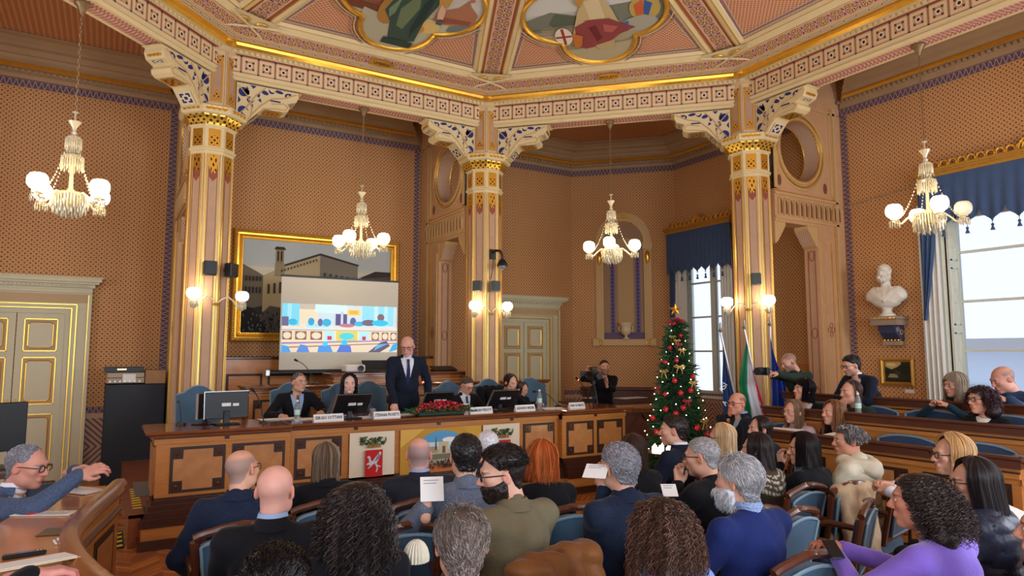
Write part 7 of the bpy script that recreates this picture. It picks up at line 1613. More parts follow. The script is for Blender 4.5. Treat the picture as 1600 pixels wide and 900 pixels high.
    for q, hs in ((-1, lh), (1, rh)):
        if not hands: break
        hs = hs or {}; fd = Wr[q] - El[q]; fd /= np.linalg.norm(fd); d = hs.get('d', None); d = fd + (0, 0, -.12) if d is None else np.array(d, float); n = np.array(hs.get('n', (q * -.25, .1, -1)), float)
        hand(body, Wr[q] + fd * .012, d, n, q if hs.get('flip', 0) == 0 else -q, hs.get('c', .45), .0042 if near else .0055, .95 if fem else 1.02, hs.get('sp', .3), sk, hs.get('th', .5), hs.get('cs'))
    body.build('body', m_skin, e)
    # clothes
    g = .020 if topk == 'puffer' else (.008 if topk in ('jacket', 'coat') else .003); hh_ = .0125 if near else .016
    def torso(S, g, arms=True, k=.045):
        S.ell(H + (0, -.01, .01), (.165 * bb + g, .125 * bb + g, .13), 0); S.ell(H + t * .16 + f_ * .012 * bb, (.148 * bb + g, .118 * bb + g, .16), k)
        S.ell(H + t * .33 + f_ * .008, (.158 * (sw / .17) + g, .116 * bb ** .6 + g, .15), k); S.cap(H + t * .40 - f_ * .012 + (-.07, 0, 0), H + t * .40 - f_ * .012 + (.07, 0, 0), .088 + g, .088 + g, k)
        if fem:
            for q in (-1, 1): S.ell(H + t * .31 + f_ * .085 + (q * .065, 0, 0), (.058, .05, .058), .04)
        for q in (-1, 1):
            S.cap(H + t * .475 + (q * .03, -.008, 0), Sh[q] + t * .006, .050 + g, .050 + g, .04)
            if arms: S.cap(Sh[q], El[q], (.052 if fem else .060) * bb ** .4 + g, .046 + g, .030); S.cap(El[q], Wr[q], .044 + g, .034 + g, .016)
        S.cap(Nk - t * .06, Nk - t * .01 + (0, -.004, 0), .075, .056, .03)
    J_ = np.array([*El.values(), *Wr.values(), *Sh.values(), H, Nk]); zl = .30 if pose == 'sit' else .70; lo, hi = np.minimum(J_.min(0) - .13, (-.3, -.35, zl)), np.maximum(J_.max(0) + .13, (.3, .3, 0)); lo[2] = zl
    if topk != 'none':
        S = SDF(lo, hi, hh_)
        torso(S, g)
        if topk in ('jacket', 'coat') and pose == 'sit':
            for q in (-1, 1): S.cap(H + (q * .08, -.02, .0), H + (q * .10, .13, -.02), .10, .085, .04)
        if pose != 'sit' : S.ell(H + (0, 0, -.06), (.175 * bb, .13 * bb, .14), .04)
        S.cap(Nk - t * .03, Ho + Rh @ np.array([0, -.03, -.09]), .052, .048, .006, 's') if False else None
        if vneck:
            za = H + t * (.52 - vneck); 
            def wedge(x, y, z):
                sI = ((x - H[0]) * t[0] + (y - H[1]) * t[1] + (z - H[2]) * t[2]); w = np.clip((sI - (.53 - vneck)) / vneck, -1, 1.3) * .095; fy = (y - H[1] - t[1] * sI); return np.maximum(np.abs(x - t[0] * sI) - w, .02 - fy) + 0 * z
            S.put(wedge, H + t * (.5 - vneck) - (.12, .0, 0), H + t * .62 + (.12, .35, .1), .004, 's')
        V, F = S.nets(); N = vnorm(V, F)
        amp = {'puffer': .004, 'coat': .007, 'jacket': .005, 'knit': .004, 'shirt': .006}.get(topk, .005); V = V + N * (amp * wob(V, 1.6, px * .1))[:, None]
        cc = None
        if topk == 'puffer' or puff:
            sI = (V - H) @ t; ar = np.abs(V[:, 0]) > sw * .95; ph_ = np.where(ar, np.linalg.norm(V - Sh[1], axis=1) * (V[:, 0] > 0) + np.linalg.norm(V - Sh[-1], axis=1) * (V[:, 0] <= 0), sI); V = V + N * (.013 * (np.abs(np.sin(ph_ * pi / .085)) ** .6 - .6) * (ph_ > .02))[:, None]
        if yoke:
            sI = (V - Nk) @ t; rad = np.linalg.norm(V - Nk, axis=1); cc = np.tile(np.array(lin((70, 58, 46))), (len(V), 1)); 
            for r0 in (.115, .15, .185, .22): m_ = (np.abs(rad - r0) < .008) & (np.sin(np.arctan2(V[:, 0], V[:, 1]) * 40 + r0 * 90) > -.3); cc[m_] = lin((206, 196, 170))
        mt = m_col if yoke else top; tm = MB().add(V, F, col=cc if cc is not None else (1, 1, 1)); to = tm.build({'jacket': 'jacket', 'coat': 'coat', 'puffer': 'padded_jacket', 'knit': 'sweater', 'shirt': 'shirt'}.get(topk, 'top'), mt, e)
        if vneck or shirt is not None and topk in ('jacket', 'coat'):
            S = SDF(lo, hi, hh_); torso(S, -.008 if g < .01 else .0, arms=False, k=.04); V, F = S.nets(); MB().add(V, F).build('shirt', shirt or m_paper, e)
        if tie is not None:
            m = MB(); P = []
            for a in np.linspace(.50, .12, 9): P.append(H + t * a + f_ * (.118 * bb ** .6 + .004 - .045 * sm(np.array(a), .38, .5) + .006))
            P = np.array(P); wv = np.interp(np.linspace(0, 1, 9), [0, .06, .12, .8, 1], [.018, .020, .014, .032, .002]); L_ = np.array([[p + (-w, -.004, 0), p + (0, .010, 0), p + (w, -.004, 0)] for p, w in zip(P, wv)]); m.grid(L_); m.grid((L_ - f_ * .012)[:, ::-1]); m.build('tie', tie, e)
        if collar is not None:
            m = MB(); th = np.linspace(1.0, 2 * pi - 1.0, 23) if vneck else np.linspace(0, 2 * pi, 29)[:-1]; cen = Nk + (0, -.002, -.002); rx_, ry_ = .068, .072; rows = []
            for dz, k in ((-.03, 1.10), (.002, .97), (.022, .92), (.028, .96), (.012, 1.10), (-.022, 1.30)):
                rows.append([cen + np.array([rx_ * k * sin(a), ry_ * k * cos(a) + dz * .25, dz - .020 * max(0, cos(a)) ** 2 * (1 if dz > 0 else .3)]) for a in th])
            m.grid(np.array(rows).transpose(1, 0, 2), closed_u=not vneck); m.build('collar', collar, e)
        if shirt is not None and topk in ('jacket', 'coat', 'knit'):
            m = MB(); th = np.linspace(0, 2 * pi, 29)[:-1]; cen = Nk + (0, .004, .012); rows = [[cen + np.array([.062 * k * sin(a), .066 * k * cos(a) + dz * .3, dz - .016 * max(0, cos(a)) ** 2]) for a in th] for dz, k in ((-.02, 1.0), (.026, .95), (.032, .99), (.010, 1.10))]
            m.grid(np.array(rows).transpose(1, 0, 2), closed_u=True); m.build('shirt_collar', shirt, e)
            for q in (-1, 1):
                fd = (Wr[q] - El[q]) / np.linalg.norm(Wr[q] - El[q]); MB().tube([Wr[q] - fd * .03, Wr[q] + fd * .012], [.036, .034], 12).build('shirt_cuff', shirt, e)
        if hood:
            S = SDF((-.3, -.35, .7), (.3, .3, 1.5), .012); c0 = Nk + (0, -.09, -.01); 
            for a in np.linspace(-2.3, 2.3, 11): p = Nk + np.array([.125 * sin(a), -.105 * cos(a), -.035 - .02 * cos(a)]); S.ell(p, (.060, .055, .052), .03)
            S.ell(Nk + (0, -.13, -.09), (.12, .05, .07), .03); V, F = S.nets(); N = vnorm(V, F); V = V + N * (.006 * wob(V, 2.2))[:, None]; MB().add(V, F).build('hood', top, e)
    lm = legs or cloth('dark trousers', (34, 36, 44))
    S = SDF((-.45, -.3, .0), (.45, .85, 1.1), .016 if near else .02); S.ell(H + (0, -.01, -.02), (.155 * bb, .125 * bb, .10), 0)
    for q in (-1, 1): S.cap(H + (q * .085, .0, -.0), Kn[q], .088 * bb ** .5, .066, .04); S.cap(Kn[q], An[q], .062, .048, .02)
    V, F = S.nets(); V = V + vnorm(V, F) * (.006 * wob(V, 1.7))[:, None]; MB().add(V, F).build('trousers', lm, e)
    for q in (-1, 1):
        S = SDF(An[q] - (.08, .12, .1), An[q] + (.08, .24, .1), .012); S.cap(An[q] + (0, -.03, -.035), An[q] + (0, .13, -.045), .040, .036, .03); S.cap(An[q] + (0, -.02, -.0), An[q] + (0, .02, -.03), .045, .04, .03); V, F = S.nets(); V[:, 2] = np.maximum(V[:, 2], .0); MB().add(V, F).build('shoe', m_shoe, e)
    # hair
    k0 = hair[0]; o = dict(hair[1]) if len(hair) > 1 else {}; hb = MB(); sd_ = int(px * 7 + py)
    if k0 == 'cap': hair_cap(hb, T, hd, o.get('thick', .012), o.get('mask', M_full), hc, seed=sd_, fuzz=o.get('fuzz', 900), flen=o.get('flen', .03), c2=lin(o['c2']) if 'c2' in o else None, comb=o.get('comb', (0, -1, -.3)), stand=o.get('stand', .25), fr=o.get('fr', .0013), amp=o.get('amp', .003))
    elif k0 == 'fall':
        o2 = dict(o); 
        if 'c2' in o2: o2['c2'] = lin(o2['c2'])
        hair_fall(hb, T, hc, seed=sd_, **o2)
    elif k0 == 'curly':
        o2 = dict(o)
        if 'c2' in o2: o2['c2'] = lin(o2['c2'])
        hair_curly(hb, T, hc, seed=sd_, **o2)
    if k0 != 'none': hb.build('hair', m_hair, e)
    if beard is not None:
        bo = dict(thick=.010, fuzz=500, flen=.02, comb=(0, .3, -1), stand=.3, mask=M_beard); bo.update(beard[1] if len(beard) > 1 else {}); b = MB(); hair_cap(b, T, hd, bo['thick'], bo['mask'], lin(beard[0]), seed=sd_ + 1, fuzz=bo['fuzz'], flen=bo['flen'], comb=bo['comb'], stand=bo['stand'], fr=bo.get('fr', .0012)); b.build('beard', m_hair, e)
    if glasses is not None:
        m = MB()
        for q in (-1, 1):
            P = np.array([(q * .033 + .0235 * abs(cos(a)) ** .7 * np.sign(cos(a)), .1035 - .12 * (q * .033 + .0235 * cos(a)) ** 2 * 10 * .12, .005 + .0175 * abs(sin(a)) ** .8 * np.sign(sin(a))) for a in np.arange(20) * pi / 10]); m.tube(P @ Rh.T + Ho, .0017 if glasses == 'thin' else .0028, 5, closed=True)
            P = np.array([(q * .056, .100, .010), (q * .072, .070, .011), (q * .082, .0, .010), (q * .083, -.016, .000)]); m.tube(P @ Rh.T + Ho, .0018 if glasses == 'thin' else .0026, 5)
        P = np.array([(-.010, .106, .008), (0, .109, .011), (.010, .106, .008)]); m.tube(P @ Rh.T + Ho, .0022, 5); m.build('glasses', m_steel if glasses == 'thin' else m_black, e)
    return e, dict(T=T, s=s_, loc=loc, Rw=Rw, Wr=Wr, H=H, Nk=Nk)
m_shoe = mat('black leather shoe', (20, 18, 18), rough=.35)
# ------------------------------------------------------------------ the people and what they sit on
def seat_for(kind, info, rz, lab, floor=0., back=0.0):
    o = info['Rw'] @ np.array([0, .02 - back, 0]) * info['s'] + info['loc']; return chair(kind, o[0], o[1], floor, radians(rz), lab)
navy = cloth('navy wool', (34, 44, 66), (22, 30, 48)); dnavy = cloth('dark navy wool', (26, 32, 46)); blk = cloth('black wool', (22, 22, 26)); char = cloth('charcoal wool', (48, 50, 58), (36, 38, 46))
tweed = cloth('grey blue tweed', (122, 130, 146), (74, 82, 100), sc=230, weave=True); olive = cloth('olive drab cotton', (108, 98, 74), bump=.35); deep = cloth('deep blue fleece', (30, 42, 96)); lilac = cloth('violet knit', (132, 104, 206), sheen=.4)
cream_p = cloth('cream nylon', (214, 204, 178), bump=.2, rough=.6); bpuf = cloth('navy black nylon', (38, 40, 54), rough=.4, sheen=.1); brpuf = cloth('brown nylon', (120, 74, 36), rough=.5, sheen=.1); pinkb = cloth('pale pink cotton', (206, 180, 180)); green = cloth('dark green wool', (42, 54, 44)); burg = cloth('burgundy knit', (84, 26, 36)); beige = cloth('beige wool', (200, 172, 138)); lblue = cloth('light blue cotton', (124, 152, 214)); wht = cloth('white cotton', (226, 226, 232), sheen=.1)
lbs = cloth('pale blue shirt cotton', (150, 178, 214), sheen=.1); check = cloth('blue check cotton', (180, 200, 230), (50, 80, 140), sc=300); gblue = cloth('grey blue wool', (84, 100, 128), (60, 72, 96), weave=True); teal = cloth('teal knit', (34, 60, 76)); greyw = cloth('grey check wool', (92, 94, 100), (52, 52, 60), sc=160); greyc = cloth('grey jersey', (104, 100, 104))
tie_n = mat('navy silk tie', (30, 42, 84), rough=.4); tie_d = mat('dark patterned tie', rough=.4, fn=lambda: mixc(gt(noise(40), .55), lin((30, 30, 48)), lin((150, 110, 110))))
A = 'audience'
def grey(mask, col): return (lin(col), lambda V: .72 * mask(V))
def aud(lab, px, py, rz, chairlab, **kw):
    zh = kw.pop('zh', 1.28); near = kw.pop('near', True); e, i = person(lab, px, py, zh=zh, rz=rz, near=near, **kw)
    if chairlab: seat_for(A, i, rz, chairlab)
    return e, i
RT = (-.9, 2.9)
aud('bald man with glasses in a navy coat, front row left', 378, 704, -4, 'blue armchair under the bald man with glasses at the left of the front row', look=(1.4, 3.2), top=navy, topk='coat', collar=navy, hairc=(96, 84, 78), glasses='thick', scalp=grey(M_horse, (128, 110, 104)), build=1.05, lw=(-.22, .22, .56), ht=-6, zh=1.24)
aud('bald man in a black suit and pale blue shirt collar, left side', 431, 728, -14, 'blue armchair under the bald man with the pale blue collar', top=blk, shirt=lbs, collar=blk, skin=(222, 164, 146), build=1.12)
aud('woman with long straight light brown hair and black jacket', 510, 692, -8, 'blue armchair under the woman with straight light brown hair', fem=True, top=blk, collar=blk, hair=('fall', dict(zend=-.20, vol=.014, n=1500, r=.0017, c2=(176, 150, 122), flare=.02)), hairc=(104, 84, 66), zh=1.21)
_, CI = aud('woman with very big dark curly hair and black coat', 560, 745, -10, 'blue armchair under the woman with big dark curls', hy=-52, fem=True, top=blk, topk='coat', collar=navy, hair=('curly', dict(N=2400, vol=.050, drop=.34, amp=.012, r=.0021, wid=1.3, c2=(96, 84, 80), top=.03)), hairc=(36, 30, 30), zh=1.31)
aud('balding man in a dark blue suit seen from behind, front row', 655, 685, -12, 'blue armchair under the balding man in front of the piazza poster', top=char, collar=char, shirt=lbs, hairc=(130, 116, 112), scalp=grey(M_horse, (138, 122, 124)), skin=(220, 162, 144), build=1.15, zh=1.23)
aud('young man with short dark hair in a grey tweed jacket holding a leaflet', 728, 681, -14, 'blue armchair under the man in the tweed jacket', top=tweed, collar=tweed, hair=('cap', dict(thick=.014, fuzz=1500, flen=.02)), hairc=(34, 28, 28), lw=('px', 664, 796, 3.5), lh=dict(d=(.1, .3, .9), n=(1, .2, 0), c=.7), lap=dict(k={-1: (-.16, .42, .60)}, a={-1: (-.05, .56, .30)}), ht=2, zh=1.32)
e, i = aud('man with white hair facing the desk, mostly hidden', 762, 674, -8, None, top=char, hair=('cap', dict(thick=.010, fuzz=1000, flen=.02, mask=M_thin)), hairc=(232, 230, 232), skin=(220, 168, 152), zh=1.20)
_, BI = aud('young man with a full dark beard and black glasses, olive jacket', 787, 702, 12, 'blue armchair under the bearded man in olive', hy=58, top=olive, topk='coat', collar=olive, hair=('cap', dict(thick=.026, fuzz=2200, flen=.03, mask=lambda V: M_full(V) * (.30 + .70 * sm(V[:, 2], .035, .075)), stand=.5)), hairc=(34, 26, 24), glasses='thick', beard=((38, 26, 22), dict(thick=.009, fuzz=1100, flen=.010)), build=1.3, brow=True, hp=6, lean=.02, skin=(216, 166, 142), zh=1.33)
aud('balding man with longish grey brown hair, bottom centre', 722, 797, -22, 'blue armchair under the balding man at the bottom centre', top=burg, topk='knit', collar=burg, hair=('cap', dict(thick=.018, mask=M_thin, fuzz=2600, flen=.045, c2=(170, 160, 152), fr=.0011, comb=(0, -.6, -.9), stand=.12, amp=.006)), hairc=(92, 78, 70), skin=(220, 164, 134), zh=1.27)
aud('woman with copper red bobbed hair in black', 847, 690, -6, 'blue armchair under the woman with copper red hair', fem=True, top=blk, topk='coat', hair=('fall', dict(zend=-.115, vol=.024, n=1700, r=.0018, wave=.006, c2=(228, 130, 66), flare=.06)), hairc=(150, 70, 30), zh=1.24)
aud('man with thick grey hair in a dark blue checked jacket holding a card', 968, 696, -2, 'blue armchair under the grey haired man with the card', look=RT, top=navy, collar=navy, hair=('cap', dict(thick=.017, fuzz=2400, flen=.022, c2=(196, 194, 198), stand=.45, amp=.005)), hairc=(112, 110, 116), lw=('px', 944, 768, 3.6), lh=dict(d=(-.1, .3, 1), n=(.9, .4, .1), c=.75), build=1.12, elb={-1: (-.5, -.2, -1)}, zh=1.31)
aud('woman with chin length brown hair in a black jacket behind the card', 988, 680, -2, None, look=RT, fem=True, top=blk, topk='coat', hair=('fall', dict(zend=-.15, vol=.018, n=1100, c2=(96, 70, 56), flare=.02)), hairc=(58, 40, 34), near=False, zh=1.21)
aud('dark haired man in a black suit seen in profile before the tree', 1053, 651, 10, 'blue armchair under the dark haired man before the tree', look=(-2.2, 2.6), top=dnavy, collar=dnavy, shirt=wht, hair=('cap', dict(thick=.013, fuzz=1000, flen=.03)), hairc=(44, 34, 30), near=False, zh=1.28)
aud('man with cropped grey hair and glasses, hand on his chin', 1098, 685, 8, 'blue armchair under the man with his hand on his chin', look=(-1.9, 1.9), top=blk, topk='coat', hair=('cap', dict(thick=.005, fuzz=1500, flen=.010, stand=.7, c2=(200, 196, 192))), hairc=(150, 146, 146), glasses='thick', lw=(-.06, .24, .98), lh=dict(d=(.3, .2, 1), n=(0, -.8, .4), c=.9), near=True, rw=(.10, .32, .66), hp=4, zh=1.27)
aud('blonde woman with long hair and glasses in a grey top', 1128, 662, 14, 'blue armchair under the blonde woman with glasses', look=(-1.9, 2.2), fem=True, top=greyc, topk='knit', hair=('fall', dict(zend=-.20, vol=.016, n=1100, c2=(232, 204, 160), flare=.02)), hairc=(186, 146, 100), glasses='thick', near=False, zh=1.22)
aud('woman with a smooth dark bob in a patterned brown sweater', 1183, 677, 6, 'blue armchair under the woman in the patterned sweater', look=(-1.2, 3), fem=True, topk='knit', top=m_col, yoke=True, hair=('fall', dict(zend=-.155, vol=.016, n=1400, r=.0016, c2=(70, 56, 54), flare=.03)), hairc=(34, 26, 26), zh=1.22)
aud('person with dark hair tied back in navy, between the sweater and the benches', 1188, 650, 14, 'blue armchair under the person with dark tied hair', look=(-2.2, 2.0), fem=True, top=dnavy, topk='knit', hair=('fall', dict(zend=-.12, vol=.012, n=700, tuck=.4, flare=-.1)), hairc=(50, 38, 34), near=False, zh=1.22)
_, GI = aud('woman with a short black bob holding glasses up to her mouth', 1255, 677, 0, 'blue armchair with a beige coat under the woman holding glasses', look=(-1.9, 1.2), fem=True, top=blk, topk='knit', hair=('fall', dict(zend=-.125, vol=.020, n=1400, r=.0017, fringe=0, open_=.8, flare=.03)), hairc=(32, 24, 24), lw=(-.02, .30, 1.02), lh=dict(d=(.1, .1, 1), n=(0, -1, .2), c=.8), rw=(.06, .34, .92), zh=1.21)
aud('man with grey curls in a cream padded jacket with hood', 1325, 660, 12, 'blue armchair under the man in the cream padded jacket', look=(-2.4, 1.6), top=cream_p, topk='puffer', hood=True, hair=('curly', dict(N=900, vol=.028, drop=.03, amp=.006, r=.0018, face=1.15, c2=(190, 184, 180), M_=14, top=.022)), hairc=(112, 104, 100), skin=(206, 146, 116), build=1.15, rw=(.12, .40, .62), zh=1.27)
aud('man with white hair and a white beard in a deep blue sweater', 1155, 716, 0, 'blue armchair under the white bearded man', hy=14, top=deep, topk='knit', shirt=check, hair=('cap', dict(thick=.020, fuzz=3200, flen=.05, c2=(232, 230, 228), comb=(0, -.5, -1), stand=.10, amp=.004, fr=.0011)), hairc=(136, 136, 140), beard=((206, 206, 210), dict(thick=.020, fuzz=1500, flen=.05)), build=1.25, zh=1.28, hp=-2)
aud('woman with big brown curly hair in a light blue shirt', 1032, 770, 4, 'blue armchair under the woman with big brown curls', hy=24, fem=True, top=lblue, topk='shirt', hair=('curly', dict(N=2600, vol=.048, drop=.24, amp=.008, r=.0018, wid=1.2, c2=(126, 92, 74), top=.03, face=.85, M_=28)), hairc=(58, 38, 30), zh=1.27)
_, VI = aud('man with long dark curly hair in a violet sweater', 1437, 730, 4, None, look=(-2.6, 1.7), top=lilac, topk='knit', hair=('curly', dict(N=1500, vol=.038, drop=.20, amp=.014, r=.0022, wid=1.0, c2=(84, 72, 68), top=.012, face=1.1, back=.04)), hairc=(46, 36, 34), lean=.12, lw=('px', 1308, 868, 3.05), rw=('px', 1318, 858, 3.15), lh=dict(c=.8, n=(0, -.2, -1)), rh=dict(c=.8), lap=dict(k={-1: (-.20, .50, .52), 1: (.06, .52, .52)}, a={-1: (-.20, .62, .10)}), build=1.1, skin=(206, 142, 112), zh=1.31)
aud('woman with golden blonde hair and dark glasses in a white blouse', 1487, 680, 10, 'blue armchair under the blonde woman in the white blouse', look=(-2.6, .9), fem=True, top=wht, topk='shirt', collar=wht, hair=('fall', dict(zend=-.085, vol=.026, n=1200, r=.0018, c2=(232, 196, 142), flare=.0, fringe=0, open_=1.1)), hairc=(176, 128, 76), glasses='thick', lean=.18, lw=('px', 1392, 768, 4.3), rw=('px', 1398, 760, 4.4), lh=dict(c=1.0), rh=dict(c=1.0))
aud('woman with very long straight black hair in a dark padded jacket', 1520, 718, 4, 'blue armchair under the woman with very long black hair', look=(-2.6, .6), fem=True, top=bpuf, topk='puffer', hair=('fall', dict(zend=-.40, vol=.022, n=2000, r=.0019, c2=(70, 62, 60), flare=.05, backpull=.06, open_=1.0)), hairc=(28, 22, 24), glasses='thick', zh=1.25)
aud('person with dark hair right at the bottom edge of the picture', 432, 858, -24, None, top=blk, topk='coat', hair=('cap', dict(thick=.016, fuzz=2600, flen=.03, stand=.4)), hairc=(20, 16, 16), zh=1.27)
aud('person in a black coat cut off by the right edge', 1650, 780, 20, 'blue armchair at the right edge under the person in black', top=blk, topk='coat', collar=blk, hair=('cap', dict(thick=.016, fuzz=1500, flen=.03)), hairc=(30, 24, 22), look=(-2, 1))
# seated on the floor level, in front of the flags
e, i = person('balding man with glasses, dark jacket and pale blue shirt before the flags', 1152, 614, dep_=7.7, rz=62, look=(-2.2, .9), top=dnavy, vneck=.30, shirt=lbs, collar=dnavy, hairc=(60, 46, 40), scalp=grey(M_horse, (84, 66, 58)), glasses='thick', near=False, rw=(.20, .10, 1.02), rh=dict(d=(-.2, -.1, 1), n=(0, -1, 0)), lw=(-.12, .3, .66), skin=(216, 150, 122))
seat_for(A, i, 62, 'blue armchair under the balding man in front of the flags')
# speakers
K = 'speaker'
def spk(lab, px, py, rz, cl, d, **kw):
    e, i = person(lab, px, py, dep_=d, rz=rz, floor=.305, near=kw.pop('near', True), **kw)
    if cl: seat_for(K, i, rz, cl, .305, .02)
    return e, i
spk('seated man with glasses in a black suit and dark tie, left end of the desk', 467, 583, 178, 'high blue armchair behind the seated man in glasses at the left of the desk', 8.35, hy=22, top=blk, vneck=.42, shirt=lbs, tie=tie_d, collar=blk, hair=('cap', dict(thick=.005, mask=lambda V: M_full(V) * (1 - .8 * sm(V[:, 1], .0, .05)), fuzz=600, flen=.01)), hairc=(90, 80, 74), glasses='thin', lw=(-.24, .44, .80), rw=(.26, .42, .78), lh=dict(c=.8), rh=dict(c=.8), build=1.1, lean=.16)
spk('seated woman with long black hair and fringe in a grey jacket and white blouse', 546, 585, 176, 'high blue armchair behind the woman with black hair', 8.35, hy=-8, fem=True, top=greyw, topk='jacket', vneck=.34, shirt=wht, hair=('fall', dict(zend=-.20, vol=.026, n=1300, r=.0018, open_=.95, flare=.12, tuck=.35, backpull=.03)), hairc=(24, 20, 24), lw=(-.24, .40, .80), rw=(.14, .40, .78), skin=(232, 186, 166), lean=.12)
e, i = person('standing bald man with glasses in a navy suit and blue tie leaning on the desk', 637, 526, dep_=8.55, rz=172, hy=-24, hp=18, floor=.305, pose='stand', lean=.20, top=dnavy, vneck=.36, shirt=wht, tie=tie_n, collar=dnavy, glasses='thick', skin=(222, 164, 142), build=1.12, brow=False, rw=('w', *(on(617, 648, 1, 3.28)[:2]), 1.10), rh=dict(d=(.0, .35, -.9), n=(0, -1, -.3), c=.15, sp=.8), lw=(-.30, .06, .84), lh=dict(c=.4))
chair(K, on(617, 640, 1, 3.9)[0] - .12, 4.18, .305, radians(186), 'high blue armchair just behind the standing man')
spk('seated man with glasses and short brown hair in a black suit looking down', 729, 589, 184, 'high blue armchair left of the man looking down', 8.9, hy=10, hp=26, top=blk, vneck=.30, shirt=wht, tie=tie_n, collar=blk, hair=('cap', dict(thick=.010, fuzz=900, flen=.02)), hairc=(86, 68, 54), glasses='thick', lw=(-.2, .40, .80), rw=(.2, .40, .80), lean=.16, near=False)
spk('seated woman with tied brown hair in black reaching for papers', 797, 584, 188, None, 9.3, hy=6, hp=18, fem=True, top=blk, topk='knit', hair=('fall', dict(zend=-.06, vol=.012, n=800, tuck=.6, flare=-.2, open_=1.0)), hairc=(70, 48, 40), lw=('w', *(on(838, 630, 1, 3.4)[:2]), 1.10), rw=(.16, .42, .80), lean=.14, near=False)
e, i = person('person with brown hair half hidden behind the woman reaching for papers', 816, 597, dep_=10.2, rz=190, hy=10, hp=20, floor=.305, fem=True, top=blk, topk='knit', hair=('fall', dict(zend=-.12, vol=.014, n=500)), hairc=(70, 46, 36), near=False)
chair(K, *on(318, 640, 1, 3.95)[:2], .305, radians(184), 'empty high blue armchair at the left end of the desk'); chair(K, *on(845, 625, 1, 4.05)[:2], .305, radians(176), 'empty high blue armchair near the right end of the desk'); chair(K, *on(705, 625, 1, 4.2)[:2], .305, radians(180), 'high blue armchair left of the man looking down, seen over his shoulder') if False else None
# camera operator with tripod
e, i = person('camera operator in a black sweater behind a tripod', 944, 563, dep_=11.3, rz=150, hy=4, floor=0, pose='stand', top=blk, topk='knit', hair=('cap', dict(thick=.006, fuzz=500, flen=.008)), hairc=(50, 42, 38), near=False, stub=.4, lw=('px', 948, 600, 10.9), rw=('px', 918, 584, 10.9), lh=dict(d=(.2, .2, 1), n=(0, 0, -1), c=.8), rh=dict(d=(0, .2, 1), c=.9), elb={1: (1, -.1, -.3), -1: (-.4, -.2, -1)})
tc = dep(927, 588, 10.75); vc = empty('video_camera', tc, radians(166), label='black video camera on the tripod in front of its operator', cat='video camera')
MB().box(-.06, .06, -.14, .12, -.06, .08, bev=.01).build('camera_body', m_black, vc, smooth=False); MB().rot(Rx(pi / 2), (0, .12, .01)).lathe([(0, -.12), (.05, -.12), (.055, -.02), (.045, 0), (0, 0)], n=14).build('lens', m_black, vc); MB().box(-.05, .05, -.05, .05, .09, .15, bev=.008).build('top_handle', m_black, vc, smooth=False); MB().box(.07, .18, -.10, -.08, .0, .08).build('viewfinder', m_black, vc, smooth=False)
tr_ = empty('camera_tripod', (tc[0], tc[1], 0), label='black tripod under the video camera', cat='tripod'); MB().tube([(0, 0, tc[2] - .06), (0, 0, tc[2] - .40)], .02, 8).build('centre_column', m_black, tr_); MB().lathe([(0, tc[2] - .13), (.05, tc[2] - .12), (.05, tc[2] - .06), (0, tc[2] - .06)], n=12).build('head', m_black, tr_)
for k in range(3): MB().tube([(.03 * cos(k * 2.09 + .4), .03 * sin(k * 2.09 + .4), tc[2] - .15), (.42 * cos(k * 2.09 + .4), .42 * sin(k * 2.09 + .4), 0)], [.016, .011], 6).build('leg', m_black, tr_)
# right benches
def bench_p(lab, px, py, d, floor, **kw):
    return person(lab, px, py, dep_=d, rz=kw.pop('rz', 86), floor=floor, near=kw.pop('near', False), **kw)
LK = (-2.4, 1.4)
bench_p('woman with brown blonde hair in a pale pink blouse on the front bench', 1240, 625, 7.25, 0, look=LK, fem=True, top=pinkb, topk='shirt', collar=pinkb, hair=('fall', dict(zend=-.17, vol=.014, n=1100, c2=(190, 156, 122))), hairc=(122, 92, 68), lw=(-.12, .30, .76), rw=(.12, .30, .76), glasses='thin')
bench_p('woman with long light brown hair in a black top on the front bench', 1302, 626, 6.9, 0, look=(-2.6, 2.0), fem=True, top=blk, topk='knit', hair=('fall', dict(zend=-.26, vol=.018, n=1300, wave=.008, c2=(186, 134, 92), flare=.1)), hairc=(122, 78, 52), hp=-4)
bench_p('woman with a black bob, black jacket and white top on the middle bench', 1256, 592, 7.75, .17, look=(-2.4, 2.8), fem=True, top=blk, vneck=.34, shirt=wht, hair=('fall', dict(zend=-.13, vol=.022, n=1200, fringe=1, open_=.9)), hairc=(26, 20, 24), hp=-8)
bench_p('smiling woman with dark hair pulled back in dark green on the middle bench', 1330, 594, 7.2, .17, look=(-2.6, 2.4), fem=True, top=green, topk='knit', hair=('fall', dict(zend=-.26, vol=.008, n=1000, tuck=.7, open_=1.25, flare=-.15, c2=(110, 84, 70))), hairc=(56, 42, 38), lw=(.0, .22, .98), lh=dict(d=(0, 0, 1), n=(0, -1, 0), c=.9))
bench_p('woman with dark red brown curls and glasses in black on the middle bench', 1532, 599, 6.15, .17, look=(-2.6, 1.0), fem=True, top=blk, topk='knit', vneck=.12, shirt=None, hair=('curly', dict(N=900, vol=.045, drop=.16, amp=.008, r=.002, face=.95, c2=(96, 56, 60), M_=16)), hairc=(48, 28, 34), glasses='thick')
e, i = bench_p('balding photographer in a dark green jacket aiming a camera past the blue flag', 1233, 552, 8.25, .34, rz=95, look=(-2.4, 3.4), hp=22, pose='stand', lean=.55, top=green, topk='coat', collar=green, hairc=(70, 56, 48), scalp=grey(M_full, (120, 98, 86)), stub=.45, lw=('px', 1204, 583, 7.9), rw=('px', 1200, 581, 8.0), lh=dict(c=.9), rh=dict(c=.9), skin=(210, 158, 132))
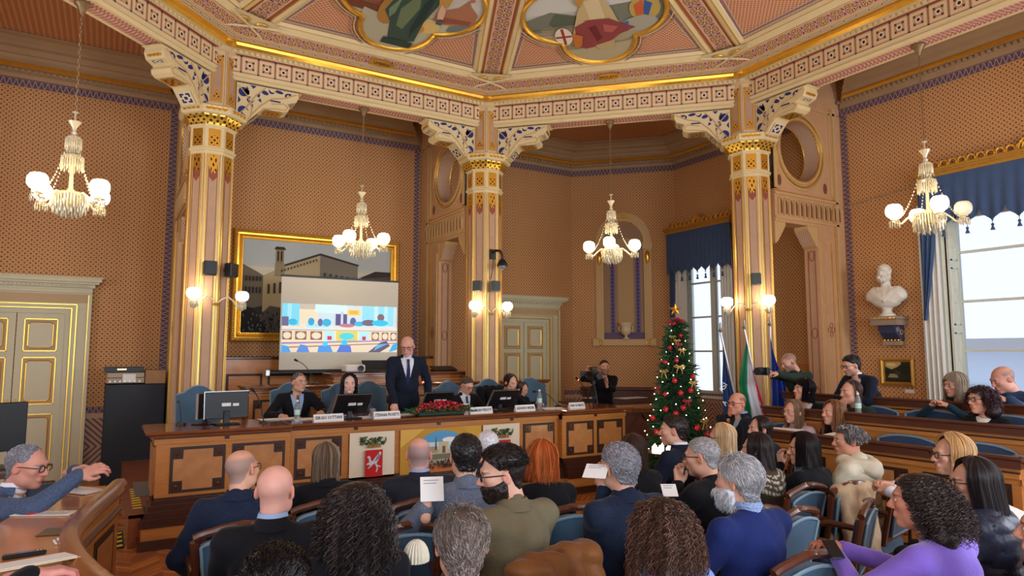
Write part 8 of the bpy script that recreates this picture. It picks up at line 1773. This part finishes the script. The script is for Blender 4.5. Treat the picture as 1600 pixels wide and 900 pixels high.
pc = dep(1193, 580, 7.95); e2 = empty('photo_camera', pc, radians(100), label='black photo camera in the hands of the photographer behind the blue flag', cat='camera'); MB().box(-.07, .07, -.03, .03, -.045, .045, bev=.008).build('camera_body', m_black, e2, smooth=False); MB().rot(Rx(-pi / 2), (0, .03, 0)).lathe([(0, 0), (.036, 0), (.04, .10), (.045, .12), (0, .12)], n=14).build('lens', m_black, e2)
bench_p('man with dark hair, thick glasses and navy jacket leaning on the rear rail', 1330, 557, 7.6, .34, rz=80, look=(-2.5, 2.4), hp=12, pose='stand', lean=.62, top=dnavy, topk='jacket', vneck=.2, shirt=wht, collar=dnavy, hair=('cap', dict(thick=.020, fuzz=1400, flen=.03, stand=.4)), hairc=(34, 28, 28), glasses='thick', stub=.35, lw=(-.02, .52, 1.02), rw=(.04, .50, 1.06), elb={-1: (-1, -.1, -.6), 1: (1, -.1, -.6)}, build=1.05)
bench_p('woman with shoulder length grey blonde hair and glasses leaning on the rear rail', 1492, 583, 6.75, .34, look=(-2.6, 1.6), fem=True, top=teal, topk='knit', hair=('fall', dict(zend=-.16, vol=.022, n=1200, c2=(206, 190, 166), fringe=1, open_=.9, flare=.03)), hairc=(138, 122, 104), glasses='thin', lw=(-.06, .40, .96), rw=(.12, .40, .96), lean=.2)
bench_p('bald man in a dark blue padded jacket leaning on the rear rail, right edge', 1567, 573, 6.6, .34, look=(-1.6, 2.4), hp=20, top=cloth('slate blue nylon', (44, 64, 96), rough=.5), topk='puffer', hairc=(96, 80, 74), scalp=grey(M_horse, (110, 92, 88)), skin=(204, 146, 124), lw=(-.14, .38, .96), rw=(.14, .38, .96), lean=.22, build=1.15)
# left foreground
e, i = person('man with receding grey hair, black glasses and grey blue jacket at the left desk', 44, 669, dep_=3.85, rz=-112, hy=-6, hp=8, floor=0, top=gblue, vneck=.22, shirt=wht, tie=m_black, collar=gblue, hair=('cap', dict(thick=.006, fuzz=1600, flen=.012, mask=lambda V: M_full(V) * (1 - .85 * sm(V[:, 1], -.01, .05) * (V[:, 2] > .03)), c2=(176, 180, 190))), hairc=(110, 108, 116), glasses='thick', lean=.26, lw=('px', 116, 738, 4.1), rw=('px', 122, 745, 3.75), lh=dict(d=(.2, .8, .2), c=.6, n=(.6, 0, -1)), rh=dict(d=(-.1, .9, .35), c=.7, n=(-.7, .0, -.8)), skin=(204, 144, 124), sc=1.0, build=1.05)
seat_for(A, i, -112, 'blue armchair behind the left curved desk')
e, i = person('person beyond the bottom left corner, hand holding cream papers', 0, 0, pos=(-3.72, -1.98, 1.32), rz=-58, hy=0, floor=0, top=blk, topk='coat', hair=('cap', dict(fuzz=300)), hairc=(60, 50, 44), near=True, rw=('px', 98, 876, 2.36), rh=dict(d=(.5, 1, .05), n=(.1, .1, -1), c=.75, sp=.3), lw=(-.2, .3, .72), skin=(216, 150, 140), lean=.1)
seat_for(A, i, -72, 'blue armchair beyond the bottom left corner')
# empty chairs among the audience
for px, py, z_, rz_, lab in ((1240, 792, .92, 10, 'empty blue armchair right of the white bearded man'), (1348, 780, .92, 24, 'empty blue armchair left of the man in the violet sweater'), (632, 815, .92, -4, 'empty blue armchair between the dark curls and the tweed jacket')):
    p = on(px, py, 2, z_) + Rz(radians(rz_)) @ np.array([0, .28, 0]); chair(A, p[0], p[1], 0, radians(rz_), lab)
# coats over chair backs
def draped(px, py, z_, rz_, w, hgt, mtl, lab, seed=0, quilt=False, thick=.05, fall=.40):
    p = on(px, py, 2, z_); e = empty('draped_coat', (p[0], p[1], 0), radians(rz_), label=lab, cat='coat'); S = SDF((-w, -.28, z_ - hgt - .1), (w, .22, z_ + .12), .013)
    S.cap((-w * .42, 0, z_ - .045), (w * .42, 0, z_ - .045), .05, .05, .0)
    for y_, hh2 in ((-.055, hgt), (.05, fall)):
        for x_ in np.linspace(-w * .40, w * .40, 5): S.cap((x_, y_ * .6, z_ - .06), (x_ * 1.12, y_ * 1.35, z_ - hh2 + .03 * sin(x_ * 20 + seed)), thick * .8, thick, .05)
    V, F = S.nets(); N = vnorm(V, F); V = V + N * (.010 * wob(V, 1.7, seed) + .006 * np.sin(V[:, 0] * 55 + seed + 3 * V[:, 2]))[:, None]
    if quilt: V = V + N * (.013 * (np.abs(np.sin((V[:, 2] + .25 * V[:, 0]) * pi / .11)) ** .5 - .6))[:, None]
    MB().add(V, F).build('coat_cloth', mtl, e); return e
def put_on(I, b=-.28): q_ = I['Rw'] @ np.array([0, b, 0]) + I['loc']; e.location = (q_[0], q_[1], 0)
e = draped(862, 852, .92, 12, .50, .60, brpuf, 'brown padded coat hanging over the chair of the bearded man, bottom centre', 1, True, .06); put_on(BI)
e = draped(1262, 750, .91, 0, .34, .50, beige, 'beige coat hanging over the chair of the woman holding glasses', 2, False, .035); put_on(GI)
chair(A, VI['loc'][0], VI['loc'][1], 0, radians(-34), 'blue armchair with a black coat under the man in the violet sweater'); e = draped(1478, 838, .90, -34, .56, .60, blk, 'black coat hanging over the chair of the man in the violet sweater', 3, False, .04); q_ = VI['loc'] + Rz(radians(-34)) @ np.array([0, -.31, 0]); e.location = (q_[0], q_[1], 0)
p = on(770, 603, 1, 4.25); e = draped(770, 600, p[2], 184, .52, .45, blk, 'black coat hanging over a high armchair behind the desk', 4, False, .045); e.location = (p[0], p[1], 0)
chair(K, p[0], p[1] - .25, .305, radians(184), 'high armchair under the black coat, second from the right behind the desk')
e = draped(520, 872, .90, -10, .40, .40, navy, 'navy coat hanging over the chair of the woman with big dark curls', 5, False, .035); put_on(CI)
# things in hands
def card(px, py, d, w, h, R, lab, n='held_leaflet', mtl=m_paper):
    e = empty(n, dep(px, py, d), label=lab, cat='leaflet'); MB().rot(R).box(-w / 2, w / 2, -.0015, .0015, -h / 2, h / 2).build('sheet', mtl, e, smooth=False)
    m = MB().rot(R); [m.box(-w * .36, w * (.30 - .1 * (k % 2)), -.003, -.0012, h * .34 - k * .016, h * .34 - k * .016 + .003) for k in range(2)]; m.build('printed_lines', MATS['grey print'], e, smooth=False)
card(675, 764, 3.5, .12, .13, Rz(radians(-20)) @ Rx(radians(-30)), 'white leaflet held up by the man in the tweed jacket'); card(931, 736, 3.5, .12, .12, Rz(radians(-50)) @ Rx(radians(-65)), 'white card held by the grey haired man'); card(1046, 766, 4.0, .09, .09, Rz(radians(-30)) @ Rx(radians(-50)), 'white sheet on the lap beside the man with his hand on his chin')
card(1583, 800, 3.6, .2, .16, Rz(radians(10)) @ Rx(radians(-70)), 'white sheet behind the woman with very long black hair')
ph_ = empty('smartphone', dep(1302, 858, 3.0), radians(-30), label='black smartphone in the hands of the man in the violet sweater', cat='phone'); MB().rot(Rx(.5)).box(-.03, .03, -.055, .055, -.004, .004, bev=.003).build('phone_body', m_black, ph_, smooth=False)
# marble bust on its painted wall bracket
BX, BY, BZ = RW - .20, 1.08, 2.33
br = empty('wall_bracket', (RW, BY, BZ), label='painted scroll bracket carrying the marble bust', cat='bracket')
m = MB(); m.box(-.34, 0, -.21, .21, -.05, 0, bev=.008); m.box(-.32, 0, -.19, .19, -.13, -.05); m.build('bracket_shelf', m_tg := mat('grey tan plaster', (156, 134, 112), rough=.6), br, smooth=False)
m = MB(); m.add([(-.26, y, -.13) for y in (-.12, .12)] + [(-.22, y, -.24) for y in (-.12, .12)] + [(-.10, y, -.33) for y in (-.12, .12)] + [(0, y, -.36) for y in (-.12, .12)] + [(0, y, -.13) for y in (-.12, .12)], [(0, 1, 3, 2), (2, 3, 5, 4), (4, 5, 7, 6), (0, 2, 4, 6, 8), (1, 9, 7, 5, 3)]); m.build('bracket_console', cloth('slate blue paint', (66, 70, 96), rough=.6, sheen=0, bump=0), br, smooth=False)
m = MB()
for s in (-1, 1):
    for cx, cz, r_ in ((-.17, -.20, .04), (-.08, -.24, .05)): m.tube([(cx + r_ * cos(t) * (1 - t / 9), s * .123, cz + r_ * sin(t) * (1 - t / 9)) for t in np.linspace(0, 6.5, 14)], .010, 6)
m.build('bracket_scrolls', m_tg, br); m = MB(); [m.box(-.345, -.335, -.19 + k * .055, -.155 + k * .055, -.035, -.018) for k in range(7)]; [m.sphere((-.09, -.10 + .05 * k, -.345), (.05, .018, .018), 8, 5) for k in range(5)]; m.build('gilt_studs', m_gold, br)
m = MB(); m.box(-.14, 0, -.13, .13, -.42, -.36); m.build('bracket_foot', m_tg, br, smooth=False)
bu = empty('marble_bust', (BX, BY, BZ + .0), radians(96), label='white marble bust of a bearded man on the wall bracket', cat='bust')
MB().lathe([(0, 0), (.11, 0), (.11, .03), (.075, .05), (.06, .09), (.085, .13), (.085, .15), (0, .15)], n=24).build('socle', m_marble, bu)
S = SDF((-.36, -.2, .12), (.36, .22, .62), .010); S.cap((-.15, 0, .34), (.15, 0, .34), .105, .105, 0); S.ell((0, .02, .28), (.20, .12, .13), .05); S.cap((-.10, .01, .23), (.10, .01, .23), .095, .095, .05); S.ell((0, .02, .20), (.12, .09, .08), .05); S.ell((-.20, 0, .30), (.09, .09, .08), .05); S.ell((.20, 0, .30), (.09, .09, .08), .05); S.cap((0, 0, .40), (0, .0, .50), .075, .062, .03)
S.cap((-.02, .13, .22), (-.09, .07, .42), .016, .016, .012); S.cap((-.02, .13, .22), (.09, .07, .42), .016, .016, .012); V, F = S.nets(); V = V + vnorm(V, F) * (.005 * wob(V, 2))[:, None]; MB().add(V, F).build('shoulders', m_marble, bu)
hd_ = get_head(False, .005); Tb = (np.eye(3) * 1.0, np.array([0, .045, .64])); m = MB(); m.add(hd_[0] + Tb[1], hd_[1], col=(.78, .74, .66)); hair_cap(m, Tb, hd_, .018, M_full, (.78, .74, .66), seed=3, fuzz=0, amp=.008); hair_cap(m, Tb, hd_, .030, M_beard, (.78, .74, .66), seed=5, fuzz=0, amp=.010); m.build('bust_head', m_marble, bu)

kh = empty('ribbed_knit_hat', dep(650, 872, 2.75), label='cream ribbed knit hat on an armrest left of the balding man, bottom edge', cat='hat'); m = MB(); th = np.linspace(.05, pi * .55, 10); P = np.array([[(.052 * (1 + .06 * sin(24 * a)) * sin(t) * cos(a), .052 * (1 + .06 * sin(24 * a)) * sin(t) * sin(a), .075 * cos(t)) for t in th] for a in np.arange(96) * pi / 48]); m.grid(P, closed_u=True); m.build('knit', cloth('cream rib knit', (214, 204, 182)), kh)
